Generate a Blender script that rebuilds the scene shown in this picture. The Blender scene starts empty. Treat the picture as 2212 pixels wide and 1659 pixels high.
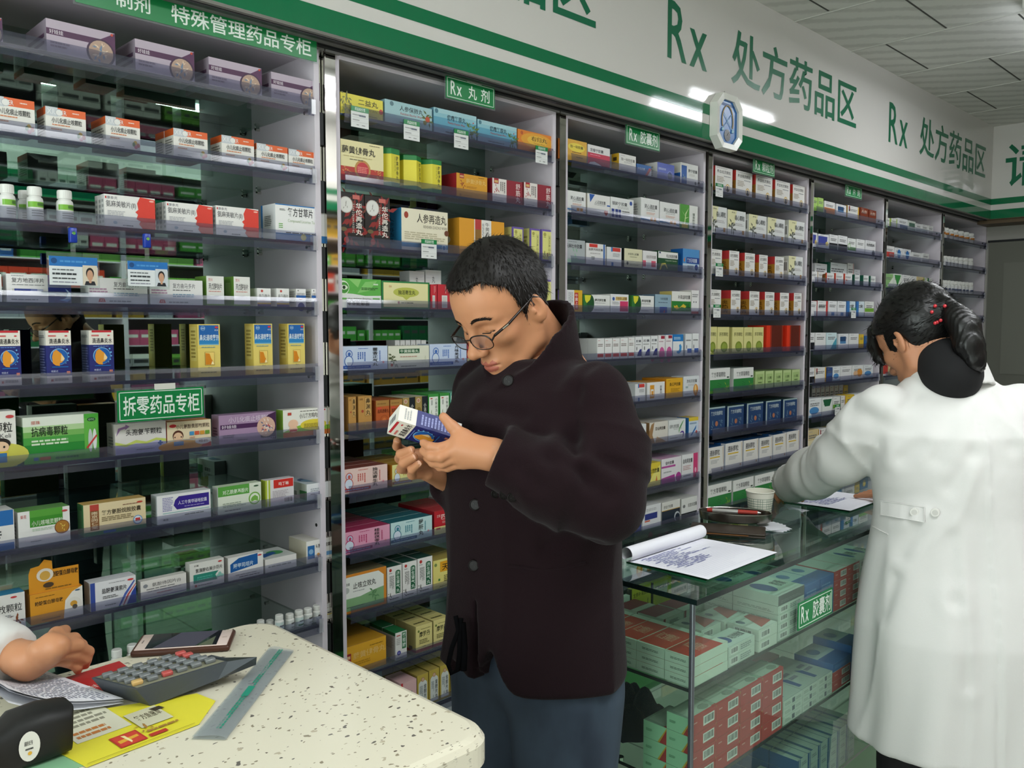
import bpy, bmesh, math, random
import numpy as np
from mathutils import Vector, Matrix
random.seed(7)
C = bpy.context.scene.collection
SC = bpy.context.scene
# ------------------------------------------------------------------ camera
FPX, CX, CY = 1840.0, 1106.0, 829.5
HEAD, PITCH, DIST, CAMZ = math.radians(44.9), math.radians(3.93), 2.004, 1.5
cam_data = bpy.data.cameras.new('camera')
cam_data.sensor_width = 36.0
cam_data.lens = 36.0 * FPX / 2212.0
cam_data.clip_start = 0.05
cam = bpy.data.objects.new('camera', cam_data)
C.objects.link(cam)
cam.location = (0, -DIST, CAMZ)
cam.rotation_euler = (math.pi / 2 - PITCH, 0, -HEAD)
SC.camera = cam
# ------------------------------------------------------------------ daylight, lamps, exposure
SC.view_settings.view_transform = 'Standard'
SC.view_settings.look = 'None'
SC.view_settings.gamma = 1.0
SC.view_settings.use_curve_mapping = False
SC.view_settings.exposure = 0.0
try:
    SC.cycles.use_denoising = True
    SC.cycles.max_bounces = 10
    SC.cycles.diffuse_bounces = 4
    SC.cycles.glossy_bounces = 5
    SC.cycles.transparent_max_bounces = 24
    SC.cycles.caustics_reflective = False
    SC.cycles.caustics_refractive = False
    SC.cycles.sample_clamp_indirect = 6.0
except Exception:
    pass
world = bpy.data.worlds.new('sky')
SC.world = world
world.use_nodes = True
wn = world.node_tree.nodes
bg = wn['Background']
bg.inputs[0].default_value = (0.80, 0.88, 1.0, 1)
bg.inputs[1].default_value = 1.6

def area_light(name, loc, rot, sx, sy, power, col=(1, 1, 1)):
    l = bpy.data.lights.new(name, 'AREA')
    l.shape = 'RECTANGLE'
    l.size, l.size_y, l.energy, l.color = sx, sy, power, col
    o = bpy.data.objects.new(name, l)
    C.objects.link(o)
    o.location = loc
    o.rotation_euler = rot
    return o
TUBE_W = 12.5
# daylight through the shop front (the glazed opening at the street end of the room)
area_light('daylight', (-2.24, -1.36, 1.40), (0, math.radians(-90), 0), 2.3, 2.6, 108, (1.0, 0.985, 0.96))
# ------------------------------------------------------------------ pixel -> place in the room
def ray(px, py):
    u, v = (px - CX) / FPX, (py - CY) / FPX
    fw = math.cos(PITCH) - v * math.sin(PITCH)
    dn = math.sin(PITCH) + v * math.cos(PITCH)
    s, c = math.sin(HEAD), math.cos(HEAD)
    return (u * c + fw * s, -u * s + fw * c, -dn)
def on_y(px, py, y=0.0):
    r = ray(px, py); t = (y + DIST) / r[1]
    return Vector((t * r[0], y, CAMZ + t * r[2]))
def on_x(px, py, x):
    r = ray(px, py); t = x / r[0]
    return Vector((x, -DIST + t * r[1], CAMZ + t * r[2]))
def on_z(px, py, z):
    r = ray(px, py); t = (z - CAMZ) / r[2]
    return Vector((t * r[0], -DIST + t * r[1], z))
def at(px, py, depth):
    r = ray(px, py)
    t = depth / (r[0] * math.sin(HEAD) + r[1] * math.cos(HEAD))
    return Vector((t * r[0], -DIST + t * r[1], CAMZ + t * r[2]))
# ------------------------------------------------------------------ materials
def lin(h):
    h = h.lstrip('#')
    if len(h) == 3: h = ''.join(c * 2 for c in h)
    out = []
    for i in (0, 2, 4):
        c = int(h[i:i + 2], 16) / 255.0
        out.append(c / 12.92 if c <= 0.04045 else ((c + 0.055) / 1.055) ** 2.4)
    return (out[0], out[1], out[2], 1.0)
MATS = {}
def mat(col, rough=0.42, metal=0.0, spec=0.4, name=None):
    key = name or ('print_' + col.lstrip('#') + ('' if rough == 0.42 else '_r%d' % int(rough * 100)) + ('_metal' if metal else ''))
    m = MATS.get(key)
    if m: return m
    m = bpy.data.materials.new(key)
    m.use_nodes = True
    b = m.node_tree.nodes['Principled BSDF']
    b.inputs['Base Color'].default_value = lin(col)
    b.inputs['Roughness'].default_value = rough
    b.inputs['Metallic'].default_value = metal
    b.inputs['Specular IOR Level'].default_value = spec
    MATS[key] = m
    return m
def nodes_of(m): return m.node_tree.nodes, m.node_tree.links
def bump_noise(m, scale, strength, dist=0.002, detail=4, stretch=None, coord='Object'):
    n, l = nodes_of(m)
    b = n['Principled BSDF']
    tc = n.new('ShaderNodeTexCoord'); nz = n.new('ShaderNodeTexNoise'); bp = n.new('ShaderNodeBump')
    nz.inputs['Scale'].default_value = scale; nz.inputs['Detail'].default_value = detail
    bp.inputs['Strength'].default_value = strength; bp.inputs['Distance'].default_value = dist
    if stretch:
        mp = n.new('ShaderNodeMapping'); mp.inputs['Scale'].default_value = stretch
        l.new(tc.outputs[coord], mp.inputs[0]); l.new(mp.outputs[0], nz.inputs['Vector'])
    else:
        l.new(tc.outputs[coord], nz.inputs['Vector'])
    l.new(nz.outputs['Fac'], bp.inputs['Height']); l.new(bp.outputs[0], b.inputs['Normal'])
    return nz
def color_noise(m, c1, c2, scale, lo=0.4, hi=0.6, detail=3, stretch=None):
    n, l = nodes_of(m)
    b = n['Principled BSDF']
    tc = n.new('ShaderNodeTexCoord'); nz = n.new('ShaderNodeTexNoise'); cr = n.new('ShaderNodeValToRGB')
    nz.inputs['Scale'].default_value = scale; nz.inputs['Detail'].default_value = detail
    cr.color_ramp.elements[0].position = lo; cr.color_ramp.elements[0].color = lin(c1)
    cr.color_ramp.elements[1].position = hi; cr.color_ramp.elements[1].color = lin(c2)
    if stretch:
        mp = n.new('ShaderNodeMapping'); mp.inputs['Scale'].default_value = stretch
        l.new(tc.outputs['Object'], mp.inputs[0]); l.new(mp.outputs[0], nz.inputs['Vector'])
    else:
        l.new(tc.outputs['Object'], nz.inputs['Vector'])
    l.new(nz.outputs['Fac'], cr.inputs[0]); l.new(cr.outputs[0], b.inputs['Base Color'])
    return m
def glass_mat(name, tint, gloss=0.06, haze=0.0, hazecol='#ffffff', rough=0.02, gcol='#ffffff'):
    """thin clear sheet: tinted see-through + mirror-like sheen by angle (+ a milky share)"""
    m = bpy.data.materials.new(name); m.use_nodes = True
    n, l = nodes_of(m)
    for x in list(n):
        if x.type == 'BSDF_PRINCIPLED': n.remove(x)
    out = [x for x in n if x.type == 'OUTPUT_MATERIAL'][0]
    tr = n.new('ShaderNodeBsdfTransparent'); tr.inputs[0].default_value = lin(tint)
    gl = n.new('ShaderNodeBsdfGlossy'); gl.inputs['Roughness'].default_value = rough; gl.inputs['Color'].default_value = lin(gcol)
    lw = n.new('ShaderNodeLayerWeight'); lw.inputs['Blend'].default_value = 0.5
    pw = n.new('ShaderNodeMath'); pw.operation = 'POWER'; pw.inputs[1].default_value = 5.0; l.new(lw.outputs['Facing'], pw.inputs[0])
    fr = n.new('ShaderNodeMath'); fr.operation = 'MULTIPLY_ADD'; fr.inputs[1].default_value = 0.9; fr.inputs[2].default_value = gloss; l.new(pw.outputs[0], fr.inputs[0])
    ge = n.new('ShaderNodeNewGeometry'); iv = n.new('ShaderNodeMath'); iv.operation = 'SUBTRACT'; iv.inputs[0].default_value = 1.0; l.new(ge.outputs['Backfacing'], iv.inputs[1])
    mul = n.new('ShaderNodeMath'); mul.operation = 'MULTIPLY'; l.new(fr.outputs[0], mul.inputs[0]); l.new(iv.outputs[0], mul.inputs[1])
    mx = n.new('ShaderNodeMixShader'); l.new(mul.outputs[0], mx.inputs[0])
    src = tr
    if haze > 0:
        df = n.new('ShaderNodeBsdfDiffuse'); df.inputs[0].default_value = lin(hazecol)
        hm = n.new('ShaderNodeMixShader'); hm.inputs[0].default_value = haze
        l.new(tr.outputs[0], hm.inputs[1]); l.new(df.outputs[0], hm.inputs[2]); src = hm
    l.new(src.outputs[0], mx.inputs[1]); l.new(gl.outputs[0], mx.inputs[2])
    l.new(mx.outputs[0], out.inputs['Surface'])
    MATS[name] = m
    return m
def emit_mat(name, col, strength):
    m = bpy.data.materials.new(name); m.use_nodes = True
    b = m.node_tree.nodes['Principled BSDF']
    b.inputs['Base Color'].default_value = lin(col)
    b.inputs['Emission Color'].default_value = lin(col); b.inputs['Emission Strength'].default_value = strength
    MATS[name] = m
    return m
# ------------------------------------------------------------------ text outlines
_tc = bpy.data.curves.new('lettering_source', 'FONT')
_tc.resolution_u = 2
_to = bpy.data.objects.new('lettering_source', _tc)
GLYPH = {}
def glyph(ch, bold=0.0):
    k = (ch, bold)
    if k in GLYPH: return GLYPH[k]
    if _to.name not in C.objects: C.objects.link(_to)
    _tc.body = ch; _tc.offset = bold
    dg = bpy.context.evaluated_depsgraph_get(); dg.update()
    e = _to.evaluated_get(dg); m = e.to_mesh()
    vs = [(v.co.x, v.co.y) for v in m.vertices]
    fs = [tuple(p.vertices) for p in m.polygons]
    e.to_mesh_clear()
    C.objects.unlink(_to)
    if vs:
        x0 = min(v[0] for v in vs); x1 = max(v[0] for v in vs)
    else: x0, x1 = 0, 0.3
    if ord(ch) > 0x2e80: adv = (0.0, 1.0)
    elif not vs: adv = (0.0, 0.32)
    else: adv = (x0 - 0.045, x1 + 0.045)
    GLYPH[k] = (vs, fs, adv)
    return GLYPH[k]
# ------------------------------------------------------------------ mesh builder
class MB:
    def __init__(s):
        s.v = []; s.f = []; s.m = []; s.mats = []; s.sm = []
    def mi(s, m):
        if m not in s.mats: s.mats.append(m)
        return s.mats.index(m)
    def add(s, vs, fs, m, smooth=False):
        o = len(s.v); k = s.mi(m)
        s.v.extend([tuple(v) for v in vs])
        for f in fs:
            s.f.append(tuple(i + o for i in f)); s.m.append(k); s.sm.append(smooth)
        return s
    def box(s, x0, x1, y0, y1, z0, z1, m, faces=None, M=None):
        """faces: optional dict front/back/left/right/top/bottom -> material"""
        vs = [(x0, y0, z0), (x1, y0, z0), (x1, y1, z0), (x0, y1, z0), (x0, y0, z1), (x1, y0, z1), (x1, y1, z1), (x0, y1, z1)]
        if M is not None: vs = [tuple(M @ Vector(v)) for v in vs]
        F = {'bottom': (0, 3, 2, 1), 'top': (4, 5, 6, 7), 'front': (0, 1, 5, 4), 'right': (1, 2, 6, 5), 'back': (2, 3, 7, 6), 'left': (3, 0, 4, 7)}
        o = len(s.v); s.v.extend(vs)
        for k, f in F.items():
            mm = (faces or {}).get(k, m)
            s.f.append(tuple(i + o for i in f)); s.m.append(s.mi(mm)); s.sm.append(False)
        return s
    def rbox(s, x0, x1, y0, y1, z0, z1, m, b=0.003, M=None, seg=2):
        bm = bmesh.new()
        bmesh.ops.create_cube(bm, size=1.0)
        for v in bm.verts:
            v.co = Vector(((x0 + x1) / 2 + v.co.x * (x1 - x0), (y0 + y1) / 2 + v.co.y * (y1 - y0), (z0 + z1) / 2 + v.co.z * (z1 - z0)))
        bmesh.ops.bevel(bm, geom=bm.edges[:], offset=b, segments=seg, affect='EDGES', profile=0.5)
        s.frombm(bm, m, M, True); return s
    def frombm(s, bm, m, M=None, smooth=False):
        bm.verts.index_update()
        vs = [(M @ v.co if M is not None else v.co.copy()) for v in bm.verts]
        s.add(vs, [tuple(v.index for v in f.verts) for f in bm.faces], m, smooth); bm.free()
    def quad(s, a, b, c, d, m): return s.add([a, b, c, d], [(0, 1, 2, 3)], m)
    def cyl(s, p0, p1, r0, r1, m, seg=16, cap=True, smooth=True):
        p0, p1 = Vector(p0), Vector(p1)
        d = (p1 - p0).normalized()
        a = d.orthogonal().normalized(); b = d.cross(a)
        vs = []
        for p, r in ((p0, r0), (p1, r1)):
            for i in range(seg):
                t = 2 * math.pi * i / seg
                vs.append(p + (a * math.cos(t) + b * math.sin(t)) * r)
        fs = [(i, (i + 1) % seg, seg + (i + 1) % seg, seg + i) for i in range(seg)]
        s.add(vs, fs, m, smooth)
        if cap:
            s.add(vs[:seg], [tuple(range(seg))[::-1]], m); s.add(vs[seg:], [tuple(range(seg))], m)
        return s
    def lathe(s, prof, c, m, seg=24, smooth=True, mats=None, sx=1.0, sy=1.0):
        """prof: [(r,z)...] about a vertical axis at c"""
        vs = []
        for r, z in prof:
            for i in range(seg):
                t = 2 * math.pi * i / seg
                vs.append((c[0] + r * math.cos(t) * sx, c[1] + r * math.sin(t) * sy, c[2] + z))
        for k in range(len(prof) - 1):
            fs = [(k * seg + i, k * seg + (i + 1) % seg, (k + 1) * seg + (i + 1) % seg, (k + 1) * seg + i) for i in range(seg)]
            o = len(s.v)
            mm = mats[k] if mats else m
            sub = vs[k * seg:(k + 2) * seg]
            s.add(sub, [tuple(j - k * seg for j in f) for f in fs], mm, smooth)
        return s
    def tube(s, pts, r, m, seg=8, closed=False, cap=True, rad=None):
        pts = [Vector(p) for p in pts]; n = len(pts); vs = []; prev = None
        for i, p in enumerate(pts):
            if closed: d = pts[(i + 1) % n] - pts[i - 1]
            else: d = pts[min(i + 1, n - 1)] - pts[max(i - 1, 0)]
            d = d.normalized() if d.length > 1e-9 else Vector((0, 0, 1))
            a = d.orthogonal().normalized() if prev is None else (prev - d * prev.dot(d)).normalized()
            prev = a; b = d.cross(a)
            rr = rad[i] if rad else r
            for k in range(seg):
                t = 2 * math.pi * k / seg
                vs.append(p + (a * math.cos(t) + b * math.sin(t)) * rr)
        fs = []
        for i in range(n if closed else n - 1):
            j = (i + 1) % n
            for k in range(seg):
                fs.append((i * seg + k, i * seg + (k + 1) % seg, j * seg + (k + 1) % seg, j * seg + k))
        s.add(vs, fs, m, True)
        if cap and not closed:
            s.add(vs[:seg], [tuple(range(seg))[::-1]], m); s.add(vs[-seg:], [tuple(range(seg))], m)
        return s
    def prism(s, pts, n, t, m, mside=None, front=True):
        """flat outline pts (3-D, coplanar) pushed by n*t"""
        pts = [Vector(p) for p in pts]; n = Vector(n); k = len(pts)
        q = [p + n * t for p in pts]
        s.add(pts, [tuple(range(k))], m)
        s.add(q, [tuple(range(k))[::-1]], m)
        for i in range(k):
            j = (i + 1) % k
            s.add([pts[i], q[i], q[j], pts[j]], [(0, 1, 2, 3)], mside or m)
        return s
    def text(s, st, o, u, v, m, x0, y0, x1, y1, bold=0.0, vertical=False, n=None):
        """lettering st stretched into the rectangle x0..x1, y0..y1 of the plane o + u*x + v*y"""
        o, u, v = Vector(o), Vector(u), Vector(v)
        if vertical:
            k = len(st); ch = (y1 - y0) / k
            for i, c in enumerate(st):
                s.text(c, o, u, v, m, x0, y1 - (i + 1) * ch + ch * 0.06, x1, y1 - i * ch - ch * 0.06, bold)
            return s
        gs = [glyph(c, bold) for c in st]
        tot = sum(g[2][1] - g[2][0] for g in gs)
        if tot <= 0: return s
        cjk = any(ord(c) > 0x2e80 for c in st)
        lo, hi = (-0.08, 0.845) if cjk else (-0.01, 0.70)
        kx = (x1 - x0) / tot; ky = (y1 - y0) / (hi - lo)
        cx = x0
        for vs, fs, adv in gs:
            if vs:
                s.add([o + u * (cx + (a - adv[0]) * kx) + v * (y0 + (b - lo) * ky) for a, b in vs], fs, m)
            cx += (adv[1] - adv[0]) * kx
        return s
    def mesh(s, name):
        me = bpy.data.meshes.new(name)
        me.from_pydata(s.v, [], s.f)
        for m in s.mats: me.materials.append(m)
        me.polygons.foreach_set('material_index', s.m)
        me.polygons.foreach_set('use_smooth', s.sm)
        me.update()
        return me
    def build(s, name, parent=None, loc=None):
        o = bpy.data.objects.new(name, s.mesh(name))
        C.objects.link(o)
        if parent is not None: o.parent = parent
        if loc is not None: o.location = loc
        return o
def tag(o, label=None, cat=None, group=None, kind=None):
    if label: o['label'] = label
    if cat: o['category'] = cat
    if group: o['group'] = group
    if kind: o['kind'] = kind
    return o
def empty(name, loc, rz=0.0):
    o = bpy.data.objects.new(name, None); C.objects.link(o)
    o.location = loc; o.rotation_euler = (0, 0, rz); o.empty_display_size = 0.05
    return o
def copy_tree(o, loc, rz=None):
    c = o.copy(); C.objects.link(c); c.location = loc
    if rz is not None: c.rotation_euler = (0, 0, rz)
    for ch in o.children:
        d = ch.copy(); C.objects.link(d); d.parent = c
        for g in ch.children:
            e = g.copy(); C.objects.link(e); e.parent = d
    return c
def shade_auto(o, ang=35):
    me = o.data
    for p in me.polygons: p.use_smooth = True
    try: me.set_sharp_from_angle(angle=math.radians(ang))
    except Exception: pass
ORD = ['zeroth', 'first', 'second', 'third', 'fourth', 'fifth', 'sixth', 'seventh', 'eighth', 'ninth', 'tenth', 'eleventh', 'twelfth', 'thirteenth', 'fourteenth', 'fifteenth', 'sixteenth', 'seventeenth', 'eighteenth', 'nineteenth', 'twentieth']
# ------------------------------------------------------------------ room shell
XW, XE, YB, YO, ZC = -2.1, 6.9, 0.37, -3.25, 2.883
M_white = mat('#d9d6d2', 0.5, name='white_paint')
M_panel = mat('#d3cbd3', 0.35, name='lavender_white_laminate')
M_floor = mat('#b9bcae', 0.25, name='pale_floor_tile')
def tile_floor():
    n, l = nodes_of(M_floor); b = n['Principled BSDF']
    tc = n.new('ShaderNodeTexCoord'); br = n.new('ShaderNodeTexBrick')
    br.offset = 0; br.inputs['Scale'].default_value = 1.0; br.inputs['Brick Width'].default_value = 0.6; br.inputs['Row Height'].default_value = 0.6
    br.inputs['Mortar Size'].default_value = 0.004
    br.inputs['Color1'].default_value = lin('#c3c4b8'); br.inputs['Color2'].default_value = lin('#b8baae'); br.inputs['Mortar'].default_value = lin('#7f8278')
    l.new(tc.outputs['Object'], br.inputs['Vector']); l.new(br.outputs['Color'], b.inputs['Base Color'])
tile_floor()
M_ceil = mat('#d2d2cc', 0.8, name='embossed_ceiling_board')
def ceil_nodes():
    n, l = nodes_of(M_ceil); b = n['Principled BSDF']
    tc = n.new('ShaderNodeTexCoord')
    mp = n.new('ShaderNodeMapping'); mp.inputs['Rotation'].default_value = (0, 0, math.radians(-38)); mp.inputs['Scale'].default_value = (1, 1, 1)
    wv = n.new('ShaderNodeTexWave'); wv.inputs['Scale'].default_value = 2.6; wv.inputs['Distortion'].default_value = 2.2; wv.inputs['Detail'].default_value = 2
    nz = n.new('ShaderNodeTexNoise'); nz.inputs['Scale'].default_value = 38; nz.inputs['Detail'].default_value = 5
    l.new(tc.outputs['Object'], mp.inputs[0]); l.new(mp.outputs[0], wv.inputs['Vector']); l.new(tc.outputs['Object'], nz.inputs['Vector'])
    mx = n.new('ShaderNodeMix'); mx.data_type = 'FLOAT'; mx.inputs[0].default_value = 0.5
    l.new(wv.outputs['Fac'], mx.inputs[2]); l.new(nz.outputs['Fac'], mx.inputs[3])
    cr = n.new('ShaderNodeValToRGB')
    cr.color_ramp.elements[0].position = 0.30; cr.color_ramp.elements[0].color = lin('#c6c6c0')
    cr.color_ramp.elements[1].position = 0.52; cr.color_ramp.elements[1].color = lin('#d8d8d2')
    l.new(mx.outputs[0], cr.inputs[0]); l.new(cr.outputs[0], b.inputs['Base Color'])
    bp = n.new('ShaderNodeBump'); bp.inputs['Strength'].default_value = 0.12; bp.inputs['Distance'].default_value = 0.01
    l.new(mx.outputs[0], bp.inputs['Height']); l.new(bp.outputs[0], b.inputs['Normal'])
ceil_nodes()
def struct(mb, name):
    o = mb.build(name); o['kind'] = 'structure'; return o
b = MB(); b.box(XW - 0.1, XE + 0.1, YO - 0.1, YB + 0.1, -0.1, 0.0, M_floor); struct(b, 'floor')
b = MB(); b.box(XW - 0.1, XE + 0.1, YO - 0.1, YB + 0.1, ZC, ZC + 0.1, M_ceil)
M_groove = mat('#4a4a46', 0.8, name='ceiling_groove_shadow_gap')
M_ridge = mat('#c6c6c0', 0.8, name='ceiling_joint')
for r_i in range(0, 11):
    yy = -0.257 - 0.29 * r_i
    for k in range(-4, 9):
        x0 = (4.33 if r_i % 2 == 0 else 4.93) + 1.2 * k - 0.6 * 0
        if x0 > XW and x0 + 0.58 < XE: b.box(x0, x0 + 0.58, yy - 0.004, yy + 0.004, ZC - 0.0012, ZC + 0.001, M_groove)
for k in range(-10, 9):
    x0 = 4.33 + 0.6 * k
    if XW < x0 < XE: b.box(x0 - 0.006, x0 + 0.006, YO, YB, ZC - 0.003, ZC + 0.001, M_ridge)
struct(b, 'ceiling')
b = MB(); b.box(XW - 0.1, XE + 0.1, YB, YB + 0.1, 0, ZC, M_white); struct(b, 'wall_back')
b = MB(); b.box(XW - 0.1, XE + 0.1, YO - 0.1, YO, 0, ZC, M_white); struct(b, 'wall_opposite')
# street end: wall with the glazed shop front
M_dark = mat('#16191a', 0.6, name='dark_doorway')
b = MB()
b.box(XW - 0.1, XW, YO, -2.75, 0, ZC, M_white); b.box(XW - 0.1, XW, 0.0, YB, 0, ZC, M_white)
b.box(XW - 0.1, XW, -2.75, 0.0, 2.55, ZC, M_white); b.box(XW - 0.1, XW, -2.75, 0.0, 0, 0.12, M_white)
struct(b, 'wall_street')
M_pane = glass_mat('shop_front_glass', '#f4faf8', 0.05)
M_alu = mat('#9b9d9e', 0.3, 0.9, name='aluminium_frame')
b = MB()
for y in (-2.75, -1.84, -0.92, -0.03): b.box(XW - 0.07, XW - 0.02, y, y + 0.03, 0.12, 2.55, M_alu)
for z in (0.12, 1.05, 2.52): b.box(XW - 0.07, XW - 0.02, -2.75, 0.0, z, z + 0.03, M_alu)
wo = struct(b, 'window_1')
b = MB(); b.box(XW - 0.05, XW - 0.044, -2.75, 0.0, 0.13, 2.53, M_pane); b.build('pane', wo)
# far end: wall, dark opening to the back room, grey door
M_greydoor = mat('#6b6c62', 0.55, name='grey_green_door')
M_far = mat('#a9a79f', 0.6, name='far_wall_paint')
b = MB()
b.box(XE, XE + 0.1, YO, -2.1, 0, ZC, M_far); b.box(XE, XE + 0.1, -0.72, YB, 0, ZC, M_far); b.box(XE, XE + 0.1, -2.1, -0.72, 2.2, ZC, M_far)
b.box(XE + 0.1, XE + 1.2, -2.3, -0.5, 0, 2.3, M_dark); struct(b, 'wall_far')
b = MB(); b.box(XE - 0.035, XE - 0.002, -0.72, -0.03, 0.01, 2.10, M_greydoor)
b.box(XE - 0.04, XE - 0.001, -0.74, -0.02, 2.10, 2.115, M_dark)
for z0, z1 in ((0.2, 1.0), (1.15, 1.95)):
    b.box(XE - 0.04, XE - 0.034, -0.62, -0.13, z0, z1, mat('#74756b', 0.5))
d = struct(b, 'door_1')
b = MB(); b.cyl((XE - 0.035, -0.66, 1.0), (XE - 0.09, -0.66, 1.0), 0.011, 0.011, M_alu); b.cyl((XE - 0.085, -0.66, 1.0), (XE - 0.085, -0.56, 1.0), 0.009, 0.008, M_alu)
b.build('door_handle', d)
# ------------------------------------------------------------------ header fascia with lettering
M_fascia = mat('#d5d2cd', 0.06, spec=0.5, name='glossy_white_fascia')
M_green = mat('#0b6e45', 0.06, spec=0.5, name='glossy_green_stripe')
M_gtext = mat('#0f6a49', 0.3, name='green_fascia_lettering')
M_soffit = mat('#6d6a68', 0.5, name='grey_soffit')
M_black = mat('#17191a', 0.5, name='black_trim')
ZB, ZT = 2.246, ZC
XH = 6.655
def fascia_x(name, label, yf, ydir, x0, x1, texts):
    e = tag(empty(name, ((x0 + x1) / 2, yf, ZB)), label, 'header sign')
    e.location = (0, 0, 0)
    b = MB(); y2 = yf + 0.02 * ydir
    b.box(x0, x1, min(yf, y2), max(yf, y2), ZB, ZT, M_fascia); b.build('fascia_board', e)
    b = MB(); t = -0.0012 * ydir
    for z0, z1 in ((ZB, 2.306), (2.344, 2.385)):
        b.box(x0, x1, min(yf + t, yf), max(yf + t, yf), z0, z1, M_green)
    b.build('green_stripe', e)
    for st, a, c in texts:
        b = MB(); b.text(st, (0, yf + t, 0), (1 if ydir > 0 else -1, 0, 0), (0, 0, 1), M_gtext, a, 2.508, c, 2.727, 0.012 if st != 'Rx' else 0.008)
        b.build('lettering', e)
    return e
hd_text = []
for k in (-1, 0, 1):
    dx = 2.096 * k
    hd_text += [('Rx', 2.722 + dx, 3.014 + dx)]
    hd_text.append(('处方药品区', 3.185 + dx, 4.415 + dx))
fascia_x('header_sign', 'long white header above the cabinets with green stripes and repeated Rx lettering', -0.09, 1, -1.5, XH + 0.02, hd_text)
# soffit under the header with its sliding-door track
b = MB()
b.box(-1.5, XH, -0.07, 0.03, ZB - 0.004, ZB + 0.02, M_soffit)
b.box(-1.5, XH, -0.068, -0.052, ZB - 0.008, ZB - 0.003, M_black)
b.box(-1.5, XH, -0.018, -0.004, ZB - 0.010, ZB - 0.003, M_black)
b.box(-1.5, XH, -0.004, 0.02, ZB - 0.016, ZB - 0.003, mat('#8b8988', 0.35))
tag(b.build('trim_1'), kind='structure')
# header on the far end wall
e = tag(empty('end_header_sign', (0, 0, 0)), 'white header on the end wall with green stripes and one large character', 'header sign')
b = MB(); b.box(XH, XH + 0.02, YO + 0.45, -0.09, ZB, ZT, M_fascia); b.build('fascia_board', e)
b = MB()
for z0, z1 in ((ZB, 2.306), (2.344, 2.385)): b.box(XH - 0.0012, XH, YO + 0.45, -0.09, z0, z1, M_green)
b.build('green_stripe', e)
b = MB(); b.text('请', (XH - 0.0014, 0, 0), (0, -1, 0), (0, 0, 1), M_gtext, 0.165, 2.46, 0.44, 2.75, 0.012); b.build('lettering', e)
b = MB(); M_brown = mat('#5b4a33', 0.5, name='brown_lintel')
b.box(XH, XE, YO + 0.45, -0.07, ZB - 0.004, ZB + 0.02, M_brown)
b.box(XH + 0.02, XE, YO + 0.45, 0.0, ZB - 0.03, ZB - 0.004, M_brown); tag(b.build('trim_2'), kind='structure')
# ------------------------------------------------------------------ wall cabinets
SZ = [2.078, 1.898, 1.722, 1.549, 1.374, 1.203, 1.026, 0.852, 0.68, 0.497, 0.32]
X0, WB, DEP, ZCAB = 1.338, 0.938, 0.345, 2.232
def bay_x(k):
    """inside of bay k (1..7): start, inner face of its right-hand side panel"""
    a = X0 + WB * (k - 2)
    return a, a + WB - 0.082
M_mirror = mat('#93a89e', 0.015, 1.0, name='green_tinted_mirror')
M_chrome = mat('#d8d6d0', 0.04, 1.0, name='polished_chrome')
M_shelf = glass_mat('shelf_glass', '#ebf5f0', 0.045)
M_gedge = mat('#233645', 0.2, name='shelf_glass_edge')
M_rail = glass_mat('clear_price_rail', '#dfe0e8', 0.05, 0.10, '#76788e', 0.12)
M_navy = mat('#23263c', 0.35, name='navy_rail_slot')
M_base = mat('#2f7a3c', 0.35, name='green_base_panel')
CAB = ['', 'first', 'second', 'third', 'fourth', 'fifth', 'sixth', 'seventh']
for k in range(1, 8):
    a, c = bay_x(k)
    e = empty('display_cabinet', (a, 0, 0))
    tag(e, 'tall white mirror-backed display cabinet, %s from the street end' % CAB[k], 'cabinet', 'wall cabinets')
    def L(x): return x - a
    b = MB(); b.box(L(c), L(c) + 0.016, 0, DEP, 0, ZCAB, M_panel); b.box(L(a) - 0.014, L(a), 0.004, DEP, 0, ZCAB, M_panel)
    for z in (2.10, 0.95, 0.2): b.cyl((L(c) + 0.0002, 0.022, z), (L(c) - 0.001, 0.022, z), 0.005, 0.005, M_black, 10)
    b.build('side_panel', e)
    b = MB(); b.box(L(a), L(c), DEP - 0.006, DEP, 0.18, ZCAB, M_mirror); b.build('mirror', e)
    b = MB(); b.box(L(a), L(c), 0.0, DEP, ZCAB - 0.012, ZCAB, M_panel); b.build('top_panel', e)
    b = MB(); b.box(L(c) + 0.016, L(c) + 0.028, 0.012, DEP, 0, ZCAB + 0.01, M_chrome)
    for z in [s - 0.06 for s in SZ]: b.box(L(c) + 0.016, L(c) + 0.028, 0.0, 0.012, z - 0.035, z + 0.05, M_black)
    b.build('hinge_slot', e)
    b = MB(); b.box(L(c) + 0.030, L(c) + 0.033, -0.006, 0.03, 0, ZCAB + 0.012, M_chrome)
    b.box(L(c) + 0.033, L(c) + 0.066, -0.002, 0.03, 0, ZCAB + 0.004, M_chrome); b.build('chrome_post', e)
    b = MB(); b.box(L(a), L(c), 0.02, DEP, 0.0, 0.17, M_base); b.box(L(a), L(c), 0.012, DEP, 0.17, 0.20, M_panel); b.build('plinth', e)
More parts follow.
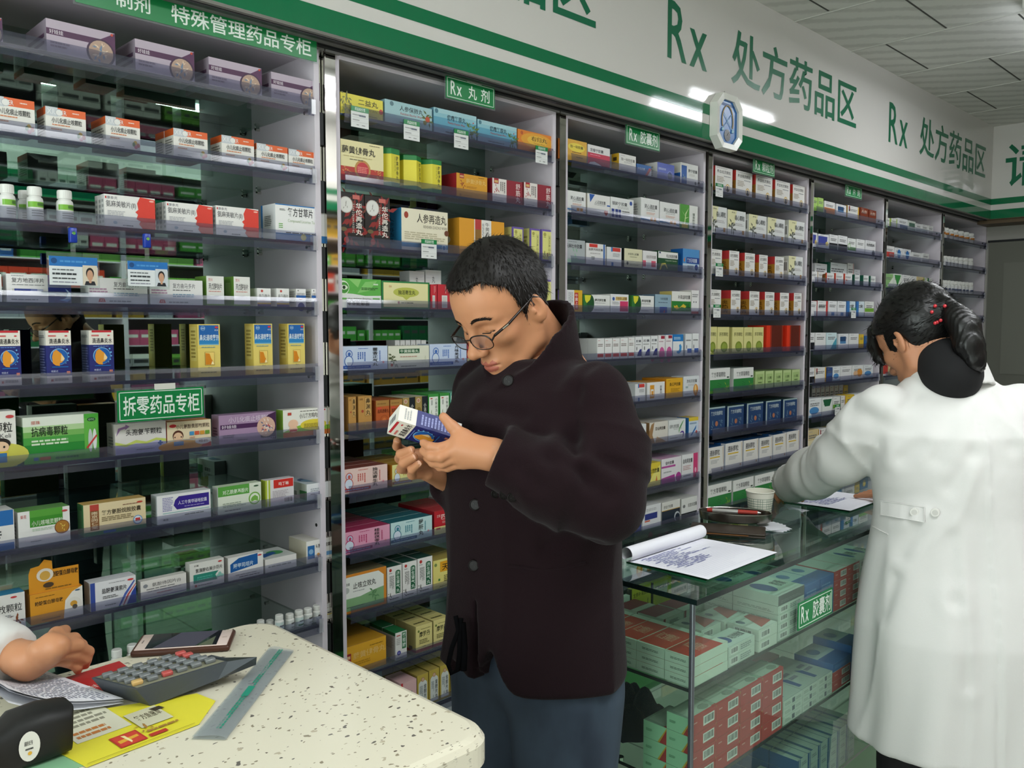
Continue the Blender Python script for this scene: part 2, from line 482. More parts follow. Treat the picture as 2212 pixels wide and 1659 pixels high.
# shelves: a glass pane on chrome pins with a clear rail along its front edge
def make_shelf(w):
    b = MB(); b.box(0, w, 0.002, DEP - 0.008, -0.006, 0.0, M_shelf); b.box(0.0, w, -0.0005, 0.002, -0.006, 0.0, M_gedge)
    pane = b.mesh('glass_shelf')
    b = MB()
    prof = [(-0.0085, -0.025), (-0.0105, -0.012), (-0.0110, 0.0), (-0.0100, 0.014), (-0.0075, 0.024)]
    vs = []
    for y, z in prof: vs += [(0.006, y, z), (w - 0.006, y, z)]
    for y, z in reversed(prof): vs += [(0.006, y + 0.0016, z), (w - 0.006, y + 0.0016, z)]
    n = len(prof) * 2
    b.add(vs, [(2 * i, 2 * i + 1, (2 * i + 3) % (2 * n), (2 * i + 2) % (2 * n)) for i in range(n)], M_rail, False)
    b.add(vs, [tuple(range(0, 2 * n, 2))[::-1], tuple(range(1, 2 * n, 2))], M_rail)
    rail = b.mesh('price_rail')
    b = MB(); b.box(0.006, w - 0.006, -0.0085, -0.0006, -0.0075, -0.001, M_navy); slot = b.mesh('rail_slot')
    b = MB()
    for y in (0.03, DEP - 0.05):
        for x, d in ((0.0, 1), (w, -1)):
            b.cyl((x, y, -0.012), (x + d * 0.012, y, -0.012), 0.0055, 0.0055, M_chrome, 10)
            b.cyl((x + d * 0.012, y, -0.012), (x + d * 0.014, y, -0.012), 0.003, 0.003, M_black, 8)
    pin = b.mesh('shelf_pin')
    b = MB(); b.box(w - 0.016, w - 0.004, -0.0135, 0.004, -0.022, 0.016, glass_mat('clip_plastic', '#eeeef2', 0.1, 0.35, '#e4e4ea', 0.2) if 'clip_plastic' not in MATS else MATS['clip_plastic'])
    clip = b.mesh('rail_clip')
    return pane, rail, slot, pin, clip
_sh = {}
SHELF_N = {1: 9, 2: 11, 3: 11, 4: 11, 5: 11, 6: 11, 7: 11}
for k in range(1, 8):
    a, c = bay_x(k); w = round(c - a, 4)
    if w not in _sh: _sh[w] = make_shelf(w)
    for j in range(SHELF_N[k]):
        ms = _sh[w]
        o = bpy.data.objects.new('glass_shelf', ms[0]); C.objects.link(o); o.location = (a, 0, SZ[j])
        tag(o, 'glass shelf with clear front rail, %s from the top of the %s cabinet' % (ORD[j + 1], CAB[k]), 'shelf', 'glass cabinet shelves')
        for nm, m in zip(('price_rail', 'rail_slot', 'shelf_pin', 'rail_clip'), ms[1:]):
            q = bpy.data.objects.new(nm, m); C.objects.link(q); q.parent = o
# ------------------------------------------------------------------ printed cartons
# A print list is drawn on one face: u (0..1 across), v (0..1 up).
def R(u0, v0, u1, v1, c): return ('r', u0, v0, u1, v1, c)
def T(s, u0, v0, u1, v1, c, b=0.0): return ('t', s, u0, v0, u1, v1, c, b)
def V(s, u0, v0, u1, v1, c, b=0.0): return ('v', s, u0, v0, u1, v1, c, b)
def O(u, v, r, c): return ('o', u, v, r, r, c)
def E2(u, v, ru, rv, c): return ('e', u, v, ru, rv, c)
def Q(c, *pts): return ('p', pts, c)
def L(u0, v0, u1, v1, n, c): return ('l', u0, v0, u1, v1, n, c)
def LV(u0, v0, u1, v1, n, c): return ('lv', u0, v0, u1, v1, n, c)
def BC(u0, v0, u1, v1): return ('b', u0, v0, u1, v1)
def LEAF(u, v, s, c, n=7, seed=1): return ('leaf', u, v, s, c, n, seed)
def draw(b, items, w, h, org, U, Vv, N, start=0):
    org, U, Vv, N = Vector(org), Vector(U), Vector(Vv), Vector(N)
    k = start
    def P(u, v): return o + U * (u * w) + Vv * (v * h)
    for it in items:
        k += 1
        o = org + N * (0.00012 * k)
        t = it[0]
        if t == 'r':
            _, u0, v0, u1, v1, c = it
            b.quad(P(u0, v0), P(u1, v0), P(u1, v1), P(u0, v1), mat(c))
        elif t in 'tv':
            _, s, u0, v0, u1, v1, c, bo = it
            b.text(s, o, U, Vv, mat(c), u0 * w, v0 * h, u1 * w, v1 * h, bo * 0.9, t == 'v')
        elif t == 'ti':
            _, s, u0, v0, u1, v1, c, bo = it
            b.text(s, o + U * w + Vv * h, -U, -Vv, mat(c), (1 - u1) * w, (1 - v1) * h, (1 - u0) * w, (1 - v0) * h, bo)
        elif t in 'oe':
            _, u, v, ru, rv, c = it
            if t == 'o':
                q = min(w, h); rx = ru * q; ry = ru * q
            else: rx, ry = ru * w, rv * h
            n = 20
            cc = o + U * (u * w) + Vv * (v * h)
            b.add([cc + U * (rx * math.cos(2 * math.pi * i / n)) + Vv * (ry * math.sin(2 * math.pi * i / n)) for i in range(n)], [tuple(range(n))], mat(c))
        elif t == 'p':
            b.add([P(*p) for p in it[1]], [tuple(range(len(it[1])))], mat(it[2]))
        elif t in ('l', 'lv'):
            _, u0, v0, u1, v1, n, c = it
            rr = random.Random(int(u0 * 97 + v0 * 89 + n))
            m = mat(c)
            for i in range(n):
                if t == 'l':
                    va = v1 - (v1 - v0) * (i + 0.85) / n; vb = v1 - (v1 - v0) * (i + 0.3) / n
                    u = u0; end = u0 + (u1 - u0) * rr.uniform(0.75, 1.0)
                    while u < end:
                        e = min(end, u + (u1 - u0) * rr.uniform(0.08, 0.22))
                        b.quad(P(u, va), P(e, va), P(e, vb), P(u, vb), m); u = e + (u1 - u0) * 0.025
                else:
                    ua = u0 + (u1 - u0) * (i + 0.25) / n; ub = u0 + (u1 - u0) * (i + 0.8) / n
                    v = v1; end = v1 - (v1 - v0) * rr.uniform(0.6, 1.0)
                    while v > end:
                        e = max(end, v - (v1 - v0) * rr.uniform(0.1, 0.2))
                        b.quad(P(ua, e), P(ub, e), P(ub, v), P(ua, v), m); v = e - (v1 - v0) * 0.03
        elif t == 'b':
            _, u0, v0, u1, v1 = it
            b.quad(P(u0, v0), P(u1, v0), P(u1, v1), P(u0, v1), mat('#e9e9e6'))
            rr = random.Random(5); u = u0 + (u1 - u0) * 0.1; o = o + N * 0.0001
            while u < u0 + (u1 - u0) * 0.9:
                e = u + (u1 - u0) * rr.uniform(0.015, 0.05)
                b.quad(P(u, v0 + (v1 - v0) * 0.18), P(e, v0 + (v1 - v0) * 0.18), P(e, v1 - (v1 - v0) * 0.12), P(u, v1 - (v1 - v0) * 0.12), mat('#2b2b2b'))
                u = e + (u1 - u0) * rr.uniform(0.015, 0.045)
        elif t == 'leaf':
            _, u, v, s, c, n, sd = it
            rr = random.Random(sd); q = min(w, h) * s; m = mat(c)
            for i in range(n):
                an = rr.uniform(0, 6.28); d = rr.uniform(0.1, 0.8) * q; le = rr.uniform(0.3, 0.55) * q; wi = le * 0.36
                cc = o + U * (u * w + d * math.cos(an)) + Vv * (v * h + d * math.sin(an)) + N * (0.00001 * i)
                a2 = an + rr.uniform(-0.7, 0.7)
                ux = U * math.cos(a2) + Vv * math.sin(a2); vx = Vv * math.cos(a2) - U * math.sin(a2)
                b.add([cc - ux * le * .5, cc + vx * wi * .5 - ux * le * .1, cc + ux * le * .5, cc - vx * wi * .5 - ux * le * .1], [(3, 2, 1, 0)], m)
W, K, GY = '#e6e5e0', '#232323', '#8d8f92'
def gourd(c, band, name, seal='#d98b90'):
    return [LV(.33, .33, .52, .75, 4, c), L(.36, .88, .62, .93, 1, c), O(.16, .68, .17, c), O(.16, .68, .135, '#b9c6da'), E2(.15, .38, .095, .24, c), E2(.15, .38, .08, .2, '#cfd9e6'),
            O(.16, .68, .07, c), R(0, .07, .62, .2, band), L(.06, .1, .58, .17, 1, '#8fa6c8'), V(name, .66, .14, .78, .94, K, .01), LV(.81, .35, .84, .8, 1, c), O(.9, .3, .05, seal)]
def gran(name, c='#2d2b2b'):   # white granule carton with red/ochre spine and portrait seal
    return [T(name, .1, .74, .9, .87, c, .008), L(.1, .93, .7, .96, 1, GY), L(.5, .62, .9, .68, 1, GY), L(.1, .38, .55, .62, 4, '#a89c8c'), O(.72, .2, .16, '#caa24a'), O(.72, .2, .125, '#e9dcc0'), E2(.72, .22, .045, .06, '#3a2a1e'), E2(.72, .12, .07, .06, '#2a2a2a')]
D = {}
def d(key, base, desc, items, top=None, side=None, sd=None, td=None): D[key] = dict(base=base, desc=desc, items=items, top=top or base, side=side or base, sd=sd or [], td=td or [])
d('purple', '#b9aab8', 'shrink-wrapped lilac carton with a dark purple band', [R(0, .56, 1, .74, '#4c2347'), Q('#55284f', (.62, .56), (1, .3), (1, 1), (.78, .74)), T('好娃娃', .04, .59, .24, .72, '#e9dfe6'), O(.78, .32, .42, '#3f2140'), O(.78, .33, .36, '#b89a86'), LEAF(.78, .33, .36, '#6e86a0', 9, 3), LEAF(.78, .33, .34, '#e0c8b0', 12, 8), L(.05, .2, .35, .4, 2, '#8a7888'), O(.95, .93, .04, '#c8442c')], '#c4b8c2', '#9a8d9a', [R(.1, .5, .9, .62, '#584058'), R(.1, .3, .9, .4, '#584058')])
d('orange', '#e9e6df', 'white carton with an orange top band', [R(0, .76, 1, 1, '#e0632a'), R(0, .72, .3, 1, '#c8ccd0'), T('XIU', .03, .78, .3, .95, '#e8e8e8'), O(.33, .85, .11, '#b9bcc0'), O(.33, .85, .09, '#e6e4e0'), T('ER', .39, .79, .52, .93, '#f0ebe4'), L(.66, .86, .85, .92, 1, '#f0d8c8'), T('小儿化痰止咳颗粒', .14, .52, .9, .69, '#2f2f2f', .012), L(.15, .44, .6, .5, 1, '#d88a5c'), L(.12, .3, .45, .37, 1, '#d9a080'), E2(.85, .26, .05, .07, '#d8b03a'), E2(.93, .18, .05, .07, '#c0504a'), E2(.8, .2, .04, .07, '#3f7a3a'), E2(.86, .12, .05, .06, '#c75d7a'), L(.1, .06, .6, .1, 1, GY)], '#e0632a', '#dcd8d0', [R(0, .76, 1, 1, '#c8561f'), L(.1, .15, .9, .68, 6, '#7f7a74')])
d('cold', '#e9e7e3', 'white carton with a red face silhouette', [T('康泰克', .05, .86, .26, .95, '#33344a'), R(.02, .87, .045, .94, '#c83030'), T('氨麻美敏片(II)', .03, .62, .62, .82, '#3c3c44'), L(.06, .34, .45, .52, 4, '#b5b5b8'), Q('#dc3c2c', (.70, 1), (1, .95), (1, 0), (.74, 0), (.67, .14), (.7, .24), (.62, .3), (.65, .44), (.60, .52), (.66, .6), (.64, .8)), E2(.93, .9, .05, .03, '#f0b0a0'), L(.35, .05, .6, .1, 1, '#556'), E2(.2, .14, .04, .05, '#9db0c0')], '#dfdddb', '#dcdad8', [L(.2, .1, .8, .9, 5, '#aaa')])
d('licorice', '#ecebe9', 'wide white carton with blue lower band', [R(0, 0, 1, .2, '#2a74b4'), R(0, .97, 1, 1, '#2a74b4'), T('复方甘草片', .24, .68, .76, .92, '#1e1e22', .012), T('Compound Licorice Tablets', .24, .52, .9, .6, '#9fb48c'), L(.2, .2, .95, .25, 1, '#333'), R(.06, .34, .14, .36, '#6ab04a'), R(.06, .39, .14, .41, '#6ab04a'), R(.06, .44, .14, .46, '#6ab04a'), O(.55, .12, .09, '#c7bd62'), L(.08, .82, .2, .88, 2, '#777')], '#d8d8da', '#e6e6e8', [R(0, 0, .12, 1, '#2a74b4'), L(.25, .4, .75, .7, 6, '#777')])
d('diaz', '#e9e7e6', 'long white and navy carton with a crescent moon', [R(.63, 0, 1, 1, '#27347f'), Q('#6d96cf', (.8, .1), (.9, .16), (.94, .36), (.9, .52), (.99, .38), (1, .15), (.93, .04)), Q('#cfe0f0', (.87, .12), (.93, .2), (.95, .36), (.92, .5), (.985, .36), (.985, .16)), T('复方地西泮片', .07, .7, .58, .87, '#2d2d30'), L(.08, .6, .58, .65, 1, GY), R(.08, .4, .11, .48, '#c0bdb5'), R(.11, .4, .36, .48, '#31418c'), R(.36, .4, .46, .48, '#6a76ac'), R(.46, .4, .55, .48, '#b0b6d0'), L(.06, .07, .56, .13, 1, GY), L(.07, .93, .3, .96, 1, GY)])
d('tramadol', '#e9e8e6', 'white carton with a red mark and grey lines', [T('复方曲马多片', .42, .66, .86, .86, '#3c3c42'), L(.42, .56, .86, .62, 1, '#555'), L(.42, .3, .86, .46, 2, '#7fa0b4'), Q('#c9363a', (.16, .06), (.28, .06), (.26, .2), (.18, .2)), T('XE', .18, .08, .26, .18, '#f0e8e6'), L(.34, .06, .8, .15, 1, '#9a9aa0'), L(.02, .42, .35, .62, 2, '#b58fa8')])
d('valpro', '#e6e5df', 'white carton with a green side', [T('丙戊酸钠片', .12, .54, .9, .76, '#3a3a3a', .01), T('京兴', .1, .82, .36, .93, '#c83c34'), L(.12, .46, .9, .51, 1, '#d08a80'), L(.4, .3, .75, .35, 1, GY), R(0, 0, 1, .05, '#7aa04a')], '#7fa848', '#6f9a3c', [R(.3, .2, .7, .8, '#9aba70')])
d('perph', '#e9e8e4', 'small white box with a yellow and navy foot', [T('奋乃静片', .1, .46, .95, .68, '#4a4a4a'), O(.35, .85, .09, '#c05048'), R(0, .12, 1, .2, '#d8b648'), R(0, 0, 1, .12, '#343a78'), L(.2, .3, .6, .36, 1, '#c07070')])
d('bluepill', '#eceae8', 'small white box with a blue band and arch', [T('盐酸苯海索片', .05, .64, .95, .78, '#3a3a40'), R(0, .5, 1, .64, '#2a62a8'), L(.3, .38, .7, .46, 1, '#c84a40'), E2(.5, 0, .36, .24, '#3a468e'), O(.2, .9, .06, '#777')], None, '#dcdad4', [L(.1, .2, .9, .9, 6, '#999')])
d('nosewater', '#262c74', 'tall navy and white carton with a nose picture', [R(0, .72, 1, 1, '#ece6da'), R(.12, .96, .92, 1, '#c62a34'), R(0, 0, 1, .14, '#d9d0cc'), T('滴通鼻炎水', .12, .75, .94, .85, '#262428', .012), R(.1, .885, .4, .915, '#d0706c'), E2(.8, .9, .06, .013, '#d04048'), O(.5, .505, .36, '#7fb4e0'), O(.51, .5, .335, '#1b5fae'), Q('#e79a30', (.22, .5), (.25, .38), (.36, .34), (.52, .33), (.52, .38), (.62, .4), (.72, .47), (.6, .56), (.4, .64), (.28, .6)), Q('#f6d49a', (.56, .42), (.68, .43), (.72, .47), (.6, .555)), O(.82, .64, .035, '#6fb8ec'), O(.87, .57, .035, '#6fb8ec'), O(.88, .5, .03, '#6fb8ec'), O(.84, .43, .026, '#6fb8ec'), O(.76, .38, .02, '#6fb8ec'), R(.2, .3, .85, .32, '#1f66b0'), L(.15, .68, .9, .705, 1, '#6a8cd0'), T('喷雾式', .16, .21, .44, .25, '#c8cce4'), R(.78, .175, .92, .225, '#d07c6a'), L(.3, .05, .9, .1, 2, '#8a8488'), R(.15, .04, .24, .08, '#b0605c')], '#e4e0d8', '#252a6c', [R(0, .72, 1, 1, '#d9d6cc'), R(0, 0, 1, .14, '#c9c4be'), L(.1, .18, .9, .68, 10, '#7a80b4'), L(.1, .86, .9, .92, 2, '#888')])
d('nosespray', '#e6cf6e', 'tall yellow carton with a blue panel and nose emblem', [R(.06, .72, .94, .98, '#1d63ac'), R(.06, .62, .94, .72, '#2c84c0'), R(.06, .6, .94, .62, '#86b8c8'), T('鼻炎通喷雾剂', .08, .69, .96, .8, '#e6f0f4', .01), O(.24, .92, .1, '#9cc4e0'), O(.24, .92, .085, '#1d63ac'), L(.14, .9, .34, .94, 2, '#bcd8ea'), E2(.84, .94, .08, .02, '#d03844'), T('良良', .74, .87, .92, .9, '#e0ecf4'), R(.3, .22, .72, .47, '#8a6420'), R(.31, .225, .71, .465, '#f0d070'), Q('#d88418', (.32, .23), (.58, .23), (.66, .28), (.58, .34), (.5, .44), (.32, .45)), Q('#f4e6b8', (.56, .23), (.62, .24), (.7, .235), (.62, .3)), T('10ml', .42, .16, .6, .19, '#6a5a20'), L(.1, .07, .94, .1, 1, '#7a6a2c'), L(.15, .55, .85, .58, 1, '#8aa8a0')], '#d9c468', '#dfc45e', [R(.15, .3, .85, .95, '#e4cf74'), L(.2, .35, .8, .9, 8, '#a08a3c')])
d('boy', '#eae8df', 'tall white carton with a painted boy and yellow grass', [R(0, 0, 1, .2, '#b8b84a'), E2(.7, .2, .6, .22, '#d0cc58'), T('颗粒', .45, .62, .92, .8, '#2c2c2a', .014), T('Keli', .6, .52, .88, .6, '#666'), E2(.62, .42, .24, .1, '#2a2420'), E2(.62, .36, .2, .1, '#eec8a4'), R(.44, .14, .8, .28, '#e0c040'), R(.48, .08, .76, .25, '#3d74a8'), E2(.55, .36, .025, .02, '#222'), E2(.7, .36, .025, .02, '#222'), E2(.86, .9, .1, .03, '#c84848')])
d('antiviral', '#2a8a36', 'large green and white carton with grey glass vials', [R(0, .8, .8, 1, '#e4eadc'), R(0, .68, .8, .8, '#b4d49c'), R(0, .56, .8, .68, '#78b45c'), R(0, .4, .8, .56, '#4aa044'), R(0, 0, .8, .2, '#58ac38'), R(.8, 0, 1, 1, '#4aa63a'), R(.8, .0, .985, .9, '#64b448'), T('抗病毒颗粒', .1, .58, .58, .78, '#20301e', .015), T('丽珠', .1, .84, .22, .92, '#c0402c'), L(.1, .38, .68, .52, 2, '#d8e8cc'), E2(.9, .87, .06, .045, '#1f5a2a'), T('OTC', .86, .85, .94, .89, '#d0e8d0'), E2(.88, .4, .03, .26, '#c4ccc8'), E2(.94, .42, .028, .24, '#dfe4e0'), Q('#c83c38', (.82, .25), (.84, .22), (.98, .5), (.96, .52)), R(.12, .06, .18, .13, '#2c64a0'), R(.2, .06, .34, .13, '#b85c34'), L(.4, .05, .76, .13, 1, '#2c7a3a')], '#dfe8d8', '#2f7a34', [R(0, .8, 1, 1, '#d4dccc'), L(.2, .2, .8, .7, 5, '#8ab87c')])
d('cefradine', '#e2ded8', 'white carton with a lilac arrow and green wave', [Q('#c8d46a', (0, 0), (1, 0), (1, .4), (.8, .46), (.6, .36), (.4, .44), (.2, .32), (0, .42)), Q('#b9b4d4', (0, 0), (1, 0), (1, .3), (.8, .38), (.6, .28), (.4, .34), (.2, .24), (0, .32)), T('头孢氨苄颗粒', .2, .6, .92, .8, '#2a2a2c', .012), Q('#9a78a4', (.02, .6), (.1, .8), (.2, .84), (.18, .78), (.28, .9), (.2, .98), (.2, .92), (.06, .86)), R(.86, .2, .9, .36, '#3a56a0'), R(.83, .25, .93, .31, '#3a56a0'), L(.4, .1, .8, .14, 1, '#777')], '#d0ccc6', '#c9c4bc', [L(.2, .2, .8, .6, 4, '#777')])
d('childcold', '#ead9b4', 'cream and red carton with a painted child', [R(0, 0, 1, .16, '#c63a2c'), E2(.3, .1, .5, .2, '#e0a040'), T('小儿氨酚黄那敏颗粒', .2, .72, .97, .88, '#4a2c24', .008), E2(.13, .85, .08, .06, '#c43434'), O(.24, .48, .2, '#5a3220'), O(.24, .43, .17, '#eec6a0'), O(.17, .43, .025, '#222'), O(.31, .43, .025, '#222'), R(.14, .12, .36, .27, '#6a8ab0'), R(.5, .46, .6, .6, '#4a98c8'), R(.62, .46, .72, .6, '#d8603c'), R(.74, .46, .84, .6, '#d89a3c'), R(.86, .46, .96, .6, '#6a9c3c'), T('12袋', .5, .34, .62, .42, '#b04030'), E2(.8, .22, .18, .12, '#e8e0d8'), T('哈药', .7, .17, .92, .27, '#8a3040')], '#d88a4c', '#c84830')
d('childcough', '#a98bab', 'lilac carton with a cluster of small painted faces', [T('小儿化痰止咳颗粒', .16, .72, .92, .92, '#d8c8d8', .006), R(.02, .5, .68, .66, '#4b2552'), T('好娃娃', .04, .52, .3, .64, '#eee4ee'), Q('#432148', (.72, .1), (1, 0), (1, 1), (.86, .9), (.7, .6)), O(.82, .48, .36, '#d8b09c'), LEAF(.82, .48, .34, '#f0dcd0', 14, 5), LEAF(.82, .48, .3, '#c04a4c', 7, 9), LEAF(.82, .48, .32, '#5c6c88', 8, 2), L(.06, .2, .3, .32, 2, '#6d5270'), L(.3, .08, .5, .12, 1, '#503a56'), T('SANCPT', .78, .04, .98, .1, '#d4c4d4')], '#9a7c9c', '#b09ab0', [L(.2, .2, .8, .6, 4, '#5c4460')])
d('baby', '#ecebe0', 'white, yellow and orange carton with a cartoon baby', [R(0, 0, 1, .18, '#c4692a'), Q('#8ab83c', (0, .18), (1, .18), (1, .34), (.7, .46), (.35, .4), (0, .2)), E2(.68, .4, .3, .2, '#e2cc40'), T('小儿复方鸡内金散', .36, .66, .9, .84, '#3a3028', .01), L(.38, .9, .88, .94, 1, '#4a3c34'), E2(.22, .48, .11, .16, '#efc4a4'), E2(.22, .28, .1, .11, '#efc4a4'), R(.14, .2, .3, .27, '#c0392c'), E2(.9, .92, .06, .04, '#c83838'), L(.46, .3, .84, .46, 3, '#a09038'), R(.1, .8, .18, .9, '#c04a3c')], '#dcdcd0', '#84ae3a')
d('rwb', '#e6e4e0', 'white carton with red and blue blocks', [R(0, .62, .45, 1, '#c93a34'), R(.52, .62, .56, 1, '#26365e'), R(.58, .62, .98, 1, '#2a6cb0'), R(.58, .0, .98, .18, '#2a6cb0'), R(.48, 0, .54, .18, '#26365e'), L(.1, .3, .85, .52, 3, '#555')])
d('childasthma', '#e9e8e4', 'white carton with a green panel and gold dragon seal', [R(.22, .52, .86, 1, '#3f8d2c'), R(.22, .8, .86, 1, '#58a03c'), T('小儿咳喘灵颗粒', .25, .55, .86, .7, '#e4ecd8', .006), T('葵花', .04, .8, .16, .9, '#c03838'), L(.26, .4, .7, .48, 2, '#b5c8b0'), O(.84, .42, .2, '#7a3c20'), O(.84, .42, .18, '#b07a30'), LEAF(.84, .42, .17, '#e0c860', 6, 4), E2(.9, .88, .06, .03, '#c04848'), L(.22, .1, .5, .14, 1, GY)], '#6a9c54', '#d8d6d2', [L(.3, .2, .7, .7, 5, '#888')])
d('paracap', '#e2d0a6', 'cream carton with a brown vertical panel', [R(.1, .16, .24, .98, '#8a5a34'), R(.1, .78, .24, .98, '#b8443a'), V('南京同仁堂', .115, .2, .225, .76, '#ecdcb8', .006), T('复方氨酚烷胺胶囊', .28, .6, .92, .76, '#3a3024', .01), L(.28, .4, .84, .56, 3, '#8a7a58'), R(0, 0, 1, .12, '#3d7a4c'), R(.3, .02, .5, .1, '#2a5a98'), O(.86, .3, .15, '#7aa0c8'), O(.86, .3, .12, '#dfe8f0'), R(.82, .26, .9, .36, '#c83a3a'), L(.62, .84, .9, .88, 1, '#8a5a4a'), E2(.9, .88, .05, .03, '#c04838')], '#c8a25c', '#3f7a48', [R(.2, .2, .8, .8, '#5c9460')])
d('metro', '#e8e8e8', 'white carton with a purple curved panel', [Q('#38258a', (.36, .44), (.97, .44), (.97, .9), (.4, .9), (.33, .78), (.3, .6)), L(.1, .42, .3, .92, 9, '#8a86b8'), R(.1, .34, .97, .37, '#9ac4c0'), T('人工牛黄甲硝唑胶囊', .38, .6, .93, .74, '#dcd8ee', .008), L(.5, .5, .92, .55, 1, '#a8a0d0'), L(.5, .2, .97, .26, 1, '#888'), T('美森', .1, .1, .2, .17, '#333')], '#d8dcdc', '#cfd2d4', [L(.2, .2, .8, .5, 3, '#aaa')])
d('parace', '#dfe6d4', 'white carton with a green panel and green emblem', [R(0, .64, .72, 1, '#5aa044'), T('对乙酰氨基酚片', .1, .7, .7, .86, '#e6f0dc', .01), O(.84, .42, .24, '#78b04c'), O(.84, .42, .19, '#e4ecd8'), Q('#78b04c', (.76, .3), (.84, .34), (.92, .3), (.92, .46), (.85, .54), (.78, .48), (.75, .4)), E2(.88, .88, .06, .03, '#3a5a3c'), L(.1, .22, .64, .4, 3, '#9aa694'), L(.14, .08, .6, .13, 1, '#777')], '#cddcc0', '#d0d4cc')
d('domp', '#dcd8da', 'white carton with a red corner and lime stripe', [R(0, .0, .16, 1, '#b0c03c'), R(.05, 0, .1, 1, '#e4e8c8'), R(.28, .66, .98, .98, '#cc3028'), T('吗丁啉', .45, .74, .82, .88, '#f0e4dc', .012), L(.24, .3, .8, .58, 5, '#b8b0b4'), BC(.62, .04, .96, .28)], '#ccc8ca', '#a8b838')
d('clearflat', '#e2e4e6', 'flat white and navy carton in a clear wrap', [L(.14, .5, .6, .72, 2, '#9aa2a8'), L(.14, .3, .5, .4, 1, '#777')], '#b8c4c8', '#d0d4d0', [R(.7, 0, 1, .55, '#3f7a4a'), BC(.2, .1, .6, .5)], [E2(.45, .5, .3, .25, '#1e4a70'), E2(.4, .42, .22, .16, '#6a90a8')])
d('cefcap', '#ebe9e4', 'white carton with a blue square and capsules', [R(.05, .18, .32, .78, '#2a6cac'), O(.18, .5, .12, '#8ab4d8'), T('头孢氨苄胶囊', .35, .62, .94, .8, '#3a342e', .01), E2(.46, .32, .06, .07, '#d89a48'), E2(.5, .2, .05, .04, '#8a8a88'), R(.78, .2, .93, .38, '#6a9cc8'), R(.95, .3, 1, .8, '#c05c30'), L(.5, .03, .95, .08, 1, '#777')], '#d4d0c6', '#d8d0bc')
d('yeast', '#e09a2c', 'orange and white carton with an upright orange display flap', [Q('#ebe8e0', (.62, 0), (1, 0), (1, 1), (.8, .86), (.66, .6)), T('赖酸蛋白酵母散', .08, .6, .62, .74, '#2a241c', .014), O(.82, .42, .26, '#f2f0ea'), O(.82, .42, .25, '#e6e2d8'), E2(.82, .44, .07, .1, '#d8a03c'), E2(.84, .33, .05, .08, '#55504a'), L(.2, .08, .6, .12, 1, '#7a5a20'), L(.1, .86, .55, .9, 1, '#8a6420'), E2(.9, .88, .05, .025, '#3a5c7a')], '#d88c24', '#c98a30')
d('ambroxol', '#e8e8ea', 'white carton with blue arcs and a navy edge', [R(0, 0, .1, 1, '#3a50a0'), Q('#31489c', (.78, 0), (1, 0), (1, .62), (.9, .4)), Q('#4a64b4', (.6, 0), (.64, 0), (.78, .36), (.98, .8), (.96, .84), (.74, .42)), Q('#c84848', (.7, 0), (.72, 0), (.84, .34), (1, .68), (1, .72), (.8, .36)), T('盐酸氨溴索片', .24, .56, .8, .74, '#26262a', .01), L(.26, .36, .62, .48, 2, '#777'), E2(.88, .88, .07, .035, '#d03c40'), L(.4, .88, .78, .91, 1, GY), L(.3, .1, .6, .16, 1, '#999')], '#dcdce0', '#d0d0d4')
d('codeine', '#e6e2dd', 'white carton with plain black lettering', [T('氨酚待因片(I)', .24, .62, .88, .82, '#2a2a2a'), L(.12, .48, .92, .56, 1, '#777'), L(.14, .36, .9, .42, 1, '#a09a94'), L(.34, .22, .72, .28, 1, '#c87070'), E2(.1, .72, .05, .1, '#8c8f94'), R(0, .06, 1, .09, '#8a8fb0')], '#d8d4ce', '#cfcac4')
d('dextro', '#e4e4de', 'white carton with a teal panel and leaf emblem', [R(.1, .2, .74, .54, '#2f8a78'), Q('#2f8a78', (.7, .2), (.8, .2), (.74, .4), (.84, .54), (.7, .54)), T('氢溴酸右美沙芬片', .16, .6, .96, .76, '#2c2c2c', .01), T('中美', .12, .84, .26, .92, '#333'), L(.2, .28, .66, .46, 2, '#56b0a0'), E2(.87, .38, .05, .1, '#8ec4b8'), E2(.82, .32, .06, .06, '#8ec4b8'), E2(.93, .32, .06, .06, '#8ec4b8'), E2(.88, .9, .06, .03, '#c84040'), O(.16, .1, .05, '#b85858'), L(.22, .08, .7, .13, 1, '#888')], '#d6d6d0', '#ccccc4')
d('carbo', '#e8e7e4', 'white carton with a blue title panel', [Q('#1f5ea4', (.06, .34), (.84, .5), (.84, .98), (.3, .92), (.06, .7)), T('羧甲司坦片', .14, .5, .72, .7, '#dcecf4', .01), E2(.9, .88, .06, .035, '#cc3c44'), L(.2, .16, .9, .22, 1, '#999'), L(.3, .06, .96, .11, 1, '#555')], '#dcdad6', '#d4d2ce')
d('flatgreen', '#e4e2de', 'flat white carton lying with a blue and green top', [L(.1, .3, .9, .5, 1, '#999')], '#c8ccc8', '#d0cec8', [], [E2(.6, .5, .25, .2, '#4a9858'), Q('#2a5a98', (.1, .2), (.6, .4), (.6, .6), (.1, .5))])
d('sensitive', '#e6e4de', 'white carton with a brown chrysanthemum', [T('敏颗粒', .5, .5, .95, .72, '#3a3a38', .01), E2(.8, .9, .06, .03, '#c84848'), LEAF(.85, .25, .3, '#8a4a28', 12, 3), LEAF(.7, .12, .25, '#6a7a38', 7, 5), L(.5, .36, .8, .44, 2, GY)], '#3a88b0', '#d6d4ce')
